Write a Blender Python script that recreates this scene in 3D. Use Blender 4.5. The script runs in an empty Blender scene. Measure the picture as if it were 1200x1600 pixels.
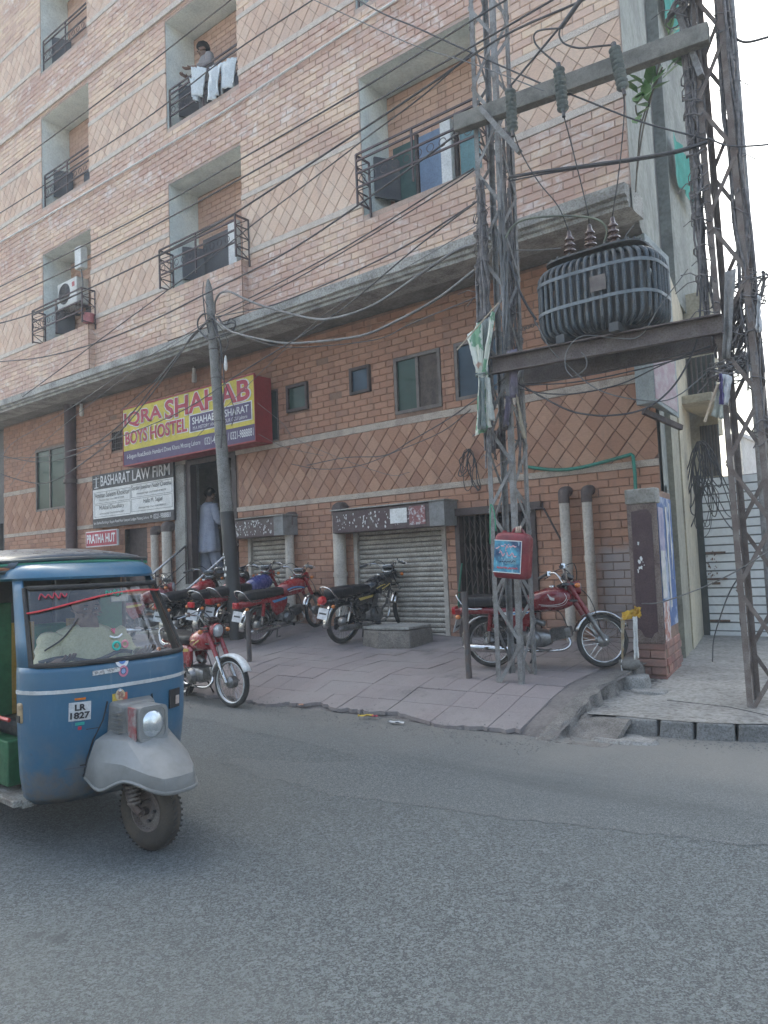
import bpy, math, random
import numpy as np
from mathutils import Vector, Matrix, Quaternion
PI=math.pi
random.seed(7)
SC=bpy.context.scene
# ------------------------------------------------------------------ camera
cam=bpy.data.cameras.new('camera'); camo=bpy.data.objects.new('camera',cam); SC.collection.objects.link(camo)
cam.sensor_fit='VERTICAL'; cam.sensor_height=36; cam.sensor_width=27; cam.lens=27.0; cam.clip_end=3000; cam.clip_start=.05
CR=Vector((0.77916519,0.6255084,-0.04050739)); CU=Vector((0.07366467,-0.02720129,0.99691204)); CF=Vector((-0.622475,0.77974312,0.06727217))
CH=1.5
camo.matrix_world=Matrix(((CR.x,CU.x,-CF.x,0),(CR.y,CU.y,-CF.y,0),(CR.z,CU.z,-CF.z,CH),(0,0,0,1)))
SC.camera=camo
# ------------------------------------------------------------------ light
SUN_EL=math.radians(46); SUN_AZ=math.radians(-50)      # behind the building: the street lies in open shade
w=bpy.data.worlds.new('World'); SC.world=w; w.use_nodes=True
nt=w.node_tree; bg=nt.nodes['Background']
sky=nt.nodes.new('ShaderNodeTexSky'); sky.sky_type='NISHITA'; sky.sun_disc=False
sky.sun_elevation=SUN_EL; sky.sun_rotation=SUN_AZ; sky.air_density=1.0; sky.dust_density=9.0; sky.ozone_density=1.5
wb=nt.nodes.new('ShaderNodeMix');wb.data_type='RGBA';wb.blend_type='MULTIPLY';wb.inputs[0].default_value=1;wb.inputs[7].default_value=(.94,1.0,.955,1)   # camera white balance
nt.links.new(sky.outputs[0],wb.inputs[6]);nt.links.new(wb.outputs[2],bg.inputs[0]); bg.inputs[1].default_value=.15
sl=bpy.data.lights.new('sun','SUN'); sl.energy=2.0; sl.angle=math.radians(4); sl.color=(1,.95,.88)
so=bpy.data.objects.new('sun',sl); SC.collection.objects.link(so)
sd=Vector((math.sin(SUN_AZ)*math.cos(SUN_EL),math.cos(SUN_AZ)*math.cos(SUN_EL),math.sin(SUN_EL)))
so.rotation_euler=sd.to_track_quat('Z','Y').to_euler(); so.location=(0,0,30)
SC.view_settings.view_transform='Standard'; SC.view_settings.look='None'; SC.view_settings.gamma=1
SC.view_settings.exposure=2.25
SC.view_settings.use_curve_mapping=False
SC.cycles.max_bounces=8; SC.cycles.diffuse_bounces=4; SC.cycles.transparent_max_bounces=12

# ------------------------------------------------------------------ helpers
COL=SC.collection
def ray(x,y): return CR*((x-600)/1200)-CU*((y-800)/1200)+CF
def W(x,y,Y):
    "point of the plane at depth Y seen at photo pixel x,y (used to measure, the point is a real place)"
    d=ray(x,y); t=Y/d.y; return Vector((d.x*t,Y,CH+d.z*t))
def lerp(a,b,t): return a+(b-a)*t
def interp(x,xs,ys): return float(np.interp(x,xs,ys))
def T(X,Y):
    "height of the street"
    if X>-2.9: return .132+min(max((Y-6.45)*.06,0),.08)
    z=interp(Y,[5.6,5.85,6.2,6.5,6.85,7.4,9.0],[.0,.045,.135,.225,.295,.325,.47])
    z+=.045*min(max(-6-X,0),4)*min(max((Y-6.2)/2.6,0),1)
    return z
def G(x,y,extra=0):
    d=ray(x,y)
    Y=4.0
    while Y<14:
        t=Y/d.y; X=d.x*t; z=CH+d.z*t
        if z<=T(X,Y)+extra: break
        Y+=.01
    return Vector((X,Y,T(X,Y)+extra))

def tag(o,label=None,cat=None,group=None,kind=None):
    if label: o['label']=label
    if cat: o['category']=cat
    if group: o['group']=group
    if kind: o['kind']=kind
    return o
def thing(name,label,cat,loc=(0,0,0),rz=0,group=None):
    o=bpy.data.objects.new(name,None); COL.objects.link(o); o.location=loc; o.rotation_euler=(0,0,rz); o.empty_display_size=.2
    return tag(o,label,cat,group)
def obj(name,me,parent=None,loc=None):
    o=bpy.data.objects.new(name,me); COL.objects.link(o)
    if parent: o.parent=parent
    if loc is not None: o.location=loc
    return o
def copy_tree(o,parent=None):
    c=o.copy(); COL.objects.link(c)
    if parent: c.parent=parent
    for ch in [k for k in bpy.data.objects if k.parent==o]: copy_tree(ch,c)
    return c
def rotm(ax,ang): return Matrix.Rotation(ang,3,ax)

class MB:
    def __init__(s): s.v=[]; s.f=[]; s.M=None
    def add(s,vs,fs):
        n=len(s.v)
        if s.M is not None: vs=[s.M@Vector(v) for v in vs]
        s.v.extend([tuple(v) for v in vs]); s.f.extend([tuple(i+n for i in f) for f in fs]); return s
    def box(s,x0,x1,y0,y1,z0,z1):
        return s.add([(x0,y0,z0),(x1,y0,z0),(x1,y1,z0),(x0,y1,z0),(x0,y0,z1),(x1,y0,z1),(x1,y1,z1),(x0,y1,z1)],
         [(0,3,2,1),(4,5,6,7),(0,1,5,4),(1,2,6,5),(2,3,7,6),(3,0,4,7)])
    def obox(s,c,h,R=None):
        R=R or Matrix.Identity(3); c=Vector(c)
        vs=[c+R@Vector((sx*h[0],sy*h[1],sz*h[2])) for sz in(-1,1) for sx,sy in((-1,-1),(1,-1),(1,1),(-1,1))]
        return s.add(vs,[(0,3,2,1),(4,5,6,7),(0,1,5,4),(1,2,6,5),(2,3,7,6),(3,0,4,7)])
    def bar(s,p,q,w,h,up=(0,0,1)):
        p=Vector(p);q=Vector(q);d=(q-p);L=d.length
        if L<1e-6: return s
        d/=L;up=Vector(up)
        if abs(d.dot(up))>.98: up=Vector((0,1,0))
        a=d.cross(up).normalized();b=a.cross(d)
        R=Matrix((d,a,b)).transposed()
        return s.obox((p+q)/2,(L/2,w/2,h/2),R)
    def loft(s,rings,closed=True,caps=True,loop=False):
        n=len(rings[0]);vs=[p for r in rings for p in r];fs=[];m=len(rings)
        for i in range(m if loop else m-1):
            j0=i*n;j1=((i+1)%m)*n
            for k in range(n if closed else n-1):
                k2=(k+1)%n
                fs.append((j0+k,j0+k2,j1+k2,j1+k))
        if caps and not loop and closed:
            fs.append(tuple(range(n-1,-1,-1)));fs.append(tuple((m-1)*n+k for k in range(n)))
        return s.add(vs,fs)
    def tube(s,pts,r,n=6,caps=True,loop=False):
        pts=[Vector(p) for p in pts];m=len(pts)
        rr=r if isinstance(r,(list,tuple)) else [r]*m
        rings=[];up=None
        for i,p in enumerate(pts):
            a=pts[i-1] if (i>0 or loop) else pts[0]
            b=pts[(i+1)%m] if (i<m-1 or loop) else pts[-1]
            d=(b-a)
            if d.length<1e-9:d=Vector((0,0,1))
            d.normalize()
            if up is None:
                up=Vector((0,0,1)) if abs(d.z)<.9 else Vector((1,0,0))
            x=d.cross(up)
            if x.length<1e-4: x=d.orthogonal()
            x.normalize();y=x.cross(d);up=y
            rings.append([p+(x*math.cos(2*PI*k/n)+y*math.sin(2*PI*k/n))*rr[i] for k in range(n)])
        return s.loft(rings,True,caps,loop)
    def cyl(s,p,q,r0,r1=None,n=16,caps=True): return s.tube([p,q],[r0,r0 if r1 is None else r1],n,caps)
    def lathe(s,prof,o=(0,0,0),ax=(0,0,1),n=24,caps=False):
        "prof: (radius, height) pairs"
        ax=Vector(ax).normalized();o=Vector(o);x=ax.orthogonal().normalized();y=ax.cross(x)
        rings=[[o+ax*h+(x*math.cos(2*PI*k/n)+y*math.sin(2*PI*k/n))*r for k in range(n)] for r,h in prof]
        return s.loft(rings,True,caps)
    def torus(s,o,ax,R,r,n=36,m=8,sq=1.0):
        ax=Vector(ax).normalized();o=Vector(o);x=ax.orthogonal().normalized();y=ax.cross(x)
        rings=[]
        for i in range(n):
            a=2*PI*i/n;d=x*math.cos(a)+y*math.sin(a)
            rings.append([o+d*(R+r*math.cos(2*PI*k/m))+ax*(r*sq*math.sin(2*PI*k/m)) for k in range(m)])
        return s.loft(rings,True,False,True)
    def prism(s,pts,d):
        d=Vector(d);pts=[Vector(p) for p in pts];n=len(pts)
        return s.add(pts+[p+d for p in pts],[tuple(range(n-1,-1,-1)),tuple(range(n,2*n))]+[(k,(k+1)%n,(k+1)%n+n,k+n) for k in range(n)])
    def sph(s,c,r,n=12,m=8):
        c=Vector(c);r=Vector(r) if hasattr(r,'__len__') else Vector((r,r,r))
        rings=[]
        for i in range(1,m):
            t=PI*i/m
            rings.append([c+Vector((r.x*math.sin(t)*math.cos(2*PI*k/n),r.y*math.sin(t)*math.sin(2*PI*k/n),r.z*math.cos(t))) for k in range(n)])
        return s.loft(rings[::-1],True,True)
    def build(s,name,mat,parent=None,label=None,smooth=None,bevel=0,loc=None,sub=0,solid=0,kind=None):
        me=bpy.data.meshes.new(name);me.from_pydata(s.v,[],s.f)
        if mat: me.materials.append(mat)
        if smooth is not None:
            for p in me.polygons:p.use_smooth=True
            if smooth<179: me.set_sharp_from_angle(angle=math.radians(smooth))
        o=obj(name,me,parent,loc)
        if solid:
            m=o.modifiers.new('solid','SOLIDIFY');m.thickness=solid;m.offset=0
        if bevel:
            m=o.modifiers.new('bevel','BEVEL');m.width=bevel;m.segments=2;m.limit_method='ANGLE';m.angle_limit=math.radians(40);m.harden_normals=False
        if sub:
            m=o.modifiers.new('sub','SUBSURF');m.levels=sub;m.render_levels=sub
        if label:o['label']=label
        if kind:o['kind']=kind
        return o
def smoothpts(pts,n=6,closed=False):
    "Catmull-Rom"
    P=[Vector(p) for p in pts];out=[];m=len(P)
    rng=range(m if closed else m-1)
    for i in rng:
        p0=P[(i-1)%m] if (closed or i>0) else P[0]*2-P[1]
        p1=P[i];p2=P[(i+1)%m]
        p3=P[(i+2)%m] if (closed or i+2<m) else P[-1]*2-P[-2]
        for k in range(n):
            t=k/n
            out.append(.5*((2*p1)+(p2-p0)*t+(2*p0-5*p1+4*p2-p3)*t*t+(3*p1-p0-3*p2+p3)*t**3))
    if not closed: out.append(P[-1])
    return out
def sag(p,q,s,n=14):
    p=Vector(p);q=Vector(q)
    return [p.lerp(q,i/n)-Vector((0,0,4*s*(i/n)*(1-i/n))) for i in range(n+1)]

# ------------------------------------------------------------------ materials
class NT:
    def __init__(s,name):
        s.m=bpy.data.materials.new(name);s.m.use_nodes=True;s.t=s.m.node_tree;s.n=s.t.nodes;s.b=s.n['Principled BSDF']
    def new(s,t,**k):
        n=s.n.new(t)
        for a,b in k.items():setattr(n,a,b)
        return n
    def L(s,a,b): s.t.links.new(a,b)
    def pos(s):
        if not hasattr(s,'_p'): s._p=s.new('ShaderNodeNewGeometry').outputs['Position']
        return s._p
    def noise(s,scale,detail=4,rough=.55,vec=None,dist=0):
        n=s.new('ShaderNodeTexNoise');n.inputs['Scale'].default_value=scale;n.inputs['Detail'].default_value=detail;n.inputs['Roughness'].default_value=rough
        n.inputs['Distortion'].default_value=dist
        s.L(vec or s.pos(),n.inputs['Vector']);return n.outputs['Fac']
    def vor(s,scale,vec=None,feat='F1',out='Distance',rnd=1):
        n=s.new('ShaderNodeTexVoronoi',feature=feat);n.inputs['Scale'].default_value=scale;n.inputs['Randomness'].default_value=rnd
        s.L(vec or s.pos(),n.inputs['Vector']);return n.outputs[out]
    def scaled(s,v,vec=None):
        n=s.new('ShaderNodeVectorMath',operation='MULTIPLY');n.inputs[1].default_value=v;s.L(vec or s.pos(),n.inputs[0]);return n.outputs[0]
    def ramp(s,x,a,b,lo=0,hi=1):
        n=s.new('ShaderNodeMapRange');n.interpolation_type='SMOOTHSTEP'
        n.inputs[1].default_value=a;n.inputs[2].default_value=b;n.inputs[3].default_value=lo;n.inputs[4].default_value=hi
        s.L(x,n.inputs[0]);return n.outputs[0]
    def math(s,op,a,b=None):
        n=s.new('ShaderNodeMath',operation=op)
        for i,v in enumerate((a,b)):
            if v is None:continue
            if isinstance(v,(int,float)):n.inputs[i].default_value=v
            else:s.L(v,n.inputs[i])
        return n.outputs[0]
    def mix(s,fac,a,b,mode='MIX'):
        n=s.new('ShaderNodeMix',data_type='RGBA',blend_type=mode)
        for i,v in ((0,fac),(6,a),(7,b)):
            if isinstance(v,(int,float)):n.inputs[i].default_value=v
            elif isinstance(v,tuple):n.inputs[i].default_value=v if len(v)==4 else (*v,1)
            else:s.L(v,n.inputs[i])
        return n.outputs[2]
    def sep(s,vec=None):
        n=s.new('ShaderNodeSeparateXYZ');s.L(vec or s.pos(),n.inputs[0]);return n.outputs
    def rnd(s):
        a=s.new('ShaderNodeObjectInfo').outputs['Random'];g=s.new('ShaderNodeNewGeometry').outputs['Random Per Island']
        return s.math('FRACT',s.math('ADD',a,g))
    def bump(s,h,st=.3,d=.01,nrm=None):
        n=s.new('ShaderNodeBump');n.inputs['Strength'].default_value=st;n.inputs['Distance'].default_value=d
        s.L(h,n.inputs['Height'])
        if nrm:s.L(nrm,n.inputs['Normal'])
        return n.outputs[0]
    def out(s,col=None,rough=None,metal=None,nrm=None,spec=None):
        for k,v in (('Base Color',col),('Roughness',rough),('Metallic',metal),('Normal',nrm),('Specular IOR Level',spec)):
            if v is None:continue
            if isinstance(v,(int,float)):s.b.inputs[k].default_value=v
            elif isinstance(v,tuple):s.b.inputs[k].default_value=(*v,1)
            else:s.L(v,s.b.inputs[k])
        return s.m
def mk(name,c,c2=None,rough=.7,metal=0,sc=3,lo=.35,hi=.7,bump=.15,bsc=60,bd=.004,spec=.5,coat=0,vary=0,fine=.12):
    t=NT(name)
    col=tuple(c)
    if c2 is None:c2=tuple(x*.7 for x in c)
    f=t.ramp(t.noise(sc,6,.62),lo,hi)
    col=t.mix(f,tuple(c),tuple(c2))
    if fine: col=t.mix(t.ramp(t.noise(sc*14,3),.35,.75,0,fine*4),col,t.mix(1.0,col,(.55,.52,.48),'MULTIPLY'))
    if vary: col=t.mix(t.math('MULTIPLY',t.rnd(),vary),col,t.mix(1.0,col,(.5,.48,.46),'MULTIPLY'))
    rg=t.ramp(t.noise(sc*4,3),.3,.7,max(rough-.1,.03),min(rough+.12,1))
    n=t.bump(t.noise(bsc,4),bump,bd) if bump else None
    m=t.out(col,rg,metal,n,spec)
    if coat:t.b.inputs['Coat Weight'].default_value=coat;t.b.inputs['Coat Roughness'].default_value=.08
    return m

def brickmat(name,base,yel,mar,upper,wash=False):
    t=NT(name);r=t.rnd();x,y,z=t.sep()
    c=t.mix(t.ramp(r,.15,.85),base,yel)
    r2=t.math('FRACT',t.math('MULTIPLY',r,7.13))
    c=t.mix(t.ramp(r2,.72,.98,0,.45),c,mar)
    big=t.noise(.55,5,.6)
    c=t.mix(t.ramp(big,.5,.72,0,.6),c,mar)
    # grain of split stone
    g=t.noise(26,5,.7,t.scaled((1,1,3.)))
    c=t.mix(t.ramp(g,.3,.75,0,.55),c,t.mix(1.0,c,(.62,.6,.6),'MULTIPLY'))
    if upper:
        # salts and maroon weathering under each floor's parapet
        ph=t.math('COSINE',t.math('MULTIPLY',t.math('SUBTRACT',z,5.95),2*PI/3.07))
        band=t.ramp(ph,-.1,.75)
        f=t.ramp(t.noise(1.1,6,.65,t.scaled((.6,1,1.4))),.38,.56)
        c=t.mix(t.math('MULTIPLY',t.math('MULTIPLY',band,f),.6),c,mar)
        f2=t.ramp(t.noise(2.6,7,.80,t.scaled((.8,1,1.3)),1.2),.51,.63)
        c=t.mix(t.math('MULTIPLY',t.math('MULTIPLY',t.ramp(ph,-.35,.6),f2),.5),c,(.80,.78,.76))
    else:
        f2=t.ramp(t.noise(2.2,7,.75),.64,.76)
        c=t.mix(t.math('MULTIPLY',f2,.35),c,(.5,.45,.42))
        # whitewashed patch low by the corner
        px=t.math('MULTIPLY',t.ramp(t.math('ADD',x,t.math('MULTIPLY',t.noise(3,4),.5)),-3.75,-3.45),t.ramp(t.math('ADD',z,t.math('MULTIPLY',t.noise(3,4),.5)),1.75,1.95,1,0))
        c=t.mix(t.math('MULTIPLY',px,.75 if wash else 0),c,(.36,.35,.35))
        grime=t.math('MULTIPLY',t.ramp(z,.4,1.5,1,0),t.ramp(t.noise(2.5,5),.35,.65))
        c=t.mix(t.math('MULTIPLY',grime,.6),c,(.14,.12,.11))
    streak=t.ramp(t.noise(5,4,.6,t.scaled((1,1,.12))),.5,.75)
    c=t.mix(t.math('MULTIPLY',streak,.38),c,(.16,.12,.10) if not upper else (.42,.34,.30))
    h=t.math('ADD',t.noise(40,5,.7,t.scaled((.8,1,2.2))),t.math('MULTIPLY',t.noise(9,3),.8))
    return t.out(c,.88,0,t.bump(h,.55,.012),.25)
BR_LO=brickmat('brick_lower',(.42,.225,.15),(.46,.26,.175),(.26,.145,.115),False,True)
BR_UP=brickmat('brick_upper',(.72,.525,.42),(.78,.60,.45),(.48,.30,.25),True)  # beige brick paled further, lens-glare brightness put into the colour
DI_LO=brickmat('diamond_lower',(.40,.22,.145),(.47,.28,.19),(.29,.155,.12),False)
DI_UP=brickmat('diamond_upper',(.71,.51,.39),(.77,.59,.46),(.52,.36,.29),True)  # upper tiles follow the paled bricks, glare in their colour
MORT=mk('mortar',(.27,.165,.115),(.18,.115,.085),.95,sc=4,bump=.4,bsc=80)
MORTU=mk('mortar_upper',(.52,.39,.32),(.40,.31,.27),.95,sc=4,bump=.4,bsc=80)  # mortar close to the brick tone, glare's low contrast put into the colour
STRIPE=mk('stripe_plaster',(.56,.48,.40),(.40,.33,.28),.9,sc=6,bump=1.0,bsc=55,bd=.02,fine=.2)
STRIPEU=mk('stripe_plaster_upper',(.74,.66,.58),(.60,.52,.46),.9,sc=6,bump=1.0,bsc=55,bd=.02,fine=.2)  # upper plaster paled with the bricks, glare wash in the colour
CONC=mk('concrete',(.36,.35,.32),(.21,.20,.18),.92,sc=2.5,bump=.5,bsc=45,bd=.01,fine=.2)
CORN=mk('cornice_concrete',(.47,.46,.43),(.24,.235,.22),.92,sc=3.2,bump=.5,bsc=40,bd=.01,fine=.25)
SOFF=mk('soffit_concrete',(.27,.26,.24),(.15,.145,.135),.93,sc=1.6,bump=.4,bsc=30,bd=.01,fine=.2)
PLAS=mk('recess_plaster',(.80,.84,.79),(.62,.67,.64),.9,sc=2.2,bump=.2,fine=.1)
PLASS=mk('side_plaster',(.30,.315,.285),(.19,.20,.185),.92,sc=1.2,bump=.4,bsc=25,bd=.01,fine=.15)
CREAM=mk('cream_plaster',(.50,.44,.32),(.36,.32,.25),.9,sc=2,bump=.25,fine=.12)
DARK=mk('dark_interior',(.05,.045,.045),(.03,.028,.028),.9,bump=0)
DKBR=mk('dark_brown_frame',(.075,.05,.045),(.04,.03,.028),.6,bump=.1)
ALU=mk('window_frame',(.16,.135,.12),(.10,.085,.08),.5,metal=.3,bump=.05)
STEEL=mk('painted_steel',(.10,.098,.10),(.14,.10,.085),.6,metal=.3,sc=8,bump=.2)
STEELL=mk('grey_angle_steel',(.27,.27,.265),(.16,.145,.135),.6,metal=.25,sc=10,bump=.25,fine=.2)
RUST=mk('rust_steel',(.15,.115,.10),(.24,.21,.19),.75,metal=.2,sc=9,bump=.3,fine=.2)
IRON=mk('railing_iron',(.09,.075,.08),(.14,.10,.10),.7,metal=.2,bump=.1)
WIRE=mk('wire_black',(.055,.055,.06),(.09,.085,.085),.6,bump=0,sc=2)
WIREG=mk('wire_grey',(.20,.20,.20),(.11,.11,.11),.6,bump=0,sc=2)
PVC=mk('pvc_pipe',(.56,.51,.44),(.42,.37,.32),.6,sc=3,bump=.1,fine=.15)
PVCJ=mk('pipe_joint',(.13,.10,.09),(.08,.06,.055),.8,bump=.4)
WHITE=mk('white_paint',(.74,.74,.72),(.6,.6,.58),.5,bump=.05)
BLACK=mk('black_paint',(.02,.02,.022),(.035,.033,.035),.5,bump=.05)
RUB=mk('rubber',(.022,.022,.023),(.04,.038,.036),.85,sc=12,bump=.2)
def glassy(name,col,rough=.08):
    t=NT(name);n=t.noise(1.5,4)
    return t.out(t.mix(t.ramp(n,.3,.7),col,tuple(c*.5 for c in col)),rough,0,t.bump(t.noise(3,2),.05,.01),.25)
GLASSD=glassy('window_glass',(.035,.055,.055));GLASSB=glassy('window_glass_blue',(.05,.09,.13))
GLASSG=glassy('window_glass_green',(.035,.075,.06))
def clear(name,tint=(.92,.95,.95),refl=.12):
    t=NT(name);o=t.n['Material Output'];tr=t.new('ShaderNodeBsdfTransparent');tr.inputs[0].default_value=(*tint,1)
    gl=t.new('ShaderNodeBsdfGlossy');gl.inputs['Roughness'].default_value=.05
    fr=t.new('ShaderNodeFresnel');fr.inputs[0].default_value=1.5
    mx=t.new('ShaderNodeMixShader');t.L(t.math('MULTIPLY',t.math('ADD',fr.outputs[0],refl),1.0),mx.inputs[0]);t.L(tr.outputs[0],mx.inputs[1]);t.L(gl.outputs[0],mx.inputs[2]);t.L(mx.outputs[0],o.inputs[0])
    return t.m

# ------------------------------------------------------------------ lettering
def text(body,x0,x1,z0,z1,y,mat,parent,name='lettering',bold=0,depth=.003,rot=None,slant=0):
    "lettering fitted to the rectangle x0..x1, z0..z1 on the plane y, facing -Y"
    cu=bpy.data.curves.new('t','FONT');cu.body=body;cu.size=1;cu.offset=bold;cu.shear=slant
    cu.resolution_u=3
    ob=bpy.data.objects.new('t',cu);me=bpy.data.meshes.new_from_object(ob)
    co=np.empty(len(me.vertices)*3);me.vertices.foreach_get('co',co);co=co.reshape(-1,3)
    if len(co)==0: return None
    mn,mx=co.min(0),co.max(0);s=(mx-mn);s[s==0]=1
    u=(co-mn)/s
    out=np.stack([x0+u[:,0]*(x1-x0),np.full(len(u),y),z0+u[:,1]*(z1-z0)],1)
    me.vertices.foreach_set('co',out.ravel());me.materials.clear();me.materials.append(mat);me.update()
    bpy.data.objects.remove(ob);bpy.data.curves.remove(cu)
    return obj(name,me,parent)
# ================================================================== THE HOSTEL BUILDING
K=-.1   # wall measurements were taken 0.1 m high; roots hang at z=K
LY=9.0; UY=8.2
XL=-19.26; XR=-3.04
hostel=thing('hostel_building','four storey brick faced hostel with diamond tiled bands and balconies above barred shop fronts','building',(0,0,K))
def rects_minus(x0,x1,cuts):
    seg=[(x0,x1)]
    for a,b in cuts:
        ns=[]
        for p,q in seg:
            if b<=p or a>=q: ns.append((p,q));continue
            if a>p:ns.append((p,a))
            if b<q:ns.append((b,q))
        seg=ns
    return [s for s in seg if s[1]-s[0]>.03]
def facade(x0,x1,z0,z1,y,openings,mat,mb):
    "wall skin with real holes: one quad grid split at the openings, reveals added"
    zs=sorted({z0,z1}|{v for o in openings for v in o[2:4] if z0<v<z1})
    for a,b in zip(zs,zs[1:]):
        mid=(a+b)/2
        for p,q in rects_minus(x0,x1,[(o[0],o[1]) for o in openings if o[2]<mid<o[3]]):
            mb.add([(p,y,a),(q,y,a),(q,y,b),(p,y,b)],[(0,1,2,3)])
# openings x0,x1,z0,z1
OL=[(-11.94,-10.5,.4,3.74),(-10.24,-9.23,.4,2.16),(-7.80,-6.08,.4,2.12),(-5.88,-4.70,.4,2.22),
    (-6.88,-6.04,3.80,4.65),(-5.80,-4.96,3.83,4.65),(-9.15,-8.66,4.18,4.635),(-7.74,-7.33,4.24,4.66),
    (-9.70,-9.385,3.76,4.63),(-17.66,-16.29,3.15,4.60),(-14.45,-13.965,4.19,4.59),(-14.02,-13.25,1.3,2.53)]
HOLES=[(-8.45,4.93),(-9.86,4.86),(-9.66,4.84),(-6.47,5.10),(-6.28,5.09),(-14.25,4.93),(-7.95,4.62-.3),(-12.9,1.85),(-13.3,1.75)]
OU=[]
for cx in ((-15.70,-13.80),(-11.20,-9.25),(-6.69,-4.74)):
    for fz in (0,1,2,3):
        OU.append((cx[0],cx[1],6.53+3.07*fz,8.56+3.07*fz))
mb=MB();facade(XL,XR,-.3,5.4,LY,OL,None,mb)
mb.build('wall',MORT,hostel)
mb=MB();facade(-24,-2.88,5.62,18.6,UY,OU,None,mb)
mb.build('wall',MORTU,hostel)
# side walls, skewed with the alley (x drops .22 per metre of depth)
def skx(x,y,y0): return x-.22*(y-y0)
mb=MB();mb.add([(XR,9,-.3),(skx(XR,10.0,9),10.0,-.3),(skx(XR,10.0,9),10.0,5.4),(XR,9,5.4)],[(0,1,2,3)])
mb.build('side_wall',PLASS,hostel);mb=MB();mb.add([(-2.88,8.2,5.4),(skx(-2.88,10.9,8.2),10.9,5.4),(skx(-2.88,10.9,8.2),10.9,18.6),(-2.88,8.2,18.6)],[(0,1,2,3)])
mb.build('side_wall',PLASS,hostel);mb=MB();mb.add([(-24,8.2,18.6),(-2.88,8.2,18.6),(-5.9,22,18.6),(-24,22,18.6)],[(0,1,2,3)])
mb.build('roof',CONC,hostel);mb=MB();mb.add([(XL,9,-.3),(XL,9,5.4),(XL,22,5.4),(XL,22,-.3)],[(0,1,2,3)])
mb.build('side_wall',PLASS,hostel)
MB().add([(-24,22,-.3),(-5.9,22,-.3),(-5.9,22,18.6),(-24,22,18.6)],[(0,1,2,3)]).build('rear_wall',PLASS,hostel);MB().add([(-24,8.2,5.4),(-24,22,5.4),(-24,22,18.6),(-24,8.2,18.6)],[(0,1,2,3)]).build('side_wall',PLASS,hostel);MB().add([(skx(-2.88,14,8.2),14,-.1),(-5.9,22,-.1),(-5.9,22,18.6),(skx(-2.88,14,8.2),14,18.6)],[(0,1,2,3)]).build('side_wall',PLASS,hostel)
# ---- bricks
def brick_mesh(w,h,d,mat):
    j=.5;vs=[(0,-d*.75,.0),(w,-d*.75,0),(w,-d*.75,h),(0,-d*.75,h)]
    e=.006
    v=[(0,0,0),(w,0,0),(w,0,h),(0,0,h),(e,-d,e),(w-e,-d,e),(w-e,-d,h-e),(e,-d,h-e)]
    me=bpy.data.meshes.new('brick');me.from_pydata(v,[],[(4,5,6,7),(0,1,5,4),(1,2,6,5),(2,3,7,6),(3,0,4,7)]);me.materials.append(mat);return me
_bc={}
def lay_bricks(regions,ops,y,mat,bw,bh,gap,scorefn,nparts,holes=()):
    L=[]
    for (x0,x1,z0,z1,ph) in regions:
        n=max(1,round((z1-z0)/bh));hh=(z1-z0)/n
        for i in range(n):
            za=z0+i*hh;zm=za+hh/2
            segs=rects_minus(x0,x1,[(o[0]-.004,o[1]+.004) for o in ops if o[2]-.3*hh<zm<o[3]+.3*hh])
            off=(i%2)*bw/2+ph
            for p,q in segs:
                k=math.floor((p-off)/bw)
                while k*bw+off<q:
                    a=max(p,k*bw+off);b=min(q,(k+1)*bw+off);k+=1
                    if b-a<.04:continue
                    if any(a<hx<b and za<hz<za+hh for hx,hz in holes):continue
                    L.append((a+gap/2,za+gap/2,b-a-gap,hh-gap))
    L.sort(key=lambda b:-scorefn(b[0],b[1]))
    rnd=random.Random(3)
    for (a,z,w,h) in L[:nparts]:
        key=(round(w,2),round(h,3),mat.name)
        if key not in _bc:_bc[key]=brick_mesh(key[0],key[1],.012,mat)
        o=obj('brick',_bc[key],hostel,(a,y+rnd.uniform(-.004,.003),z))
    vs=[];fs=[];e=.006
    for (a,z,w,h) in L[nparts:]:
        d=.012+rnd.uniform(-.003,.005);n=len(vs)
        vs+=[(a,y,z),(a+w,y,z),(a+w,y,z+h),(a,y,z+h),(a+e,y-d,z+e),(a+w-e,y-d,z+e),(a+w-e,y-d,z+h-e),(a+e,y-d,z+h-e)]
        fs+=[(n+4,n+5,n+6,n+7),(n,n+1,n+5,n+4),(n+1,n+2,n+6,n+5),(n+2,n+3,n+7,n+6),(n+3,n,n+4,n+7)]
    me=bpy.data.meshes.new('brick');me.from_pydata(vs,[],fs);me.materials.append(mat)
    o=obj('brick',me,hostel);o['kind']='stuff'
near=lambda x,z:-abs(x+3.0)-.2*abs(z-2.5)
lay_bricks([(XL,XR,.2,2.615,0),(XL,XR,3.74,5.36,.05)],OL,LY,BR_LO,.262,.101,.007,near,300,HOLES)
lay_bricks([(-24,-2.89,5.66,6.655,0),(-24,-2.89,7.69,9.725,.1),(-24,-2.89,10.75,12.795,.1),(-24,-2.89,13.82,15.8,.1),(-24,-2.89,16.9,18.5,.1)],OU,UY,BR_UP,.262,.101,.007,lambda x,z:-abs(x+3.0)-.5*abs(z-5.5),0)
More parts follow.
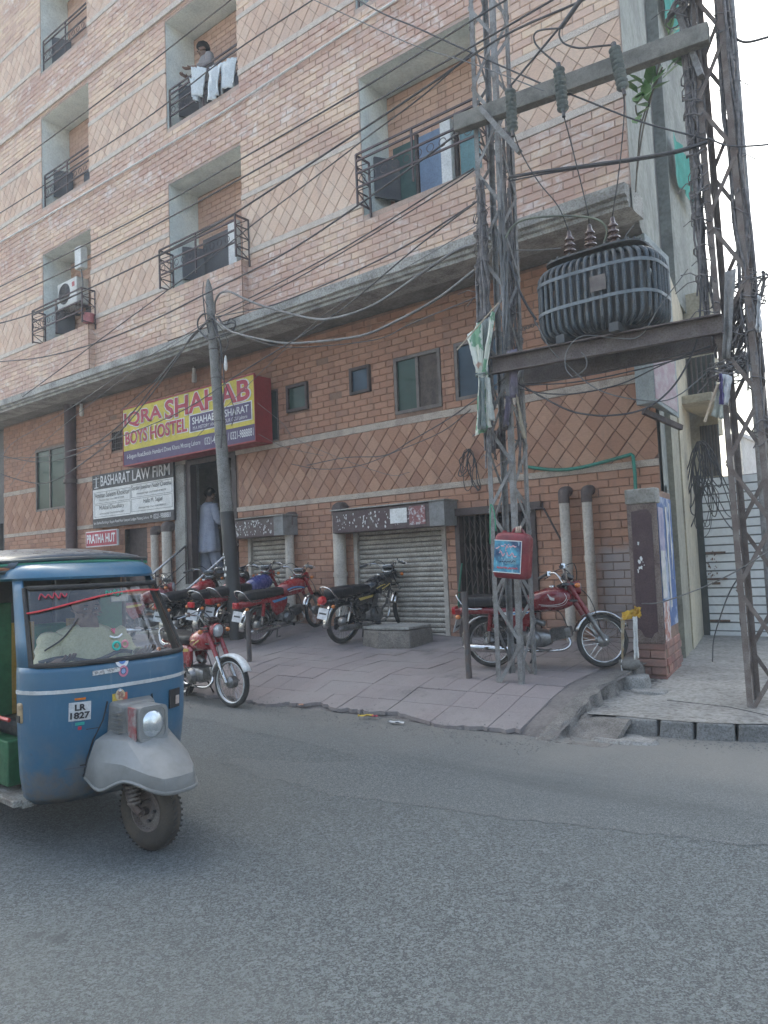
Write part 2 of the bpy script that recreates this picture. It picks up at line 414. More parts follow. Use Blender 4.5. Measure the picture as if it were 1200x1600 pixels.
# ---- diamonds
def clip(poly,ax,val,keep_lt):
    out=[];n=len(poly)
    for i in range(n):
        a=poly[i];b=poly[(i+1)%n]
        ia=(a[ax]<=val) if keep_lt else (a[ax]>=val);ib=(b[ax]<=val) if keep_lt else (b[ax]>=val)
        if ia:out.append(a)
        if ia!=ib:
            t=(val-a[ax])/(b[ax]-a[ax]);out.append((a[0]+(b[0]-a[0])*t,a[1]+(b[1]-a[1])*t))
    return out
def area(p): return abs(sum(p[i][0]*p[(i+1)%len(p)][1]-p[(i+1)%len(p)][0]*p[i][1] for i in range(len(p))))/2
def lay_diamonds(cells,y,mat,dw,dh,nparts):
    L=[]
    for (x0,x1,z0,z1) in cells:
        for i in range(math.floor(x0/dw*2)-1,math.ceil(x1/dw*2)+2):
            for j in range(math.floor(z0/dh*2)-1,math.ceil(z1/dh*2)+2):
                if (i+j)%2: continue
                cx=i*dw/2;cz=j*dh/2;s1=.994;s2=.952
                # the "/" joints are open, the "\" joints nearly flush
                ax_,az_=dw/4*s1,dh/4*s1;bx_,bz_=dw/4*s2,-dh/4*s2;p=[(cx-ax_-bx_,cz-az_-bz_),(cx-ax_+bx_,cz-az_+bz_),(cx+ax_+bx_,cz+az_+bz_),(cx+ax_-bx_,cz+az_-bz_)]
                for ax,v,k in((0,x0,False),(0,x1,True),(1,z0,False),(1,z1,True)):
                    p=clip(p,ax,v,k)
                    if len(p)<3:break
                if len(p)<3 or area(p)<.002:continue
                L.append(p)
    L.sort(key=lambda p:abs(p[0][0]+3.0))
    rnd=random.Random(5);cache={}
    def geo(p,ox,oz,d):
        n=len(p);cx=sum(q[0] for q in p)/n;cz=sum(q[1] for q in p)/n
        vs=[(q[0]-ox,0,q[1]-oz) for q in p]+[(cx+(q[0]-cx)*.965-ox,-d,cz+(q[1]-cz)*.965-oz) for q in p]
        return vs,[tuple(range(n,2*n))]+[(k,(k+1)%n,(k+1)%n+n,k+n) for k in range(n)]
    for p in L[:nparts]:
        n=len(p);cx=sum(q[0] for q in p)/n;cz=sum(q[1] for q in p)/n
        key=tuple((round(q[0]-cx,3),round(q[1]-cz,3)) for q in p)
        if key not in cache:
            vs,fs=geo(p,cx,cz,.014);me=bpy.data.meshes.new('diamond_tile');me.from_pydata(vs,[],fs);me.materials.append(mat);cache[key]=me
        o=obj('diamond_tile',cache[key],hostel,(cx,y+rnd.uniform(-.004,.004),cz))
        o.rotation_euler=(rnd.uniform(-.02,.02),0,rnd.uniform(-.02,.02))
    if len(L)>nparts:
        V=[];F=[]
        for p in L[nparts:]:
            vs,fs=geo(p,0,0,.012+rnd.uniform(0,.006));n=len(V)
            V+=[(a,b+y,c) for a,b,c in vs];F+=[tuple(i+n for i in f) for f in fs]
        me=bpy.data.meshes.new('diamond_tile');me.from_pydata(V,[],F);me.materials.append(mat)
        o=obj('diamond_tile',me,hostel);o['kind']='stuff'
GRV=mk('groove',(.15,.09,.07),(.11,.07,.055),.95,bump=0);GRVU=mk('groove_upper',(.38,.28,.23),(.30,.23,.19),.95,bump=0)  # upper groove paled along with its tiles, glare wash in the colour
def backing(cells,y,mat):
    for (a,b,c,d) in cells:MB().add([(a,y-.003,c),(b,y-.003,c),(b,y-.003,d),(a,y-.003,d)],[(0,1,2,3)]).build('band_backing',mat,hostel)
backing([(-10.44,XR,2.70,3.63),(-13.9,-12.26,2.70,3.63),(-16.28,-13.9,2.70,3.63),(-17.67,-16.28,2.70,3.15),(XL,-17.67,2.70,3.63)],LY,GRV)
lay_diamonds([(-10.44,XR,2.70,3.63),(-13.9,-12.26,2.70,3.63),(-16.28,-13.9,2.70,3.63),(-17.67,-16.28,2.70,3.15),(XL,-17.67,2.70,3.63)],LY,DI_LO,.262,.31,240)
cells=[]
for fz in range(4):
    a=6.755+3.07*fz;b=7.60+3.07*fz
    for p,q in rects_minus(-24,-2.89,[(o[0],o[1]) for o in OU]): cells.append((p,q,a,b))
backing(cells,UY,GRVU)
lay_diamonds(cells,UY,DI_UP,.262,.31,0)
# ---- plaster stripes, string course
for z0,z1,segs in ((3.635,3.735,rects_minus(XL,XR,[(o[0],o[1]) for o in OL if o[2]<3.68<o[3]])),(2.62,2.70,rects_minus(XL,XR,[(-12.26,-10.5)]))):
    for p,q in segs: MB().box(p+.002,q-.002,LY-.022,LY+.01,z0,z1).build('plaster_stripe',STRIPE,hostel)
for fz in range(4):
    for z0,z1 in ((6.66,6.75),(7.605,7.685)):
        for p,q in rects_minus(-24,-2.89,[(o[0],o[1]) for o in OU]):
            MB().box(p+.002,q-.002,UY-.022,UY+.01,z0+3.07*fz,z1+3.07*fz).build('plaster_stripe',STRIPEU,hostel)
mb=MB();mb.box(-24,-7.2,UY-.05,UY+.01,11.72,11.83).build('string_course',STRIPEU,hostel)
# ---- cornice and soffit
def profile_x(prof,x0,x1,jit=0):
    m=MB();n=int((x1-x0)/.35);rings=[];rd=random.Random(2)
    for i in range(n+1):
        x=x0+(x1-x0)*i/n
        rings.append([(x,y+rd.uniform(-jit,jit),z+rd.uniform(-jit,jit)) for y,z in prof])
    m.loft(rings,True,True);return m
profile_x([(8.19,5.65),(8.05,5.64),(8.05,5.51),(8.10,5.495),(8.10,5.455),(8.145,5.445),(8.145,5.40),(8.6,5.40),(8.6,5.655)],-24,-2.90,.005).build('cornice',CORN,hostel)
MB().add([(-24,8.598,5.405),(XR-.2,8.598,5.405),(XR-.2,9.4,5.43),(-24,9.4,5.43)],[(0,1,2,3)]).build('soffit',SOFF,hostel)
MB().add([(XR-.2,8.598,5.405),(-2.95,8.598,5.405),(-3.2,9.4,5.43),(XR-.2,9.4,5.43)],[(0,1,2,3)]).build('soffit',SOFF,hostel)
# ---- windows
def window(x0,x1,z0,z1,y,glass,mull=(),fw=.04,gl2=None,depth=.06,frame=ALU):
    m=MB()
    m.box(x0,x0+fw,y-.02,y+depth,z0,z1);m.box(x1-fw,x1,y-.02,y+depth,z0,z1)
    m.box(x0+fw,x1-fw,y-.018,y+depth,z0,z0+fw);m.box(x0+fw,x1-fw,y-.018,y+depth,z1-fw,z1)
    for mx in mull:m.box(mx-fw/2,mx+fw/2,y-.01,y+depth-.01,z0+fw,z1-fw)
    f=m.build('window_frame',frame,hostel)
    xs=[x0+fw]+[v for mx in mull for v in (mx-fw/2,mx+fw/2)]+[x1-fw]
    gs=glass if isinstance(glass,list) else [glass]*(len(mull)+1)
    for i in range(0,len(xs),2):
        MB().box(xs[i],xs[i+1],y+.02,y+.028,z0+fw,z1-fw).build('pane',gs[i//2],f)
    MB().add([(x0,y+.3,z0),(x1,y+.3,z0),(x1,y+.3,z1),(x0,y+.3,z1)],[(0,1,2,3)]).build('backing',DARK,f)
    return f
CURT=mk('brown_curtain',(.12,.095,.08),(.07,.055,.05),.9,sc=9,bump=.3)
window(-6.88,-6.04,3.80,4.65,LY,[GLASSG,CURT],(-6.46,),.05)
window(-5.80,-4.96,3.83,4.65,LY,GLASSB,(-5.38,),.05)
window(-9.15,-8.66,4.18,4.635,LY-.03,GLASSG,(),.05,depth=.09,frame=DKBR)
window(-7.74,-7.33,4.24,4.66,LY-.03,GLASSB,(),.045,depth=.09,frame=DKBR)
window(-9.70,-9.385,3.76,4.63,LY,GLASSD,(),.02)
window(-17.66,-16.29,3.15,4.60,LY,[GLASSG,GLASSG],(-17.02,),.05)
m=MB();m.box(-14.45,-13.965,LY+.05,LY+.1,4.19,4.59)
f=m.build('window_frame',DARK,hostel);m=MB()
for i in range(7):m.box(-14.44+i*.078,-14.43+i*.078,LY-.005,LY+.02,4.19,4.59)
for i in range(4):m.box(-14.45,-13.965,LY-.003,LY+.018,4.24+i*.1,4.25+i*.1)
m.build('grille',DKBR,f)
m=MB();m.box(-14.02,-13.25,LY+.10,LY+.14,1.3,2.53);m.build('shop_hatch',DKBR,hostel)
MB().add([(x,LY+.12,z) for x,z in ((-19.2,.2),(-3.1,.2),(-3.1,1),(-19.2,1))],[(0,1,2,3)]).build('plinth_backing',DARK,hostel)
# ---- shop openings: rolling shutters
SHUT=mk('shutter_slat',(.55,.51,.455),(.38,.345,.30),.55,metal=.25,sc=5,bump=.1,fine=.25,vary=.35)
SHUTF=mk('shutter_frame',(.48,.43,.37),(.25,.22,.19),.8,bump=.2)
HOOD=mk('hood_maroon',(.075,.038,.042),(.11,.085,.08),.55,sc=7,bump=.2,fine=.25)
HOODG=mk('hood_grey',(.25,.25,.245),(.17,.165,.16),.7,sc=7,bump=.2)
PAPER=mk('torn_paper',(.62,.63,.62),(.35,.34,.34),.85,sc=22,lo=.5,hi=.62,bump=.1)
def flakes(x0,x1,y,z0,z1,n,mat,parent,seed,s=.035,name='paper_scrap'): # countless scraps
    rd=random.Random(seed);m=MB()
    for i in range(n):
        cx=rd.uniform(x0,x1);cz=rd.uniform(z0,z1);k=rd.randint(5,8);r=s*rd.uniform(.25,1)
        pts=[(cx+r*rd.uniform(.4,1)*math.cos(2*PI*j/k)*.7,y-rd.uniform(0,.0015),cz+r*rd.uniform(.5,1)*math.sin(2*PI*j/k)) for j in range(k)]
        m.add(pts,[tuple(range(k))])
    return m.build(name,mat,parent,kind='stuff')
def shutter(x0,x1,z0,z1,n):
    fr=MB().box(x0,x1,LY+.075,LY+.1,z0,z1).build('rolling_shutter',SHUTF,hostel)
    for a,b in ((x0,x0+.07),(x1-.07,x1)):MB().box(a,b,LY-.02,LY+.074,z0,z1).build('guide_rail',SHUTF,fr)
    h=(z1-z0)/n;prof=[(0,0),(-.012,h*.15),(-.02,h*.5),(-.012,h*.82),(.0,h*.88)]
    me=None
    for i in range(n):
        if me is None:
            m=MB();m.loft([[(x0+.07,y,z) for y,z in prof],[(x1-.07,y,z) for y,z in prof]],False,False)
            me=bpy.data.meshes.new('slat');me.from_pydata(m.v,[],m.f);me.materials.append(SHUT)
            for p in me.polygons:p.use_smooth=True
        o=obj('slat',me,fr,(0,LY+.05,z0+i*h))
    MB().box(x0+.07,x1-.07,LY+.055,LY+.07,z0,z1).build('backing',DARK,fr)
    return fr
s1=shutter(-10.24,-9.23,.55,2.16,20);s2=shutter(-7.80,-6.08,.45,2.12,23)
MB().box(-7.73,-6.15,LY-.0,LY+.05,.44,.53).build('bottom_bar',SHUTF,s2)
# hoods (the box that holds each rolled shutter)
def hood(x0,x1,xg,z0,z1,y0,seed):
    h=MB().box(x0,xg,y0,LY-.02,z0,z1).build('shutter_hood',HOOD,hostel,bevel=.008)
    MB().box(xg+.001,x1,y0-.01,LY-.02,z0-.0,z1+.01).build('end_panel',HOODG,h)
    MB().box(x0-.02,x1+.02,y0-.03,LY-.02,z1+.012,z1+.03).build('lid',CONC,h)
    flakes(x0+.08,xg-.05,y0-.003,z0+.04,z1-.04,110,PAPER,h,seed,.03)
    return h
hd1=hood(-10.47,-9.0,-9.22,2.13,2.44,8.66,1)
hd2=hood(-7.93,-5.86,-6.11,2.09,2.42,8.66,2)
MB().box(-6.80,-6.50,8.652,8.656,2.17,2.38).build('poster',WHITE,hd2)
MB().box(-6.46,-6.18,8.652,8.656,2.13,2.39).build('poster',mk('poster_red',(.25,.10,.10),(.5,.48,.48),.8,sc=25,lo=.45,hi=.6,bump=0),hd2)
# folding grille gate
gr=MB();gr.box(-5.90,-5.83,LY-.05,LY+.05,.45,2.24);gr.box(-4.73,-4.66,LY-.05,LY+.05,.45,2.24);gr.box(-5.95,-4.55,LY-.09,LY+.05,2.22,2.32)
gg=gr.build('folding_grille',DKBR,hostel)
for i in range(13):
    x=-5.80+i*.088
    MB().box(x,x+.018,LY+.02,LY+.045,.45,2.22).build('grille_bar',DKBR,gg)
m=MB()
for i in range(12):
    x=-5.79+i*.088
    for k in range(5):
        z=.5+k*.34
        m.bar((x,LY+.01,z),(x+.088,LY+.01,z+.17),.012,.006);m.bar((x,LY+.012,z+.34),(x+.088,LY+.012,z+.17),.012,.006)
m.build('scissor_strip',DKBR,gg,kind='stuff')
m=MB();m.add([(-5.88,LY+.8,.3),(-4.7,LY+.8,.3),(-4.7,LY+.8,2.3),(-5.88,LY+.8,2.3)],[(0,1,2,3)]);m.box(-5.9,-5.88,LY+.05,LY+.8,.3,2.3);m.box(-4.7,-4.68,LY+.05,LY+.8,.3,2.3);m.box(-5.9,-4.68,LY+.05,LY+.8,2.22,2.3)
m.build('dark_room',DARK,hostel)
MB().tube([(-4.62,LY-.08,2.25),(-4.50,LY-.1,2.22),(-4.25,LY-.12,1.75),(-4.17,LY-.12,1.35)],.012,6).build('bent_rod',DKBR,gg)
# ---- entrance
ENT=mk('entrance_wall',(.23,.19,.16),(.15,.12,.10),.85,sc=2,bump=.1)
DOORW=mk('door_wood',(.055,.035,.035),(.03,.02,.022),.5,sc=5,bump=.15)
c=MB().box(-12.26,-11.94,LY-.06,LY+.3,.4,3.64).build('entrance_column',CONC,hostel,bevel=.01)
m=MB();m.box(-11.938,-11.80,LY-.02,LY+.12,.4,3.7);m.box(-10.62,-10.502,LY-.02,LY+.12,.4,3.7);m.box(-11.8,-10.62,LY-.02,LY+.1,3.6,3.7)
m.build('door_frame',DOORW,hostel)
m=MB();FL=1.42
m.add([(-13.3,11.6,FL),(-10.3,11.6,FL),(-10.3,11.6,3.8),(-13.3,11.6,3.8)],[(0,1,2,3)])
m.add([(-13.3,9.12,.4),(-13.3,11.6,.4),(-13.3,11.6,3.8),(-13.3,9.12,3.8)],[(0,1,2,3)])
m.add([(-10.3,9.12,.4),(-10.3,11.6,.4),(-10.3,11.6,3.8),(-10.3,9.12,3.8)],[(0,3,2,1)])
m.add([(-13.3,9.12,3.8),(-10.3,9.12,3.8),(-10.3,11.6,3.8),(-13.3,11.6,3.8)],[(0,1,2,3)])
m.build('entrance_hall',ENT,hostel)
m=MB();m.box(-13.3,-10.3,9.165,11.6,.3,FL);m.build('hall_floor',CONC,hostel)
for i in range(5):
    MB().box(-11.93,-10.51,7.74+.28*i,7.74+.28*(i+1)+.02,.35,.50+.19*(i+1)-.08).build('step',CONC,hostel,bevel=.008)
MB().box(-11.75,-10.65,11.52,11.58,FL,2.9).build('inner_door',DOORW,hostel)
MB().box(-12.05,-11.6,11.50,11.56,1.9,2.75).build('curtain',mk('maroon_curtain',(.11,.02,.03),None,.9,sc=8),hostel)
MB().box(-12.1,-10.7,11.45,11.5,3.1,3.3).build('wall_board',BLACK,hostel)
# handrails of the stair
RAIL=mk('handrail_steel',(.5,.5,.5),(.3,.3,.3),.3,metal=.8,bump=.05)
def handrail(pts,posts,name='handrail'):
    h=MB().tube(pts,.022,8).build(name,RAIL,hostel,smooth=60)
    m=MB()
    for k in (.3,.55):
        m.tube([(p[0],p[1],p[2]-k) for p in pts],.009,6)
    for p in posts:m.cyl((p[0],p[1],p[2]),(p[0],p[1],p[2]-p[3]),.013,n=6)
    m.build('rail_bar',DKBR,h)
p0=W(243,893,8.15);p1=W(291,852,8.95);p2=W(300,915,8.05);p3=W(372,850,8.95)
dz=Vector((0,0,-K))
for a,b in ((p0,p1),(p2,p3)):
    a=a+dz;b=b+dz
    handrail([a+Vector((-.12,-.1,-.12)),a,b],[(a.x,a.y,a.z,.8),(b.x,b.y-.02,b.z,1.0),((a.x+b.x)/2,(a.y+b.y)/2,(a.z+b.z)/2,.9)])
# ---- downpipes
def downpipe(x,y,z0,z1,r,jh=.2,lean=0,mat=PVC,joint=PVCJ):
    p=MB().cyl((x+lean,y,z0),(x,y,z1),r,n=16).build('downpipe',mat,hostel,smooth=50)
    m=MB();m.tube(smoothpts([(x,y,z1-.01),(x,y,z1+jh*.4),(x,y+.02,z1+jh*.6),(x,LY+.03,z1+jh*.7)],4),r*1.1,12)
    m.cyl((x,y,z1-.06),(x,y,z1),r*1.1,n=16)
    m.build('elbow',joint,p,smooth=50)
    m=MB();m.cyl((x+lean*.4,y,(z0+z1)/2),(x+lean*.4,y,(z0+z1)/2+.07),r*1.12,n=16).build('collar',mat,p,smooth=50)
downpipe(-4.20,8.86,.55,2.32,.062,.14);downpipe(-3.90,8.86,.75,2.31,.06,.14)
downpipe(-9.08,8.86,.45,2.36,.075,.12);downpipe(-7.98,8.86,.42,2.44,.10,.06)
downpipe(-12.83,8.88,.5,2.40,.075,.06);downpipe(-12.42,8.87,.5,2.44,.095,.06)
MB().cyl((-15.93,8.90,.5),(-15.93,8.90,5.42),.125,n=16).build('downpipe',mk('maroon_pipe',(.085,.045,.045),(.05,.03,.03),.6),hostel,smooth=50)
MB().cyl((-15.93,8.90,3.66),(-15.93,8.90,3.74),.16,n=16).build('pipe_collar',PVCJ,hostel,smooth=50)
# white conduit along the third floor
MB().tube([(-24,UY-.05,9.42),(-17.6,UY-.05,9.40),(-14.4,UY-.05,9.31),(-9.7,UY-.05,9.24),(-6.9,UY-.05,9.31),(-5,UY-.05,9.34)],.018,6).build('conduit',WHITE,hostel)
# ---- balconies
DBLK=mk('dark_shutter',(.06,.065,.075),(.10,.10,.105),.6,bump=.1)
BLUE=mk('blue_door',(.16,.24,.36),(.12,.18,.28),.55,bump=.1);TEAL=mk('teal_door',(.12,.26,.28),(.09,.20,.22),.55,bump=.1)
DGREEN=mk('dark_green_door',(.03,.09,.08),None,.6)
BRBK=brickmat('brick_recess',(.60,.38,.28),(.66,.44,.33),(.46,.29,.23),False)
RD=.65
def recess(x0,x1,z0,z1):
    yb=UY+RD;m=MB()
    z0-=.8;yf=UY+.004
    m.add([(x0,yf,z0),(x0,yb,z0),(x0,yb,z1),(x0,yf,z1)],[(0,1,2,3)])
    m.add([(x1,yf,z0),(x1,yb,z0),(x1,yb,z1),(x1,yf,z1)],[(0,3,2,1)])
    m.add([(x0,yf,z1),(x1,yf,z1),(x1,yb,z1),(x0,yb,z1)],[(0,1,2,3)])
    m.add([(x0,yf,z0),(x1,yf,z0),(x1,yb,z0),(x0,yb,z0)],[(0,3,2,1)])
    b=m.build('balcony',PLAS,hostel)
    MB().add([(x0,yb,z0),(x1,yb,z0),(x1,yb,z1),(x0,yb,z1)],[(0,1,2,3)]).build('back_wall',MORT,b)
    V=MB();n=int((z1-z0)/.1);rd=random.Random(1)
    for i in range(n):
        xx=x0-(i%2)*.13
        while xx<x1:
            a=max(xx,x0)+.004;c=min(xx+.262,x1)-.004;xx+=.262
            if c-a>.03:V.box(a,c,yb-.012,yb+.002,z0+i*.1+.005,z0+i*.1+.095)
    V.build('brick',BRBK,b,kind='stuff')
    MB().obox((x0+.12,UY+.42,z0+1.45),(.02,.20,.30),rotm('Z',-.5)).build('open_shutter',DBLK,b)
    return b
def railing(x0,x1,z0,z1,y,b,lat=True,proj=.0):
    m=MB();zr=[z1,z1-.09,z0+.42,z0+.22]
    for i,z in enumerate(zr):m.box(x0,x1,y-.012,y+.012,z-.012,z+.012)
    for x in (x0,x1,(x0+x1)/2):m.box(x-.012,x+.012,y-.013,y+.013,z0-.02,z1)
    r=m.build('railing',IRON,b)
    if proj:
        m=MB()
        for x in (x0,x1):
            m.box(x-.011,x+.011,y+.013,y+proj,z1-.022,z1);m.box(x-.011,x+.011,y+.013,y+proj,z0,z0+.02)
            m.box(x-.013,x+.013,y+proj-.012,y+proj+.012,z0-.1,z1)
            for k in range(4):
                za=z0+(z1-z0)*k/4;zb=za+(z1-z0)/4
                m.bar((x,y,za if k%2 else zb),(x,y+proj,zb if k%2 else za),.012,.012);m.box(x-.008,x+.008,y,y+proj,zb-.008,zb+.008)
        m.build('lattice_side',IRON,r,kind='stuff')
    if lat:
        m=MB();n=int((x1-x0)/.19)
        for k in range(n):
            x=x0+.1+k*.19
            m.torus((x,y,z0+.32),(0,1,0),.055,.006,10,4)
        m.build('scroll_ring',IRON,r,kind='stuff')
    return r
cols={'A':(-15.70,-13.80),'B':(-11.20,-9.25),'C':(-6.69,-4.74)}
bal={}
for k,(x0,x1) in cols.items():
    for fz in range(4):
        z0=6.53+3.07*fz;z1=z0+2.03
        if k=='C' and fz>1: continue
        b=recess(x0+.002,x1-.002,z0+.002,z1-.002);bal[k,fz]=b;yb=UY+RD
        if fz==0 and k!='C':
            # brick parapet box with projecting railing
            X0=x0+.04;X1=x1+.10
            p=MB().box(X0,X1,UY-.13,UY+.02,5.66,z0+.03).build('parapet',MORT,b)
            V=MB();nn=9
            for i in range(nn):
                hh=(z0+.03-5.66)/nn;xx=X0-(i%2)*.13
                while xx<X1:
                    a=max(xx,X0)+.004;c=min(xx+.262,X1)-.004;xx+=.262
                    if c-a>.03:V.box(a,c,UY-.142,UY-.129,5.66+i*hh+.005,5.66+(i+1)*hh-.005)
                
                V.box(X1-.001,X1+.012,UY-.12,UY-.004,5.66+i*hh+.005,5.66+(i+1)*hh-.005)
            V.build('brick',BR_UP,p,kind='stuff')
            railing(x0+.10,x1+.16,z0+.03,z0+.70,UY-.30,b,True,.28)
        elif fz==0:
            railing(x0+.14,x1+.1,z0+.03,z0+.72,UY-.30,b,True,.28)
        else:
            railing(x0+.02,x1-.02,z0+.03,z0+.75,UY+.05,b)
        # openings on the back wall
        if k=='A' or (k=='B' and fz!=0):
            MB().box(x0+.62,x1-.05,yb-.03,yb-.013,z0-.7,z0+.85).build('dark_window',DBLK,b)
        if k=='B' and fz==0:
            MB().box(-11.05,-10.26,yb-.03,yb-.013,z0-.1,z0+1.15).build('dark_window',DBLK,b)
            MB().box(-10.24,-10.03,yb-.12,yb-.013,z0-.6,z0+1.2).build('white_post',WHITE,b)
            MB().box(-9.95,x1-.02,yb-.06,yb-.013,z0-.7,z0+1.1).build('door',DKBR,b)
        if k=='C':
            for a_,b_,mt_ in ((-6.58,-6.19,DGREEN),(-6.11,-5.72,BLUE),(-5.42,-5.08,TEAL)):MB().box(a_,b_,yb-.05,yb-.013,z0-.7,z0+1.18).build('door',mt_,b)
            MB().box(-5.68,-5.51,yb-.14,yb-.013,z0-.7,z0+1.2).build('white_post',WHITE,b)
            for a_ in (-6.17,-5.50,-5.07):MB().box(a_,a_+.045,yb-.07,yb-.012,z0-.7,z0+1.24).build('door_frame',DKBR,b)
# window shaft on the alley side and green netting
def alley_quad(m,y0,y1,z0,z1,off=0,x8=-2.88):
    xa=skx(x8,y0,8.2)+off;xb=skx(x8,y1,8.2)+off
    m.add([(xa,y0,z0),(xb,y1,z0),(xb,y1,z1),(xa,y0,z1)],[(0,1,2,3)])
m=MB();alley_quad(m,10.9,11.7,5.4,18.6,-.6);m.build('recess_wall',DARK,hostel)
# ================================================================== GROUND
def asphalt(name,a,b,sc=1):
    t=NT(name);x,y,z=t.sep()
    v=t.vor(170*sc);v2=t.vor(75*sc)
    c=t.mix(t.ramp(t.vor(170*sc,out='Color'),.25,.9),tuple(q*.55 for q in a),tuple(q*1.7 for q in a))
    c=t.mix(t.ramp(t.vor(75*sc,out='Color'),.55,.85,0,.6),c,tuple(q*2.1 for q in a))
    c=t.mix(t.ramp(t.noise(260,2),.56,.70,0,.75),c,tuple(q*.3 for q in a))
    c=t.mix(t.ramp(t.noise(.5,6,.6),.38,.68,0,.5),c,b)
    c=t.mix(t.ramp(t.noise(.9,5,.6,t.scaled((.25,1.6,1))),.52,.72,0,.45),c,tuple(q*.62 for q in a))
    c=t.mix(t.ramp(t.noise(6,5,.7,t.scaled((.4,1,1))),.5,.8,0,.3),c,b)
    c=t.mix(t.ramp(t.noise(2.6,3,.5),.70,.76,0,.5),c,tuple(q*.5 for q in a))
    # dust towards the gutter
    g=t.ramp(t.math('ADD',y,t.math('MULTIPLY',t.noise(1.6,5),.8)),4.9,6.5)
    c=t.mix(t.math('MULTIPLY',g,.75),c,(.25,.235,.21))
    h=t.math('ADD',t.math('MULTIPLY',v,1.0),t.math('MULTIPLY',t.noise(120,3),.6))
    return t.out(c,.88,0,t.bump(h,.75,.010,t.bump(t.noise(3,4),.2,.03)),.4)
ROAD=asphalt('asphalt_road',(.088,.099,.103),(.112,.120,.120));ROAD2=asphalt('asphalt_patch',(.108,.119,.122),(.132,.139,.139),1.5)
GRND=mk('ground',(.16,.145,.125),(.12,.11,.10),.95,sc=.6,bump=.3)
MB().add([(-64,-64,-.06),(64,-64,-.06),(64,64,-.06),(-64,64,-.06)],[(0,1,2,3)]).build('ground',GRND,kind='structure')
MB().add([(-60,-9,0),(60,-9,0),(60,6.7,0),(-60,6.7,0)],[(0,1,2,3)]).build('road',ROAD,kind='structure')
# smoother resurfaced strip beside the gutter with a ragged lip
rd=random.Random(4)
bx=[(-60,4.9),(-12,4.9),(-8,5.0),(-6.2,4.95),(-5.46,4.82),(-4.76,4.78),(-4.05,4.62),(-3.96,4.52),(-4.2,4.3),(-4.75,4.15),(-5.0,4.0),(-4.5,3.85),(-3.5,3.78),(-2.93,3.87),(-2.3,3.97),(-1.6,4.14),(-1.05,4.27),(1,4.6),(6,5),(60,5)]
fr=[]
for (a,b),(c,d) in zip(bx,bx[1:]):
    n=max(1,min(40,int(math.hypot(c-a,d-b)/.06)))
    for i in range(n):fr.append((a+(c-a)*i/n+rd.uniform(-.02,.02),b+(d-b)*i/n+rd.uniform(-.03,.03)))
fr.append(bx[-1])
n=len(fr)
MB().add([(a,b,.002) for a,b in fr]+[(60,6.7,.002),(-60,6.7,.002)],[tuple(range(n+2))]).build('road_patch',ROAD2,kind='structure')
# crumbs of asphalt and grit along the lip, gutter dust, cracks
GRIT=mk('grit',(.21,.21,.20),(.13,.13,.125),.95,sc=30,bump=0)
m=MB()
def pebble(m,x,y,z,r,rd):
    k=5;a0=rd.uniform(0,6)
    ring=[(x+r*math.cos(a0+2*PI*j/k)*rd.uniform(.7,1.2),y+r*math.sin(a0+2*PI*j/k)*rd.uniform(.7,1.2),z) for j in range(k)]
    top=(x+rd.uniform(-.3,.3)*r,y,z+r*rd.uniform(.5,1.0));n=len(ring)
    m.add(ring+[top],[(j,(j+1)%k,k) for j in range(k)])
for i in range(1500):
    a,b=fr[rd.randrange(3,n-3)]
    if not -7<a<0.5:continue
    pebble(m,a+rd.gauss(0,.05),b+rd.gauss(.0,.05),.002,rd.uniform(.002,.008),rd)
for i in range(3800):
    x=rd.uniform(-9,0);y=5.62+rd.gauss(0,.16) if x<-2.8 else 6.38+rd.gauss(0,.12)
    y=min(y,6.6)
    pebble(m,x,y,max(T(x,y),.004) if x<-2.8 else .004,rd.uniform(.002,.010)*(1.3 if rd.random()<.1 else 1),rd)
for i in range(2500):
    x=rd.uniform(-7,1);y=rd.uniform(2.2,5.6);pebble(m,x,y,.001,rd.uniform(.0015,.004),rd)
m.build('loose_grit',GRIT,kind='stuff')['label']='fine grit and asphalt crumbs strewn along the gutter'
# sloping pavement
PAVB=mk('pavement_bed',(.17,.15,.14),(.11,.10,.095),.95,sc=3,bump=.5,bsc=50,bd=.01)
t=NT('pavement_tile');r=t.rnd()
c=t.mix(t.ramp(r,.1,.9),(.218,.184,.180),(.195,.168,.166));c=t.mix(t.ramp(t.noise(1.1,5,.6),.42,.66,0,.75),c,(.24,.215,.205));c=t.mix(t.ramp(t.noise(7,5,.7),.5,.75,0,.5),c,(.15,.13,.125))
c=t.mix(t.ramp(t.noise(60,4,.7),.45,.75,0,.35),c,(.33,.30,.29));c=t.mix(t.ramp(t.noise(1.7,5,.65),.56,.70,0,.6),c,(.10,.09,.088));c=t.mix(t.ramp(t.noise(12,4,.7),.66,.72,0,.6),c,(.075,.07,.068))
PAVT=t.out(c,.85,0,t.bump(t.noise(70,5,.7),.5,.006),.35)
rd=random.Random(9)
m=MB();NX=90;NY=26;vs=[];fs=[]
def edgeY(x): return 5.83+.05*math.sin(x*2.1)+.035*math.sin(x*5.3+1)+.02*math.sin(x*13)
for i in range(NX+1):
    x=-20+(20-2.95)*i/NX
    for j in range(NY+1):
        y=edgeY(x)+.0+(9.15-edgeY(x))*j/NY
        vs.append((x,y,T(x,y)-.014+(rd.uniform(-.006,.006) if j else -.05)))
for i in range(NX):
    for j in range(NY):
        a=i*(NY+1)+j;fs.append((a,a+NY+1,a+NY+2,a+1))
pav=MB().add(vs,fs).build('pavement',PAVB,smooth=60,kind='structure')
tl=[];ts=.30
i0=int(-19/ts)
for i in range(i0,-10):
    for j in range(0,11):
        x0=i*ts;x1=x0+ts;y0=5.86+j*ts+(0 if i%1==0 else 0);y1=y0+ts
        if x1>-3.02 or y1>9.02:continue
        tl.append((x0,x1,y0,y1,j))
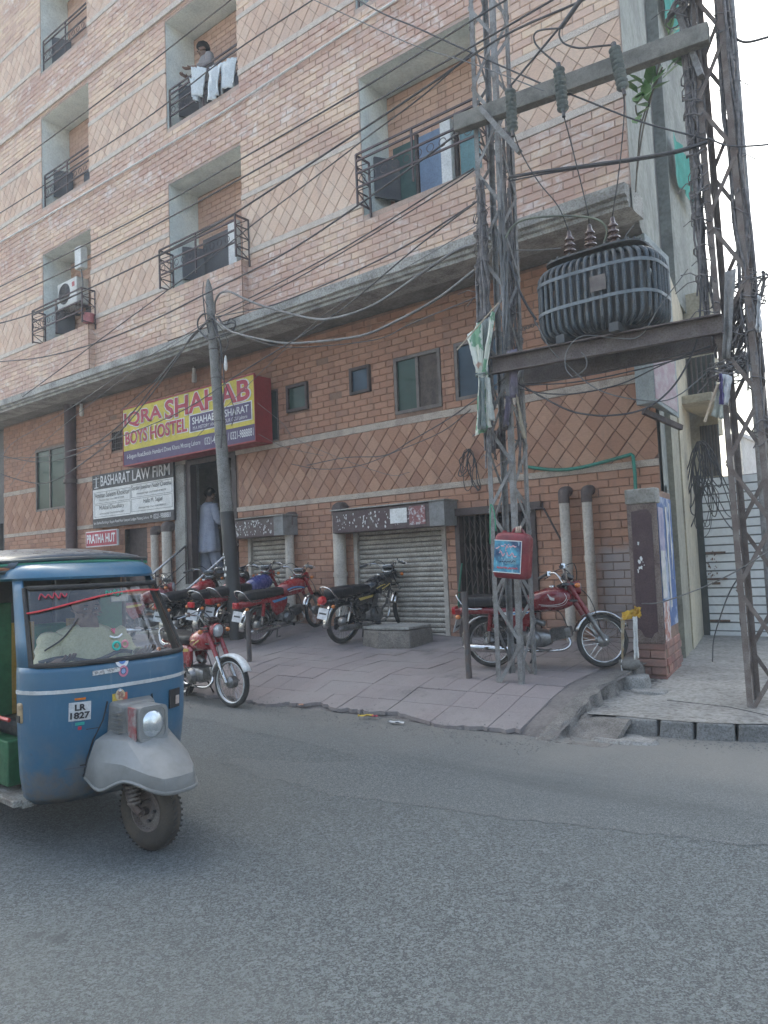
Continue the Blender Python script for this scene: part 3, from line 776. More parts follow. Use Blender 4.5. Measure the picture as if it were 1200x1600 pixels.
tl.sort(key=lambda q:-q[0]+0.3*q[2])
def tilegeo(x0,x1,y0,y1,j,ox=0,oy=0,oz=0):
    g=.0026;a,b,c,d=x0+g,x1-g,y0+g,y1-g
    P=[(a,c),(b,c),(b,d),(a,d)]
    if j==0:
        k=5;P=[(a+(b-a)*q/k,c+edgeY(a+(b-a)*q/k)-5.83+rd.uniform(-.02,.025)) for q in range(k+1)]+[(b,d),(a,d)]
    dz=rd.uniform(-.0025,.0035);tx=rd.uniform(-.012,.012)*.6;ty=rd.uniform(-.012,.012)*.6
    top=[(x-ox,y-oy,T(x,y)+dz+(x-x0)*tx+(y-y0)*ty-oz) for x,y in P];n=len(P)
    return top+[(x,y,z-.035) for x,y,z in top],[tuple(range(n))]+[((k+1)%n,k,k+n,(k+1)%n+n) for k in range(n)]
for q in tl[:290]:
    oz=T(q[0],q[2]);vs,fs=tilegeo(*q,q[0],q[2],oz)
    MB().add(vs,fs).build('paving_tile',PAVT,pav,loc=(q[0],q[2],oz))
m=MB()
for q in tl[290:]:
    vs,fs=tilegeo(*q);m.add(vs,fs)
m.build('paving_tile',PAVT,pav,kind='stuff')
# broken cement margin between the tiles and the alley slab
def lump(cx,cy,z0,z1,rx,ry,seed,k=12,tp=.9):
    r=random.Random(seed);o=[];u=[]
    for i in range(k):
        a=2*PI*i/k;f=r.uniform(.8,1.15);o.append((cx+rx*f*math.cos(a),cy+ry*f*math.sin(a),z0));f2=f*tp
        u.append((cx+rx*f2*math.cos(a),cy+ry*f2*math.sin(a),z1+r.uniform(-.012,.012)))
    return [o,u]
CEM=mk('cement',(.30,.295,.28),(.19,.185,.175),.93,sc=5,bump=.8,bsc=40,bd=.012,fine=.25)
m=MB();g=[];NXc,NYc=44,110
from mathutils import noise as mn
for i in range(NYc+1):
    y=lerp(5.74,9.0,i/NYc);row=[]
    for j in range(NXc+1):
        x=lerp(-3.12,-2.50 if y<7.6 else -2.62-.3*(y-7.6),j/NXc)
        nz_=mn.noise(Vector((x*3,y*3,0)))*.5+mn.noise(Vector((x*9,y*9,1)))*.3
        hi=T(-3.2,y)*(1 if y>6.0 else max(0,(y-5.74)/.26))
        low=.118*min(max((y-5.98)/.30,0),1)+min(max((y-6.45)*.06,0),.08)
        e=-2.97+.16*nz_
        u=min(max((x-e)/.025,0),1);u=u*u*(3-2*u)
        z=lerp(hi,low,u)+nz_*.02-(.05 if .0<u<1 else 0)*(1 if y>6.2 else .3)+(.03*mn.noise(Vector((x*17,y*17,3))) if u>0 and x<e+.16 else 0)
        if j==0:z-=.012
        if j==NXc:z-=.03
        row.append((x,y,z-(.03 if i==0 else 0)))
    g.append(row)
m.loft(g,False,False);m.build('broken_cement_edge',mk('edge_cement',(.215,.20,.185),(.13,.12,.11),.95,sc=7,bump=1.0,bsc=35,bd=.015,fine=.3),pav,smooth=50)
# alley slab and kerb
SLAB=mk('slab_concrete',(.30,.285,.26),(.215,.205,.19),.92,sc=1.8,bump=.5,bsc=35,bd=.01,fine=.25)
m=MB();kt=[(-2.95,6.30),(-2.66,6.34),(-2.30,6.35),(-2.0,6.37),(-1.7,6.46),(-1.5,6.54),(-1.0,6.68),(6,6.9)]
vs=[];fs=[]
ys=[0,.05,.15,.3,.5,.75,1]
for i,(a,b) in enumerate(kt):
    b2=b+.04
    for q in ys:vs.append((a if q<.1 else lerp(a,a-.22*(12.5-b2),q) if i<2 else a-.0*q,lerp(b2,12.6,q),.132+min(max((lerp(b2,12.6,q)-6.45)*.06,0),.08)+rd.uniform(-.002,.002)))
for i in range(len(kt)-1):
    for j in range(len(ys)-1):
        a=i*len(ys)+j;fs.append((a,a+len(ys),a+len(ys)+1,a+1))
slab=MB().add(vs,fs).build('alley_slab',SLAB,smooth=60,kind='structure')
MB().add([(-7,8.3,.10),(8,8.3,.10),(8,40,.10),(-7,40,.10)],[(0,1,2,3)]).build('alley_ground',GRND,kind='structure')
MB().tube([(x_,y_,T(0,y_)+.001) for x_,y_ in ((-2.45,7.05),(-2.2,7.02),(-1.9,6.98),(-1.6,6.83),(-1.3,6.7))],.004,4).build('crack',BLACK,slab)
KERBM=mk('kerb_stone',(.20,.20,.195),(.13,.13,.127),.93,sc=5,bump=.8,bsc=40,bd=.012,fine=.25)
kerb=bpy.data.objects.new('kerb',None);COL.objects.link(kerb);tag(kerb,kind='structure')
ks=[((-2.66,6.30),(-2.30,6.33)),((-2.285,6.33),(-2.02,6.355)),((-2.0,6.36),(-1.725,6.45)),((-1.71,6.455),(-1.42,6.56)),((-1.405,6.565),(-1.1,6.66)),((-1.09,6.66),(-.75,6.75))]
for i,((a,b),(c,d)) in enumerate(ks):
    p=Vector((a,b,0));q=Vector((c,d,0));u=(q-p).normalized();nn=Vector((-u.y,u.x,0))
    pts=[p,q,q+nn*.15,p+nn*.15]
    m=MB();h=.128
    m.add([(x.x,x.y,-.02) for x in pts]+[(pts[0].x+.01,pts[0].y+.03,h),(pts[1].x-.01,pts[1].y+.03,h),(pts[2].x,pts[2].y,h+.002),(pts[3].x,pts[3].y,h+.002)],[(0,3,2,1),(4,5,6,7),(0,1,5,4),(1,2,6,5),(2,3,7,6),(3,0,4,7)])
    m.build('kerb_stone',KERBM,kerb,bevel=.012)
# step of rubble at the foot of the brick pier
m=MB();m.loft(lump(-2.70,7.35,.10,.20,.19,.16,3,11,.93));m.build('rubble_step',CEM,slab,smooth=30,bevel=.012)
m=MB();m.loft(lump(-2.93,7.5,.15,.30,.17,.18,5,11,.85));m.build('rubble_step',CEM,slab,smooth=30,bevel=.012)
m=MB();m.loft(lump(-2.5,6.1,-.01,.018,.36,.2,8,14,.85));m.build('gutter_patch',CEM,slab,smooth=30)

# ================================================================== BRICK PIER WITH POSTERS
PIX0,PIX1,PIY=-3.05,-2.77,8.0
pier=thing('brick_pier','short brick pier with maroon panel and torn posters at the corner of the hostel','pier',(0,0,0))
zt=2.17
def psk(b): # the pier runs back along the skewed alley line
    b.v=[(x-.17*(y-PIY) if y>PIY+.05 else x,y,z) for x,y,z in b.v];return b
psk(MB().box(PIX0,PIX1,PIY,8.98,.05,zt)).build('core',MORT,pier)
PB=brickmat('pier_brick',(.33,.15,.12),(.42,.22,.17),(.22,.11,.10),False)
def pbrick(x0,x1,y0,y1,z0,z1):psk(MB().box(x0,x1,y0,y1,z0,z1)).build('brick',PB,pier,bevel=.006)
for i in range(5):
    z=.16+i*.085;o=.01*((i*7)%3-1)
    if i%2:pbrick(PIX0-.012,(PIX0+PIX1)/2-.004,PIY-.022+o,PIY+.01,z,z+.074);pbrick((PIX0+PIX1)/2+.004,PIX1+.012,PIY-.022+o,PIY+.01,z,z+.074)
    else:pbrick(PIX0-.014,PIX1+.014,PIY-.022-o,PIY+.01,z,z+.074)
    for k in range(4):
        y=PIY+.06+k*.23+(i%2)*.1;pbrick(PIX1-.01,PIX1+.014+o*.5,y,y+.22,z,z+.074)
MAR=mk('maroon_panel',(.065,.033,.04),(.10,.06,.06),.6,sc=6,bump=.25,fine=.25)
MB().box(PIX0-.02,PIX1+.012,PIY-.035,PIY+.008,.56,2.02).build('plaster_face',mk('pier_plaster',(.24,.19,.165),(.14,.10,.09),.9,sc=6,bump=.6,bsc=40,bd=.012,fine=.3),pier,bevel=.012)
m=MB()
rp=[(PIX0+.02,.72),(PIX0+.06,.70),(PIX0+.10,.63),(PIX0+.17,.62),(PIX0+.20,.67),(PIX0+.24,.69),(PIX0+.245,1.9),(PIX0+.2,1.96),(PIX0+.03,1.94)]
m.prism([(x,PIY-.039,z) for x,z in rp],(0,.01,0));m.build('maroon_panel',MAR,pier)
MB().box(PIX0-.03,PIX1+.02,PIY-.045,PIY+.1,2.02,zt+.01).build('cap',CONC,pier,bevel=.015)
flakes(PIX0+.05,PIX0+.14,PIY-.0405,1.30,1.48,9,WHITE,pier,4,.035);flakes(PIX0+.05,PIX0+.10,PIY-.0405,1.55,1.62,2,WHITE,pier,6,.03)
SIDEB=mk('poster_blue',(.06,.12,.28),(.35,.40,.50),.75,sc=3.5,lo=.5,hi=.6,bump=.1)
SIDEP=mk('poster_pale',(.42,.44,.40),(.58,.55,.56),.8,sc=9,lo=.4,hi=.6,bump=.05);SIDER=mk('poster_orange',(.38,.16,.12),(.55,.5,.48),.8,sc=12,lo=.45,hi=.55,bump=.05)
xs=PIX1+.004
psk(MB().box(xs-.01,xs+.002,PIY+.06,8.96,.7,2.1)).build('side_face',SIDEB,pier)
rdp=random.Random(12)
def torn(y0,y1,z0,z1,mat,off=.006):
    k=9;p=[(y0+rdp.uniform(0,.02),z0+(z1-z0)*i/k) for i in range(k+1)]+[(y1-rdp.uniform(0,.05),z1-(z1-z0)*i/k) for i in range(k+1)]
    MB().prism([(xs+off-.17*(y-PIY),y,z) for y,z in p],(-.002,0,0)).build('poster',mat,pier)
torn(PIY+.05,PIY+.40,1.45,1.98,mk('poster_mauve',(.36,.33,.42),(.2,.2,.32),.8,sc=7),.007);torn(PIY+.06,PIY+.34,1.02,1.52,SIDEP,.009);torn(PIY+.03,PIY+.42,.55,.98,SIDER,.007)
torn(PIY+.5,PIY+.62,.9,2.0,SIDEP,.008);torn(PIY+.75,PIY+.82,1.2,2.05,WHITE,.008)
# ================================================================== ALLEY BUILDING, GATE
cb=thing('cream_building','cream plastered building with a ledge over barred windows, down the alley beside the hostel','building',(0,0,0))
def sk(y,off=0): return -3.04-.22*(y-9)+off
m=MB();m.add([(sk(9.0,.03),9.02,0),(sk(9.6,.03),9.6,0),(sk(9.6,.03),9.6,4.2),(sk(9.0,.03),9.02,4.2)],[(0,1,2,3)]);m.build('grey_strip',PLASS,cb)
MB().add([(sk(9.0,.036),9.1,.1),(sk(9.6,.036),9.5,.1),(sk(9.6,.036),9.5,2.3),(sk(9.0,.036),9.1,2.3)],[(0,1,2,3)]).build('poster_strip',SIDEB,cb)
OLV=mk('olive_plaster',(.33,.31,.24),(.24,.225,.18),.9,sc=2,bump=.25)
m=MB();m.prism([(sk(9.6),9.6,0),(sk(9.6,.10),9.6,0),(sk(10.5,.10),10.5,0),(sk(10.5),10.5,0)],(0,0,5.3));m.build('pilaster',OLV,cb)
m=MB();m.prism([(sk(10.5),10.5,0),(sk(10.5,.12),10.5,0),(sk(12.4,.12),12.4,0),(sk(12.4),12.4,0)],(0,0,5.3));m.build('wall',CREAM,cb)
def PX(x,z,Y): return (ray(x,800).x/ray(x,800).y*Y,Y,z)
wy=12.5
xg0=PX(1093,0,wy)[0];xw1=PX(1137,0,wy)[0]
m=MB();m.box(xg0-.4,xw1-.05,wy+.02,wy+.25,3.3,5.6)
m.build('front_wall',CREAM,cb)
MB().box(xg0-.1,xw1-.06,wy-.02,wy+.01,2.6,3.3).build('front_band',CREAM,cb)
ylp=wy-1.3
l=MB().box(PX(1062,0,ylp)[0],PX(1125,0,ylp)[0],ylp,wy+.02,3.60,3.72).build('ledge',CREAM,cb,bevel=.01)
DKW=mk('alley_window',(.045,.055,.05),(.08,.085,.08),.6,bump=.1)
for z0,z1,xa,xb in ((3.74,4.55,1085,1133),(2.65,3.45,1103,1132)):
    f=MB().box(PX(xa,0,wy)[0],PX(xb,0,wy)[0],wy-.03,wy+.018,z0,z1).build('window',DKW,cb)
    m=MB()
    for k in range(6):
        x=lerp(PX(xa,0,wy)[0],PX(xb,0,wy)[0],(k+.5)/6);m.box(x-.012,x+.012,wy-.05,wy-.031,z0,z1)
    m.build('window_bar',ALU,f)
gate=thing('metal_gate','white ribbed sheet metal gate with rusty bolts closing the alley','gate',(0,0,0))
gy=12.35;ga,gb=PX(1096,0,gy)[0],PX(1240,0,gy)[0];GATE=mk('gate_white',(.80,.81,.80),(.70,.71,.70),.6,sc=1.2,bump=.05,fine=.05)
nr=18;gz0,gz1=.16,2.62
for i in range(nr):
    z=lerp(gz0+.12,gz1,i/nr);h=(gz1-gz0-.12)/nr
    m=MB();m.loft([[(x,gy,z+.006),(x,gy-.012,z+.008),(x,gy-.012,z+h-.012),(x,gy,z+h-.010)] for x in (ga,gb)],False,False)
    m.v=[(x_,y_,z_+(.003 if z_<z+.02 else -.002)) for x_,y_,z_ in m.v];m.build('ribbed_sheet',GATE,gate)
MB().box(ga,gb,gy+.004,gy+.02,.14,gz1).build('gate_backing',mk('gate_backing',(.22,.22,.215),None,.8),gate)
m=MB();m.box(ga-.12,ga+.02,gy-.04,gy+.06,.05,gz1+.05);m.build('gate_post',DKW,gate);MB().box(ga+.02,gb,gy-.04,gy+.02,.08,.27).build('gate_frame',GATE,gate)
RST=mk('rust_patch',(.12,.07,.05),(.22,.15,.11),.95,sc=20)
m=MB()
for z in (1.45,1.05,.42):m.box(ga+.03,ga+.32,gy-.05,gy-.035,z,z+.03)
m.cyl((ga+.1,gy-.06,1.0),(ga+.22,gy-.06,1.0),.018,n=8);m.build('bolt',RST,gate)
flakes(ga+.02,ga+.18,gy-.024,1.0,1.5,40,RST,gate,5,.03,'rust_patch')
# far buildings beyond the gate and the neighbour at the left
FARB=mk('far_building',(.50,.50,.50),(.38,.38,.38),.9,sc=.6,bump=0)
def farb(xa,xb,Y,z,label,mat,nw):
    t_=thing('distant_building',label,'building',(0,0,0))
    a=PX(xa,0,Y)[0];b=PX(xb,0,Y)[0]
    MB().box(a,b,Y,Y+6,0,z).build('wall',mat,t_)
    for i in range(nw):
        x=lerp(a,b,(i+.3)/nw);MB().box(x,x+(b-a)/nw*.45,Y-.03,Y-.002,z-1.6,z-.6).build('window',DARK,t_)
    MB().box(a-.1,b+.1,Y-.15,Y+6.1,z,z+.15).build('parapet',mat,t_)
farb(1150,1166,32,W(1158,683,32).z,'small pale building far beyond the alley gate, left one',FARB,1)
farb(1168,1260,40,W(1180,716,40).z,'low pink grey house far beyond the alley gate, right one',mk('far_pink',(.42,.36,.35),None,.9,sc=.6,bump=0),4)
nb=thing('neighbour_building','dark shaded neighbouring building at the left end of the hostel','building',(0,0,0))
MB().box(-26,-19.3,9.1,14,-.2,5.25).build('wall',mk('neighbour_wall',(.16,.15,.14),(.10,.095,.09),.9,sc=1.5,bump=.3),nb)
MB().box(-21.5,-19.55,9.02,9.11,.4,2.9).build('door',DARK,nb)
# alley-side rear block with green netting
rb=thing('rear_block','tall grey block rising behind the hostel along the alley, hung with green netting','building',(0,0,0))
def sk8(y,off=0): return -2.88-.22*(y-8.2)+off
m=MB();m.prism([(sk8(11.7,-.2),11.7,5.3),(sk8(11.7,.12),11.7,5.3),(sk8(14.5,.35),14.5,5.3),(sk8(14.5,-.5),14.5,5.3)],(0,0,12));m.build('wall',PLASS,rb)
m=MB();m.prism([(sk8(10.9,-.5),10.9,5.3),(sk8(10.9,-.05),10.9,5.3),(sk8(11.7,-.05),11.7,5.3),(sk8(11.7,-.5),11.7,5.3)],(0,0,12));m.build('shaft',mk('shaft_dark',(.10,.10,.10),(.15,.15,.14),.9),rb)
NET=mk('green_netting',(.02,.24,.19),(.04,.33,.27),.85,sc=6,bump=.3)
def netting(y0,y1,z0,z1,seed,parent=rb):
    r=random.Random(seed);m=MB();rg=[]
    for i in range(9):
        y=lerp(y0,y1,i/8);o=.20+.22*(i/8)+.03*math.sin(i*2.3+seed)
        rg.append([(sk8(y,.0+o+.01*r.random()),y,lerp(z0+r.uniform(-.05,.05),z1,k/5)) for k in range(6)])
    m.loft(rg,False,False);m.build('netting',NET,parent,smooth=60)
netting(11.75,13.3,W(1082,302,12.5).z,W(1076,232,12.5).z,1);netting(11.75,13.2,W(1055,45,12.3).z,W(1050,-20,12.3).z+.3,2)
# ================================================================== ELECTRICITY
def angle_leg(m,p,q,w=.05,t_=.008,sx=1,sy=1):
    "L-section leg"
    p=Vector(p);q=Vector(q)
    m.bar(p+Vector((sx*w/2,0,0)),q+Vector((sx*w/2,0,0)),w,t_,(0,1,0)) if 0 else None
    d=(q-p).normalized();a=Vector((1,0,0))*sx;b=Vector((0,1,0))*sy
    pts=[Vector((0,0,0)),a*w,a*w+b*t_,a*t_+b*t_,a*t_+b*w,b*w]
    m.loft([[p+k for k in pts],[q+k for k in pts]],True,True)
def tower(name,label,legsb,legst,zb,zt,mat,n,parent_parts=None,rail=True):
    t_=thing(name,label,'pylon',(legsb[0][0],legsb[0][1],zb));o=Vector(t_.location)
    sg=[(1,1),(-1,1),(-1,-1),(1,-1)]
    LB=[Vector((x,y,zb-.05))-o for x,y in legsb];LT=[Vector((x,y,zt))-o for x,y in legst]
    for i in range(4):
        m=MB();angle_leg(m,LB[i],LT[i],.05,.007,*sg[i]);m.build('leg',mat,t_)
    for f in range(4):
        a0,a1=LB[f],LT[f];b0,b1=LB[(f+1)%4],LT[(f+1)%4]
        off=(f%2)*.5
        for k in range(n):
            u0=(k+off)/n;u1=(k+1+off)/n
            if u1>1:continue
            p=a0.lerp(a1,u0);q=b0.lerp(b1,u1)
            if k%2:p=a0.lerp(a1,u1);q=b0.lerp(b1,u0)
            MB().bar(p,q,.035,.006,(0,1,0) if f%2==0 else (1,0,0)).build('brace',mat,t_)
    return t_
TLb=[(-4.02,6.72),(-3.73,6.73),(-3.80,7.16),(-4.09,7.14)]
TLt=[(-3.955,6.75),(-3.665,6.75),(-3.70,7.14),(-3.99,7.14)]
towL=tower('lattice_pylon','narrow grey lattice pylon standing on the pavement in front of the parked red motorbike',TLb,TLt,.27,8.2,STEELL,18)
TRb=[(-1.77,7.03),(-1.44,7.05),(-1.46,7.36),(-1.78,7.34)]
TRt=[(-1.86,7.03),(-1.60,7.03),(-1.60,7.32),(-1.86,7.32)]
towR=tower('lattice_pylon','tall cable wrapped lattice pylon on the alley slab at the right edge',TRb,TRt,.13,8.2,RUST,15)
# carrying beams
bm=thing('transformer_platform','pair of rusty steel channel beams carrying the transformer between the two pylons','beam',(-2.9,6.9,3.4))
def channel(m,p,q,h=.17,w=.075,t_=.01,s=1):
    p=Vector(p);q=Vector(q);y=Vector((0,s,0));z=Vector((0,0,1))
    prof=[(0,0),(0,h),(w,h),(w,h-t_),(t_,h-t_),(t_,t_),(w,t_),(w,0)]
    m.loft([[e+y*a+z*b for a,b in prof] for e in (p,q)],True,True)
o=Vector(bm.location)
BEAM=mk('beam_steel',(.115,.09,.085),(.19,.16,.145),.75,metal=.2,sc=5,bump=.3,fine=.25)
for y0,y1,s in ((6.64,6.93,-1),(7.27,7.45,1)):
    m=MB();channel(m,Vector((-3.83,y0,3.34))-o,Vector((-1.72,y1,3.35))-o,.17,.075,.012,s);m.build('channel',BEAM,bm)
# top crossarm
ca=thing('crossarm','heavy weathered crossarm beam across both pylons high above the street','crossarm',(-2.9,6.6,6.1))
o=Vector(ca.location)
A0=W(712,196,6.66);A1=W(1108,52,6.95)
m=MB();m.bar(A0-o,A1-o,.11,.17);m.build('beam',mk('crossarm_wood',(.22,.21,.185),(.13,.125,.11),.8,sc=6,bump=.3),ca,bevel=.008)
MB().bar(W(752,170,6.6)-o,W(812,238,6.6)-o,.05,.05).build('strut',STEELL,ca);MB().bar(W(1060,20,7.0)-o,W(1096,120,7.0)-o,.08,.05).build('strut',STEELL,ca)
# insulators
INS=mk('brown_insulator',(.085,.045,.035),(.12,.08,.07),.25,sc=12,bump=0,coat=.5);INSG=mk('grey_insulator',(.16,.19,.185),(.10,.12,.12),.35,sc=12,bump=0)
def insulator(p,q,r,n,mat,name,label,grp):
    p=Vector(p);q=Vector(q);t_=thing(name,label,'insulator',tuple(p),0,grp);L=(q-p).length;prof=[(r*.35,0)]
    for i in range(n):
        h=L*(i+.15)/n;prof+=[(r*.35,h),(r,h+L/n*.18),(r*.95,h+L/n*.34),(r*.4,h+L/n*.6)]
    prof.append((r*.35,L))
    MB().lathe(prof,(0,0,0),q-p,16,True).build('shed_stack',mat,t_,smooth=50)
    d=(q-p).normalized()
    MB().cyl(-d*.06,Vector((0,0,0)),r*.45,n=8).build('cap',STEEL,t_);e=(q-p);MB().cyl(e,e+d*.06,r*.3,n=8).build('pin',STEEL,t_)
    return t_
fuses=[]
for i,((ax,ay),(bx_,by)) in enumerate((((797,142),(801,205)),((873,108),(880,174)),((960,76),(974,140)))):
    insulator(W(ax,ay,6.50),W(bx_,by,6.42),.055,9,INSG,'fuse_insulator',['leftmost','middle','rightmost'][i]+' of the three fuse insulators hanging on the crossarm','fuse insulators on the crossarm')
# ---- transformer
TRM=mk('transformer_grey',(.075,.093,.107),(.075,.066,.058),.45,sc=7,lo=.45,hi=.75,bump=.15,metal=.1,fine=.3)
TRD=mk('transformer_dark',(.05,.055,.058),(.075,.07,.066),.55,sc=6,bump=.15)
tx0,tx1=W(842,450,6.95).x,W(1036,450,6.95).x
tc=Vector(((tx0+tx1)/2,7.05,3.51));tw=(tx1-tx0)/2
tr=thing('transformer','grey pole mounted transformer ringed with curved cooling tubes on the channel beams','transformer',tuple(tc))
def sup(a,rx,ry,e=2.6):
    c,s=math.cos(a),math.sin(a);return (rx*abs(c)**(2/e)*(1 if c>=0 else -1),ry*abs(s)**(2/e)*(1 if s>=0 else -1))
TD=.40
rg=[]
for z,f in ((.07,.62),(.10,.66),(.86,.66),(.90,.64)):
    rg.append([(*sup(2*PI*k/40,tw*f*1.12,TD*f*1.1,4),z) for k in range(40)])
MB().loft(rg).build('tank',TRD,tr,smooth=50)
nt_=46;me=None
_aa=np.linspace(0,2*PI,2001);_pp=np.array([sup(a_,tw,TD,3.2) for a_ in _aa]);_ll=np.concatenate([[0],np.cumsum(np.hypot(*np.diff(_pp,axis=0).T))])
for k in range(nt_):
    a=float(np.interp(_ll[-1]*(k+.5)/nt_,_ll,_aa))
    xo,yo=sup(a,tw,TD,3.2);xi,yi=sup(a,tw*.66,TD*.60,3.2)
    pts=smoothpts([(xi,yi,.86),(lerp(xi,xo,.55),lerp(yi,yo,.55),.86),(lerp(xi,xo,.92),lerp(yi,yo,.92),.80),(xo,yo,.68),(xo,yo,.30),(lerp(xi,xo,.92),lerp(yi,yo,.92),.16),(lerp(xi,xo,.5),lerp(yi,yo,.5),.10),(xi,yi,.10)],4)
    MB().tube(pts,.021,8,False).build('cooling_tube',TRM,tr,smooth=60)
BAND=mk('transformer_band',(.16,.185,.20),(.11,.13,.145),.45,bump=.05)
for z in (.36,.68):
    m=MB();out=[(*sup(2*PI*k/60,tw+.024,TD+.024,3.2),z) for k in range(60)];inn=[(*sup(2*PI*k/60,tw+.018,TD+.018,3.2),z) for k in range(60)]
    m.loft([out,[(x,y,z+.035) for x,y,_ in out],[(x,y,z+.035) for x,y,_ in inn],inn],True,False);m.build('band',BAND,tr)
m=MB();m.loft([[(*sup(2*PI*k/40,tw*.84,TD*.86,4),z) for k in range(40)] for z in (.925,.945)]);m.loft([[(*sup(2*PI*k/40,tw*.60,TD*.60,4),z) for k in range(40)] for z in (.86,.97)])
m.build('lid',TRD,tr,smooth=40)
m=MB()
for k in range(22):
    x,y=sup(2*PI*k/22,tw*.80,TD*.82,4);m.cyl((x,y,.945),(x,y,.97),.012,n=6)
m.build('lid_bolt',TRD,tr)
for a_,b_ in ((-.55,-.40),(.35,.5)):MB().box(tw*a_,tw*b_,-.42,.42,.0,.09).build('foot',TRD,tr)
MB().box(tw*.1,tw*.36,-.445,-.438,.44,.60).build('rating_plate',ALU,tr);m=MB();m.lathe([(.0,0),(.10,.0),(.10,.02),(.0,.03)],(tw*.45,.05,.97),(0,0,1),16);m.build('filler_cap',TRD,tr)
for k,(bx1,by1,lab) in enumerate(((888,392,'left'),(922,386,'middle'),(960,376,'right'))):
    P=W(bx1,by1,6.93)-tc;top=W(bx1-1,by1-43,6.93)-tc
    b=Vector((P.x,P.y,.96));prof=[(.05,0),(.05,.02)]
    for j,rr in enumerate((.075,.068,.060,.052)):
        h=.03+j*.065;prof+=[(.03,h),(rr,h+.012),(rr*.95,h+.026),(.03,h+.05)]
    prof+=[(.026,.30),(.018,.34),(.0,.345)]
    MB().lathe(prof,b,(0,0,1),18).build('bushing',INS,tr,smooth=60)
tr.scale=(.95,.95,.90)
BT=[tc+Vector(((W(x,y,6.93)-tc).x*.95,(W(x,y,6.93)-tc).y*.95,1.17)) for x,y in ((888,392),(922,386),(960,376))]
m=MB();p=W(838,500,6.9)-tc;q=W(806,512,6.75)-tc;n_=9
for i in range(n_):
    c=p.lerp(q,(i+.5)/n_);d=(q-p).normalized();m.torus(c,d.cross(Vector((0,0,1) if i%2 else (0,1,0))),.018,.005,8,4)
m.build('chain',RUST,tr)
# ---- wires
WN=[0]
def wire(pts,r=.009,mat=WIRE,label=None,grp='overhead wires crossing the facade',name='overhead_wire',sm=5):
    m=MB();m.tube(smoothpts(pts,sm),r,5,False)
    o=m.build(name,mat,smooth=180);tag(o,label or 'thin dark overhead wire running along the street past the upper floors','wire',grp);return o
def wpx(L,Y0,Y1=None,**k):
    Y1=Y0 if Y1 is None else Y1;n=len(L)
    return wire([W(x,y,lerp(Y0,Y1,i/(n-1))) for i,(x,y) in enumerate(L)],**k)
wpx([(-60,317),(0,273),(100,200),(230,102),(360,0),(420,-48)],6.4,label='topmost dark wire at the upper left, crossing the third floor balconies')
wpx([(-60,370),(0,333),(207,200),(350,92),(488,0),(560,-50)],6.5,label='second dark wire from the top at the upper left')
wpx([(-60,480),(0,448),(207,345),(400,235),(560,142),(737,32),(790,0),(860,-45)],6.4,r=.010,label='third wire from the top at the upper left, thin and dark')
wpx([(-60,502),(0,472),(150,400),(320,310),(480,220),(650,122),(737,73),(863,0),(930,-40)],6.5,r=.011,label='fourth wire from the top at the upper left, close under the third')
wpx([(-60,515),(0,505),(67,483),(200,422),(327,357),(418,300),(530,226),(650,147),(780,60),(905,3),(980,-35)],6.5,r=.012,label='thick fifth wire crossing the balconies and rising behind the left pylon')
wpx([(35,620),(90,580),(153,533),(257,457),(317,413),(400,347),(488,280),(570,217),(660,150),(737,82)],6.5,r=.008,label='thin wire climbing steeply from the lower left cornice past the middle balcony')
wpx([(-50,567),(0,565),(67,558),(147,537),(233,503),(333,453),(460,387),(617,280),(717,207)],6.55,r=.011,label='sagging black cable passing behind the top of the utility pole to the crossarm')
wpx([(338,492),(440,440),(550,380),(683,297),(740,263)],7.6,6.7,r=.009,label='wire from the utility pole top to the left pylon, upper of a close pair')
wpx([(338,498),(440,448),(556,382),(690,300),(742,265)],7.6,6.75,r=.008,label='wire from the utility pole top to the left pylon, lower of a close pair')
wpx([(337,495),(380,487),(437,473),(557,423),(650,375),(745,315)],7.6,6.7,r=.010,label='black cable from the utility pole passing over the cornice edge to the pylon')
wpx([(0,716),(60,714),(120,702),(192,681),(290,639),(380,580),(507,502),(567,457),(650,387),(745,315)],8.1,6.7,r=.009,label='thin black wire falling past the yellow hostel sign toward the far left window')
wpx([(300,690),(430,560),(533,473),(640,415),(745,352)],8.2,6.7,r=.005,mat=WIREG,label='very thin grey wire rising from behind the yellow sign to the pylon')
wpx([(336,490),(336,472),(342,460),(350,456),(362,457),(385,468),(417,480),(483,497),(523,497),(583,477),(650,433),(710,393),(745,380)],7.75,6.7,r=.017,mat=WIREG,grp=None,label='thick grey cable looping from the utility pole top to the pylon, upper of two')
wpx([(336,500),(350,510),(367,520),(433,535),(483,535),(563,525),(617,503),(683,467),(742,422)],7.75,6.7,r=.017,mat=WIREG,grp=None,label='thick grey cable drooping from the utility pole to the pylon, lower of two')
wpx([(370,522),(433,541),(500,541),(575,533),(610,523),(640,507),(748,463)],7.75,6.7,r=.007,label='thin cable dipping just below the thick lower one under the cornice')
SGC='service cables sagging from the utility pole to the left'
wpx([(330,498),(300,525),(276,562),(225,631),(172,690),(120,730),(90,748),(56,755),(0,740),(-40,715)],7.7,8.4,r=.012,grp=SGC,label='black service cable sagging lowest over the far left window')
wpx([(328,496),(290,540),(240,603),(200,652),(150,693),(110,713),(60,722),(0,712)],7.7,8.5,r=.011,grp=SGC,label='black service cable sagging to the left above the lowest one')
wpx([(327,500),(285,545),(245,592),(190,640)],7.7,8.6,r=.010,grp=SGC,label='short black service cable running from the pole to the wall over the yellow sign')
wpx([(325,502),(200,577),(125,628),(60,668),(20,692),(3,713)],7.7,8.85,r=.007,grp=SGC,label='thin taut grey wire from the utility pole to the far left corner under the cornice',mat=WIREG)
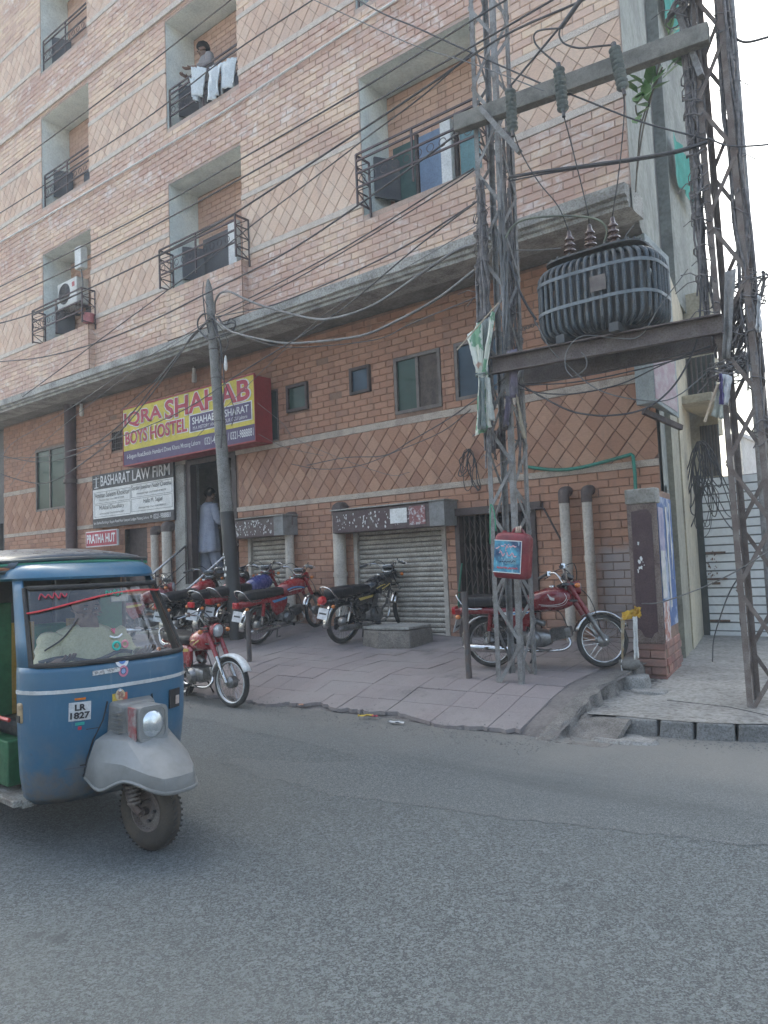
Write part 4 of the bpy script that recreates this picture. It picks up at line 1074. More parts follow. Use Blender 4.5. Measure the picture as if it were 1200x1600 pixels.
wpx([(325,505),(205,583),(130,640),(60,700),(15,760)],7.7,8.85,r=.006,grp=SGC,label='thin slack grey wire beside the taut one under the cornice',mat=WIREG)
wpx([(397,625),(440,660),(470,690),(600,740),(640,738)],8.6,8.85,r=.004,mat=WIREG,label="fine grey wire running from the sign's edge across the brick wall")
wpx([(400,676),(440,697),(470,705),(505,712)],8.6,8.9,r=.004,mat=WIREG,label="short fine grey wire from the sign's lower corner to the diamond tiles")
wpx([(480,727),(540,715),(600,712),(640,690),(700,655),(735,630),(790,590)],8.9,6.8,r=.007,label='black wire sagging along the plaster stripe under the large windows')
wpx([(455,725),(500,733),(560,728),(620,705),(690,675),(735,640)],8.9,7.2,r=.006,label='thin wire sagging over the diamond tiles below the large windows')
wpx([(796,277),(850,268),(908,260),(980,250),(1054,237),(1105,222)],6.7,7.0,r=.017,grp=None,label='thick black cable bundle strung between the pylons above the transformer')
wpx([(796,283),(850,272),(908,263),(980,253),(1054,240),(1105,225)],6.75,7.05,r=.008,grp=None,label='thin wire lashed under the cable bundle between the pylons')
wpx([(540,-10),(600,22),(650,43),(740,84),(842,129),(908,154),(1000,190),(1105,218)],6.4,7.0,r=.009,grp='wires slanting down to the right pylon',label='dark wire slanting down across the facade to the cable wrapped pylon, upper one')
wpx([(480,-5),(560,32),(650,72),(740,100),(850,142)],6.4,6.5,r=.006,grp='wires slanting down to the right pylon',label='thin wire slanting down behind the insulators, lower one',mat=WIREG)
wpx([(1105,215),(1140,228),(1200,226),(1260,215)],7.0,r=.009,label='wire running off right from the cable wrapped pylon',grp=None)
wpx([(1145,58),(1165,66),(1200,58),(1260,40)],7.2,r=.012,label='cable running off right near the top of the right pylon',grp=None)
# jumpers and drop leads
J='leads between insulators and transformer'
wpx([(925,-25),(910,0),(875,42),(835,90),(797,135)],6.3,6.5,r=.011,grp=J,label='jumper wire slanting from the sky to the leftmost fuse insulator')
wpx([(924,-25),(900,10),(876,44)],6.3,r=.022,grp=J,label='thick spliced cable end entering from the top of the picture')
wpx([(876,44),(850,46),(838,50),(834,60),(842,75),(873,102)],6.35,6.5,r=.009,grp=J,label='looped jumper wire to the middle fuse insulator')
wpx([(875,44),(874,56),(882,68),(905,75),(935,72),(958,70)],6.35,6.5,r=.009,grp=J,label='looped jumper wire to the rightmost fuse insulator')
for i,(L,s) in enumerate((([(803,208),(815,240),(842,285),(872,322)],'left'),([(880,178),(890,215),(905,275),(918,330)],'middle'),([(974,143),(975,180),(968,260),(958,330)],'right'))):
    pts=[W(x,y,6.45+.12*k) for k,(x,y) in enumerate(L)]+[BT[i]];wire(pts,.006,WIRE,'drop lead from the '+s+' fuse insulator down to the transformer bushing',J)
wpx([(790,372),(800,355),(820,343),(860,338),(900,338),(930,342),(945,352),(948,365),(942,385)],6.7,6.95,r=.011,mat=mk('wire_green_grey',(.20,.22,.16),(.1,.11,.09),.6,bump=0),grp=J,label='greenish cable arching over the left bushings into the lid')
wpx([(803,391),(840,391),(877,388)],6.75,6.9,r=.006,mat=WIREG,grp=J,label='pale straight lead from the pylon to the left bushing')
wpx([(788,390),(800,420),(812,455),(825,480),(838,500)],6.75,6.9,r=.014,grp=J,label='thick cable bending down from the pylon to the side of the transformer')
wpx([(973,385),(978,368),(990,352)],6.95,r=.005,mat=WIREG,grp=J,label='short upright lead beside the right bushing')
LW='slack wires under the transformer platform'
wpx([(804,596),(879,637),(920,648),(958,649),(995,643),(1025,629),(1055,600),(1078,560),(1092,515),(1096,420)],6.75,7.0,r=.009,grp=LW,label='black cable swagged deepest beneath the transformer platform')
wpx([(812,608),(855,615),(900,615),(970,600),(1033,571),(1110,540)],6.75,7.05,r=.007,grp=LW,label='black wire rising to the right under the platform')
wpx([(815,602),(900,597),(1000,577),(1110,548)],6.75,7.05,r=.007,grp=LW,label='nearly straight wire just beneath the platform beam')
wpx([(815,600),(900,590),(1000,570),(1110,542)],6.75,7.05,r=.006,grp=LW,label='second nearly straight wire just beneath the platform beam')
wpx([(835,500),(860,545),(883,567),(933,608),(1000,625),(1054,621),(1117,571)],6.6,7.05,r=.006,grp=LW,mat=WIREG,label='thin grey wire looping down in front of the platform beam')
wpx([(895,590),(884,575),(885,550),(900,530),(920,524),(960,528),(1000,525),(1030,480),(1075,420)],6.5,6.9,r=.005,grp=LW,mat=WIREG,label='thin grey loop curling up in front of the beam towards the side wall')
wpx([(900,588),(915,575),(916,560),(908,550)],6.5,r=.005,grp=LW,mat=WIREG,label='little grey wire curl in front of the beam')
tautw=wpx([(1003,943),(1033,941),(1093,920),(1150,893),(1200,862),(1260,830)],7.6,6.6,r=.006,mat=WIREG,grp=None,label='taut tie wire from the brick pier nail to the right pylon',name='tie_wire')
wpx([(1160,893),(1140,925),(1125,965),(1115,1000),(1113,1034)],7.2,r=.006,grp=None,label='loose wire end hanging from the right pylon to the slab')
# cable coils
def coil(cx,cy,Y,rx,ry,n,label,seed,r=.007):
    rd=random.Random(seed);m=MB();s=Y/1.05/1200
    for i in range(n):
        a=rd.uniform(.5,1.15);b=rd.uniform(.55,1.15);ox=rd.uniform(-.25,.25)*rx;oz=-ry*b;tl=rd.uniform(-.4,.4)
        c=W(cx,cy,Y);pts=[]
        for k in range(14):
            t_=2*PI*k/14;px=rx*a*math.sin(t_)*.8;pz=oz*(1-math.cos(t_))/2*1.3
            pts.append(c+Vector(((ox+px+tl*pz)*s,rd.uniform(-.04,.04),pz*s)))
        m.tube(smoothpts(pts,3,True),r*rd.uniform(.8,1.3),5,False,True)
    o=m.build('cable_coil',WIRE,smooth=180);tag(o,label,'cable coil');return o
coil(731,702,8.85,16,60,6,'loose coil of black wire hanging on the diamond tiles left of the near pylon',1,.006)
coil(1094,690,11.3,16,100,12,'big tangle of grey cables hanging on the cream wall beside the gate',2,.008)
coil(1106,755,11.3,14,60,5,'smaller coil of thin cable hanging low in front of the ribbed gate',3,.006)
# cable wrapping on the pylons
def wrap(x0,y0,z0,x1,y1,z1,rad,n,label,seed,mats=(WIRE,),spread=.09,rags=0):
    rd=random.Random(seed);m=MB()
    for i in range(n):
        u0=rd.uniform(0,.6);u1=min(1,u0+rd.uniform(.25,.7));k=7;pts=[]
        ph=rd.uniform(0,6);tw_=rd.uniform(-3,3);rr=rad*rd.uniform(.4,1.2)
        for j in range(k+1):
            u=lerp(u0,u1,j/k);a=ph+tw_*u
            pts.append((lerp(x0,x1,u)+rr*math.cos(a)+rd.uniform(-.02,.02),lerp(y0,y1,u)+rr*math.sin(a)+rd.uniform(-.02,.02),lerp(z0,z1,u)))
        m.tube(smoothpts(pts,3),rd.uniform(.006,.016),5,False)
    for i in range(n//2):
        u=rd.uniform(.02,.98);c=Vector((lerp(x0,x1,u),lerp(y0,y1,u),lerp(z0,z1,u)));k=10;pts=[]
        for j in range(k):
            a=2*PI*j/k;pts.append(c+Vector((rad*1.25*math.cos(a),rad*1.25*math.sin(a),.05*math.sin(a+i)+rd.uniform(-.02,.02))))
        m.tube(pts,rd.uniform(.004,.008),4,False,True)
    for i in range(rags):   # frayed ends sticking out
        u=rd.uniform(.0,1);c=Vector((lerp(x0,x1,u),lerp(y0,y1,u),lerp(z0,z1,u)));d=Vector((rd.uniform(-1,1),rd.uniform(-.6,.2),rd.uniform(-.6,.5)))
        L=rd.uniform(.1,.28);m.tube([c+d*rad*.6,c+d*L*.6+Vector((0,0,.02)),c+d*L+Vector((0,0,-.03))],.005,4,False)
    o=m.build('cable_bundle',mats[0],smooth=180,kind='stuff');tag(o,label);return o
WRPM=mk('old_cable_wrap',(.21,.195,.195),(.09,.085,.085),.8,sc=14,bump=.2)
wrap(-3.97,6.70,2.35,-3.93,6.72,5.4,.06,34,'old cables lashed along the left pylon',1,(WRPM,),rags=20)
wrap(-3.83,7.05,2.2,-3.78,7.08,6.2,.045,20,'old cables inside the left pylon',2,(WRPM,),rags=10)
wrap(-3.72,6.72,2.5,-3.68,6.74,6.2,.025,8,'pale cables on the right leg of the left pylon',9,(WIREG,))
wrap(-1.86,7.05,3.2,-1.88,7.05,7.4,.07,44,'old cables lashed thickly round the left leg of the right pylon',3,(WRPM,),rags=26)
wrap(-1.52,7.1,2.3,-1.60,7.1,7.4,.055,34,'old cables lashed round the right leg of the right pylon',4,(WRPM,),rags=36)
wrap(-1.80,7.15,3.0,-1.50,7.2,3.9,.12,34,'knot of cables between the legs of the right pylon',5,(WRPM,),rags=30)
wrap(-1.95,6.95,6.3,-1.55,7.0,6.9,.07,26,'tangled leads where the crossarm meets the right pylon',6,(WRPM,),rags=26)
# tall grey pole at the right edge of the picture
gp=thing('steel_pole','tall plain grey steel pole at the far right edge behind the wrapped pylon','pole',(PX(1198,0,8.6)[0],8.6,.1))
MB().cyl((0,0,0),(-.0,0,9),.07,.055,12).build('shaft',STEELL,gp,smooth=60);MB().cyl((0,0,0),(0,0,.06),.13,n=12).build('base_plate',STEELL,gp)
# ---- rags, banners, paper on the pylons
def cloth(name,label,cat,mat,px,Y,folds=.05,seed=0,nx=10,nz=10,grp=None,thick=.003):
    "px: four photo corners TL,TR,BR,BL measured at depth Y"
    rd=random.Random(seed);c=[W(x,y,Y) for x,y in px];g=[];ph=rd.uniform(0,6)
    for i in range(nz+1):
        v=i/nz;row=[]
        for j in range(nx+1):
            u=j/nx;p=c[0].lerp(c[1],u).lerp(c[3].lerp(c[2],u),v)
            p=p+Vector((0,folds*math.sin(u*9+ph+v*2)*(.4+.6*v)+folds*.4*math.sin(u*21+v*5),0));p.z+=rd.uniform(-.006,.006);p.x+=rd.uniform(-.005,.005)
            row.append(p)
        g.append(row)
    o=MB().loft(g,False,False).build(name,mat,smooth=60,solid=thick);tag(o,label,cat,grp);return o
t=NT('printed_flag');n1=t.noise(9,3,.5,t.scaled((1,1,.7)));n2=t.noise(5,3,.5,t.scaled((1.2,1,.9)))
cf=t.mix(t.ramp(n1,.52,.56,0,.8),(.62,.64,.57),(.10,.30,.16));cf=t.mix(t.ramp(n2,.62,.66,0,.7),cf,(.45,.20,.13))
FLAG=t.out(cf,.85,0,t.bump(t.noise(30,3),.3,.01))
FLGR=mk('flag_grey',(.17,.21,.20),(.28,.30,.28),.9,sc=10)
fl=thing('torn_banner','torn white and green printed banner tied round the left pylon','banner',(0,0,0))
for k,(q,mt,fo) in enumerate(([[(768,485),(772,490),(757,580),(744,578)],FLAG,.03],[[(743,506),(748,505),(750,582),(737,575)],FLAG,.02],[[(741,580),(758,580),(766,672),(744,672)],FLAG,.035],[[(754,500),(760,498),(757,600),(750,600)],FLGR,.02],
    [[(747,585),(756,585),(755,668),(747,668)],FLGR,.02],[[(757,582),(765,583),(773,658),(763,655)],FLGR,.02])):
    pass
def clothpart(px,Y,mat,parent,folds,seed,name='cloth'):
    o=cloth(name,None,None,mat,px,Y,folds,seed,9,12);o.parent=parent;return o
clothpart([(767,483),(773,490),(762,585),(752,585)],6.55,FLAG,fl,.02,1);clothpart([(745,505),(752,503),(757,585),(748,585)],6.58,FLAG,fl,.02,2)
clothpart([(728,527),(746,508),(757,585),(746,583)],6.6,FLAG,fl,.025,7)
clothpart([(750,503),(766,495),(763,588),(749,588)],6.64,FLGR,fl,.02,3)
clothpart([(746,585),(763,585),(768,668),(744,682)],6.58,FLAG,fl,.03,4);clothpart([(749,590),(756,590),(758,670),(748,672)],6.53,FLGR,fl,.02,5);clothpart([(758,590),(764,590),(773,658),(762,655)],6.55,mk('flag_white',(.55,.56,.52),(.4,.42,.38),.85,sc=8),fl,.02,6)
m=MB();m.tube([W(714,547,6.5),W(779,473,6.5)],.007,6);m.build('flag_stick',mk('pale_wood',(.55,.46,.36),None,.8),fl)
m=MB();m.torus(W(755,586,6.6),(0,0,1),.07,.012,14,5);m.build('tie',FLGR,fl)
RAGP=mk('rag_purple',(.20,.17,.22),(.13,.12,.13),.9,sc=10);RAGB=mk('rag_dark',(.10,.085,.085),(.17,.15,.14),.9,sc=10);RAGW=mk('rag_white',(.62,.62,.62),(.5,.5,.52),.85,sc=8)
def rag(px,Y,mat,label,seed):cloth('hanging_rag',label,'rag',mat,px,Y,.025,seed,7,9,'rags tied to the pylons')
rag([(789,618),(800,620),(796,665),(786,668)],6.7,RAGP,'purple rag hanging on the left pylon below the beam',1)
rag([(793,548),(806,545),(810,620),(795,622)],6.68,RAGP,'grey purple strip wrapped on the left pylon over the beam end',2)
rag([(783,640),(798,640),(792,672),(785,674)],6.72,RAGB,'dark rag hanging low on the left pylon',3)
rag([(765,672),(778,672),(776,720),(764,702)],7.0,RAGB,'brown rag inside the left pylon above the coil',4)
rag([(806,615),(808,616),(821,685),(818,686)],6.7,mk('rag_tan',(.42,.36,.27),None,.9),'thin tan strip slanting from the left pylon',5)
rag([(778,668),(785,670),(783,700),(776,702)],7.1,RAGB,'small dark tatter in the middle of the left pylon',11)
rag([(1127,583),(1143,588),(1138,634),(1126,632)],6.95,RAGW,'white paper flag with purple stripe on the right pylon',6)
rag([(1124,584),(1129,584),(1131,632),(1126,632)],6.93,mk('stripe_purple',(.14,.11,.26),None,.8),'purple border strip of the white flag on the right pylon',12)
rag([(1121,602),(1132,606),(1130,655),(1113,650)],6.97,mk('flag_dull',(.45,.47,.42),None,.85),'dull greenish flag under the white one on the right pylon',7)
rag([(1150,545),(1175,552),(1176,580),(1150,582)],7.3,RAGW,'crumpled white plastic caught in the right pylon',8)
rag([(1184,462),(1189,462),(1190,518),(1182,518)],7.0,RAGW,'narrow white strip high on the right leg of the right pylon',9)
rag([(1132,425),(1150,420),(1140,560),(1130,560)],7.0,mk('rag_grey',(.33,.32,.31),(.22,.21,.2),.9,sc=8),'long grey sacking strip on the left leg of the right pylon',10)
tag(MB().tube([W(1121,602,6.95),W(1101,659,6.9)],.012,6).build('flag_stick',mk('pale_wood2',(.48,.38,.28),None,.8)),'bare wooden stick slanting from the right pylon flags','stick')
# insulator shackle and meter box
mb_=thing('meter_cabinet','tall grey metal cabinet on the corner wall behind the transformer','cabinet',(0,0,0))
a=W(991,560,8.75);b=W(1036,628,8.75)
GB=mk('cabinet_grey',(.30,.34,.34),(.22,.25,.25),.6,sc=3,bump=.1)
zb=b.z;ztp=5.15
m=MB();m.prism([(a.x,8.72,zb),(b.x-.02,8.55,zb-.02),(b.x+.05,9.15,zb-.15),(a.x+.1,8.98,zb)],(0,0,ztp-zb));m.build('box',GB,mb_,bevel=.01)
MB().bar(Vector((a.x+.12,8.6,zb-.10)),Vector((b.x+.06,9.15,zb-.26)),.05,.06).build('bracket',DKBR,mb_)
m=MB();m.loft([[ (b.x-.015+.004*k,8.56,z) for k in (0,)]+[(b.x+.045,9.1,z-.1)] for z in (zb+.02,zb+.5,zb+1.0)],False,False);m.build('pink_sheet',mk('pink_sheet',(.42,.30,.32),(.5,.45,.45),.8,sc=8),mb_,solid=.006)
# green hose on the wall
hs=MB().tube(smoothpts([W(822,729,8.93),W(850,733,8.93),W(880,734,8.93),W(910,730,8.93),W(950,720,8.93),W(986,710,8.93)],4)+[W(989,712,8.93),W(992,740,8.93),W(993,768,8.93)],.022,8).build('garden_hose',mk('hose_green',(.02,.22,.16),(.03,.15,.11),.5),smooth=60)
tag(hs,'green pipe running along the wall and down behind the brick pier','hose')
hs=MB().tube(smoothpts([W(716,958,8.9),W(717,930,8.9),W(719,905,8.9),W(722,880,8.9)],4),.014,8).build('garden_hose',mk('hose_green2',(.02,.16,.10),None,.5),smooth=60);tag(hs,'short green hose at the foot of the folding grille','hose')
hs=MB().tube(smoothpts([W(766,850,6.6),W(766,800,6.6),W(767,788,6.6),W(772,800,6.6),W(775,830,6.6)],4),.006,6).build('cord',mk('cord_green',(.05,.30,.17),None,.6));tag(hs,'thin green cord looped on the left pylon above the red canister','cord')
# ---- jerrycan with printed label
jc=thing('jerrycan','dull red plastic canister with a blue printed label tied to the left pylon','canister',tuple(W(802,868,6.52)))
jc.rotation_euler=(0,math.radians(6),math.radians(8))
REDC=mk('red_plastic',(.22,.022,.03),(.15,.02,.025),.45,sc=6,bump=.08)
s=6.52*1.12/1200
w2,h2=29*s,36*s
rg=[]
for z,f in ((-h2,.80),(-h2*.93,.95),(-h2*.8,1),(h2*.62,1),(h2*.80,.97),(h2*.93,.86),(h2,.62)):
    rg.append([(*sup(2*PI*k/28,w2*f,.085*f,5),z) for k in range(28)])
MB().loft(rg).build('body',REDC,jc,smooth=50)
m=MB();m.tube(smoothpts([(-w2*.1,0,h2*.9),(0,0,h2*1.13),(w2*.35,0,h2*1.16),(w2*.7,0,h2*.85)],4),.016,8);m.build('handle',REDC,jc,smooth=60)
MB().cyl((-w2*.55,0,h2*.9),(-w2*.55,0,h2*1.08),.022,n=12).build('cap',REDC,jc,smooth=50)
t=NT('label_blue');x,y,z=t.sep();r_=t.vor(9);cb_=t.mix(t.ramp(t.noise(7,4,.6),.35,.65),(.02,.05,.12),(.10,.38,.50));cb_=t.mix(t.ramp(t.noise(30,3,.6,t.scaled((1,1,.25))),.58,.66,0,.6),cb_,(.45,.65,.72))
LBL=t.out(cb_,.5)
lb=MB().box(-w2*.90,w2*.62,-.092,-.086,-h2*.72,h2*.62).build('label',LBL,jc)
m=MB();m.box(-w2*.92,w2*.64,-.0935,-.0925,h2*.62,h2*.66);m.box(-w2*.92,w2*.64,-.0935,-.0925,-h2*.76,-h2*.72);m.box(w2*.62,w2*.66,-.0935,-.0925,-h2*.76,h2*.66);m.build('label_edge',WHITE,lb)
PNK=mk('label_pink',(.75,.42,.46),None,.5,bump=0)
rdj=random.Random(3)
def script_line(x0,x1,zc,h,mat,r,seed,dy=-.0945):
    "flowing handwritten letter strokes"
    rd=random.Random(seed);m=MB();x=x0;pts=[]
    while x<x1:
        pts.append((x,dy,zc+rd.uniform(-.5,.5)*h));x+=rd.uniform(.25,.5)*h
        if rd.random()<.3 and len(pts)>2:
            m.tube(smoothpts(pts,4),r,5);pts=[]
            m.sph((x-.2*h,dy,zc+h*rd.choice((-.75,.7))),(r*1.1,r*.5,r*1.1),6,4)
    if len(pts)>1:m.tube(smoothpts(pts,4),r,5)
    return m.build('lettering',mat,lb)
script_line(-w2*.8,w2*.45,h2*.34,.040,PNK,.0062,1);script_line(-w2*.6,w2*.4,h2*.06,.044,PNK,.0062,5)
script_line(-w2*.7,w2*.5,-h2*.54,.015,mk('label_red',(.7,.12,.16),None,.5,bump=0),.0042,4)
m=MB();m.box(-w2*.25,w2*.38,-.0940,-.0930,-h2*.36,-h2*.12);m.build('label_window',mk('label_pale',(.22,.42,.50),None,.5,bump=0),lb);script_line(-w2*.55,w2*.35,-h2*.24,.020,mk('label_navy',(.03,.05,.12),None,.5,bump=0),.0035,7,-.0955)
m=MB()
for k in range(3):m.torus((w2*.12+k*.02,0,h2*1.1+.006*k),(1,.3,0),.03,.008,10,5)
m.build('rope',mk('rope',(.55,.42,.33),None,.9),jc)
# ---- utility pole
pb=W(372,1012,7.8);ptp=W(325,437,7.8)
po=thing('utility_pole','leaning grey utility pole with black painted foot and cable loops at the top','utility pole',(pb.x,pb.y,T(pb.x,pb.y)-.02))
o=Vector(po.location)
d=(ptp-pb);POLE=mk('pole_concrete',(.27,.265,.25),(.17,.165,.155),.85,sc=5,bump=.3,fine=.25)
f=lambda u:pb+d*u-o
u1=(1012-808)/(1012-437)
MB().tube([f(-.03),f(u1)],[.118,.108],16).build('black_foot',BLACK,po,smooth=60)
MB().tube([f(u1),f(.62),f(.92),f(.975),f(1)],[.104,.088,.066,.058,.02],16).build('shaft',POLE,po,smooth=60)
m=MB()
for u in (.12,.25,.335,.56,.6,.72,.8,.88):m.torus(f(u),d,.115-.05*u,.008,14,5)
m.build('strap',DKBR,po)
m=MB();m.box(-.05,.02,-.125,-.121,.95,1.35)
flk=flakes(-.06,.03,-.118,1.05,1.42,8,WHITE,po,8,.06);c_=f((1012-890)/575.);flk.location=(c_.x+.0,c_.y,c_.z-1.22)
m=MB()
for k,(L) in enumerate(([(318,488),(322,540),(336,560),(330,500),(316,492),(313,510),(322,545)],)):
    pass
def ploop(L,r,Y=7.72):
    m.tube(smoothpts([W(x,y,Y)-o for x,y in L],5),r,6,False)
m=MB();ploop([(338,500),(322,490),(311,497),(309,510),(316,522),(328,530),(342,525),(360,518),(368,508),(362,504),(350,507),(342,498)],.014)
ploop([(331,498),(338,520),(345,540),(345,600),(347,660),(345,700)],.012);ploop([(336,500),(342,530),(348,560),(350,610),(345,650)],.009);ploop([(334,500),(350,520),(356,540),(340,570),(352,600),(366,640),(362,665)],.007)
ploop([(317,460),(320,490),(326,520)],.010);ploop([(318,440),(317,462),(325,480)],.006);ploop([(355,505),(360,498),(368,505),(362,520),(345,527)],.010)
m.build('cable_loop',WIRE,po,smooth=180)
MB().lathe([(.0,0),(.025,.03),(.03,.10),(.018,.2),(.008,.25)],W(353,580,7.7)-o,(0,0,1),12).build('white_bottle',WHITE,po,smooth=60)
# ---- steel posts on the pavement
for (x,y),lab in (((733,1060),'dark steel post at the rear wheel of the big red motorbike'),((390,1034),'dark steel post beside the utility pole')):
    p=G(x,y);b=thing('steel_post',lab,'post',(p.x,p.y,p.z-.02),0,'steel posts on the pavement')
    h=(y-(925 if x>500 else 955))/1200*(Vector((p.x,p.y,0)).dot(CF))*1.0
    MB().cyl((0,0,0),(-.01,0,h),.032,n=12).build('shaft',STEEL,b,smooth=50,bevel=.003);MB().cyl((0,0,h),(0,0,h+.008),.034,n=12).build('cap',STEEL,b)
# ---- concrete block in front of the big shutter
p=G(600,1012);a=G(552,1004);b=G(667,1003)
ob=thing('concrete_block','rough concrete chamber block with a slab lid in front of the large shutter','concrete block',(p.x,p.y+.3,p.z-.02))
bl=MB();hw=(b.x-a.x)/2*.80
for z0,z1,g in ((0,.24,0),):
    bl.loft([[(x*hw*f,y*.36*f,z) for x,y in ((-1,-.75),(-.1,-1.05),(1,-.7),(1.0,.8),(-.9,.8))] for z,f in ((0,1.02),(.12,1),(.25,.97))])
bl.build('block',mk('block_cement',(.25,.225,.195),(.16,.14,.125),.93,sc=6,bump=.9,bsc=40,bd=.015,fine=.3),ob,bevel=.03)
MB().loft([[(x*hw*.98,y*.36,z) for x,y in ((-1,-.75),(-.1,-1.0),(1,-.7),(.95,.8),(-.88,.78))] for z in (.255,.29)]).build('lid',CONC,ob,bevel=.008)
# stone, litter
def stone(p,r,label,seed,mat=CEM):
    rd=random.Random(seed);m=MB();m.sph((0,0,r[2]*.8),r,9,6);m.v=[(x*rd.uniform(.8,1.15),y*rd.uniform(.8,1.15),z*rd.uniform(.85,1.1)) for x,y,z in m.v]
    o=m.build('stone',mat,loc=tuple(p),smooth=50);tag(o,label,'stone')
stone(G(985,1046),(.12,.09,.07),'loose stone at the foot of the brick pier beside the motorbike wheel',1,mk('stone',(.20,.19,.17),(.12,.115,.11),.95,bump=.8,bsc=30,bd=.02))
def litter(p,L,w_,rz,mat,label):
    m=MB();g=[]
    rd=random.Random(hash(label)%99)
    for i in range(6):
        u=i/5;g.append([(lerp(-L/2,L/2,u),v*w_,.008+.02*abs(math.sin(u*5+v*3))) for v in (-.5,0,.5)])
    o=m.loft(g,False,False).build('litter',mat,loc=tuple(p),solid=.001);o.rotation_euler=(0,0,rz);tag(o,label,'litter')
g1=Vector((-4.93,5.76,.02))
YEL=mk('litter_yellow',(.60,.46,.06),(.5,.3,.05),.5,sc=30)
litter(g1,.15,.05,.75,YEL,'yellow sweet wrapper lying in the gutter');litter(g1+Vector((.10,.02,0)),.07,.03,.1,mk('litter_red',(.5,.04,.08),None,.5),'pink red wrapper scrap touching the yellow one')
litter(Vector((-4.5,5.70,.008)),.16,.04,.2,mk('litter_white',(.5,.5,.5),(.3,.3,.3),.6),'greyish torn plastic scrap in the gutter right of the yellow wrapper')
litter(Vector((-5.9,5.85,.03)),.05,.03,.5,mk('litter_orange',(.5,.25,.15),None,.6),'tiny orange scrap on the pavement lip near the white rimmed bike')
# yellow and white streamers tied at the pier
st=thing('cloth_streamers','yellow rag with tan and white streamers knotted to the tie wire at the brick pier','rag',(0,0,0))
YR=mk('yellow_rag',(.62,.38,.04),(.45,.24,.02),.8,sc=12)
clothpart([(971,957),(1001,948),(1003,962),(970,970)],7.55,YR,st,.02,1,'yellow_rag');clothpart([(990,946),(1001,952),(1000,966),(992,958)],7.53,YR,st,.02,4,'yellow_rag')
clothpart([(970,965),(976,965),(973,1030),(971,1030)],7.55,mk('tan_strip',(.40,.28,.14),(.5,.45,.35),.8,sc=12),st,.015,2,'tan_streamer');clothpart([(988,964),(995,963),(999,1028),(991,1030)],7.55,WHITE,st,.015,3,'white_streamer')
MB().tube(smoothpts([W(972,1028,7.55),W(971,1042,7.55),W(974,1055,7.5)],3),.006,5).build('string',WHITE,st)
# ---- air conditioner
ac=thing('air_conditioner','white outdoor air conditioning unit hung in the lower left balcony','air conditioner',(0,0,0))
bx0=-15.45;z0=7.23
m=MB();m.box(bx0,bx0+.78,UY+.18,UY+.46,z0,z0+.55);m.build('casing',mk('ac_white',(.66,.65,.62),(.5,.49,.46),.5,bump=.03),ac,bevel=.02)
fx=bx0+.29;fz_=z0+.28;m=MB();m.lathe([(.0,0),(.225,.0),(.225,.02)],(fx,UY+.176,fz_),(0,1,0),28);m.build('fan_opening',BLACK,ac)
m=MB()
for r in (.05,.09,.13,.17,.21):m.torus((fx,UY+.168,fz_),(0,1,0),r,.004,24,4)
for k in range(4):
    a=PI*k/4;m.bar((fx-.22*math.cos(a),UY+.168,fz_-.22*math.sin(a)),(fx+.22*math.cos(a),UY+.168,fz_+.22*math.sin(a)),.006,.006,(0,1,0))
m.build('fan_grille',STEEL,ac)
m=MB()
for k in range(4):
    a=PI*k/2+.3;m.bar((fx,UY+.173,fz_),(fx+.19*math.cos(a),UY+.173,fz_+.19*math.sin(a)),.05,.002,(0,1,0))
m.build('fan_blade',DBLK,ac)
m=MB();m.bar((bx0+.1,UY+.2,z0-.03),(bx0+.1,UY+1.1,z0-.03),.04,.04);m.bar((bx0+.68,UY+.2,z0-.03),(bx0+.68,UY+1.1,z0-.03),.04,.04);m.build('bracket',STEEL,ac)
MB().box(bx0+.60,bx0+.70,UY+.176,UY+.179,z0+.36,z0+.46).build('badge',mk('badge_red',(.5,.1,.1),None,.5,bump=0),ac)
w1=thing('wall_unit','slim white unit fixed at the right of the air conditioner','air conditioner',(0,0,0));p=W(128,405,8.4)
MB().box(p.x-.12,p.x+.12,8.30,8.46,p.z-.22,p.z+.24).build('casing',WHITE,w1,bevel=.015);MB().tube(smoothpts([(p.x,8.38,p.z-.22),(p.x+.08,8.36,p.z-.5),(p.x-.02,8.4,p.z-.9)],4),.018,6).build('hose',WIREG,w1)
# pink bucket on the parapet
p=W(138,514,8.05);bk=thing('pink_pot','pink pot standing on the brick parapet of the lower left balcony','pot',(p.x,8.05,6.47))
MB().lathe([(0,0),(.10,.0),(.12,.16),(.125,.165),(.11,.16),(.09,.02)],(0,0,0),(0,0,1),16).build('bowl',mk('pink_plastic',(.55,.20,.22),None,.5),bk,smooth=60);MB().torus((0,0,.165),(0,0,1),.12,.008,18,5).build('rim',mk('pink_plastic2',(.6,.26,.27),None,.5),bk)
# ---- soffit lamps
for (x,y),lab in (((127,628),'left'),((303,572),'middle'),((464,530),'right')):
    # point under the soffit
    d_=ray(x,y);tt=(5.32-CH)/d_.z;p=Vector((d_.x*tt,d_.y*tt,5.325))
    l=thing('soffit_lamp','unlit white bulb lamp under the cornice, '+lab+' of three','lamp',tuple(p),0,'bulb lamps under the cornice')
    MB().cyl((0,0,0),(0,0,-.05),.022,n=10).build('stem',STEELL,l);MB().cyl((0,0,-.05),(0,0,-.14),.032,n=12).build('holder',WHITE,l,smooth=50)
    MB().lathe([(.035,0),(.045,-.02),(.045,-.16),(.03,-.18),(0,-.185)],(0,0,-.14),(0,0,1),14).build('bulb',mk('bulb_white_'+lab,(.75,.74,.70),None,.3,bump=0),l,smooth=60)
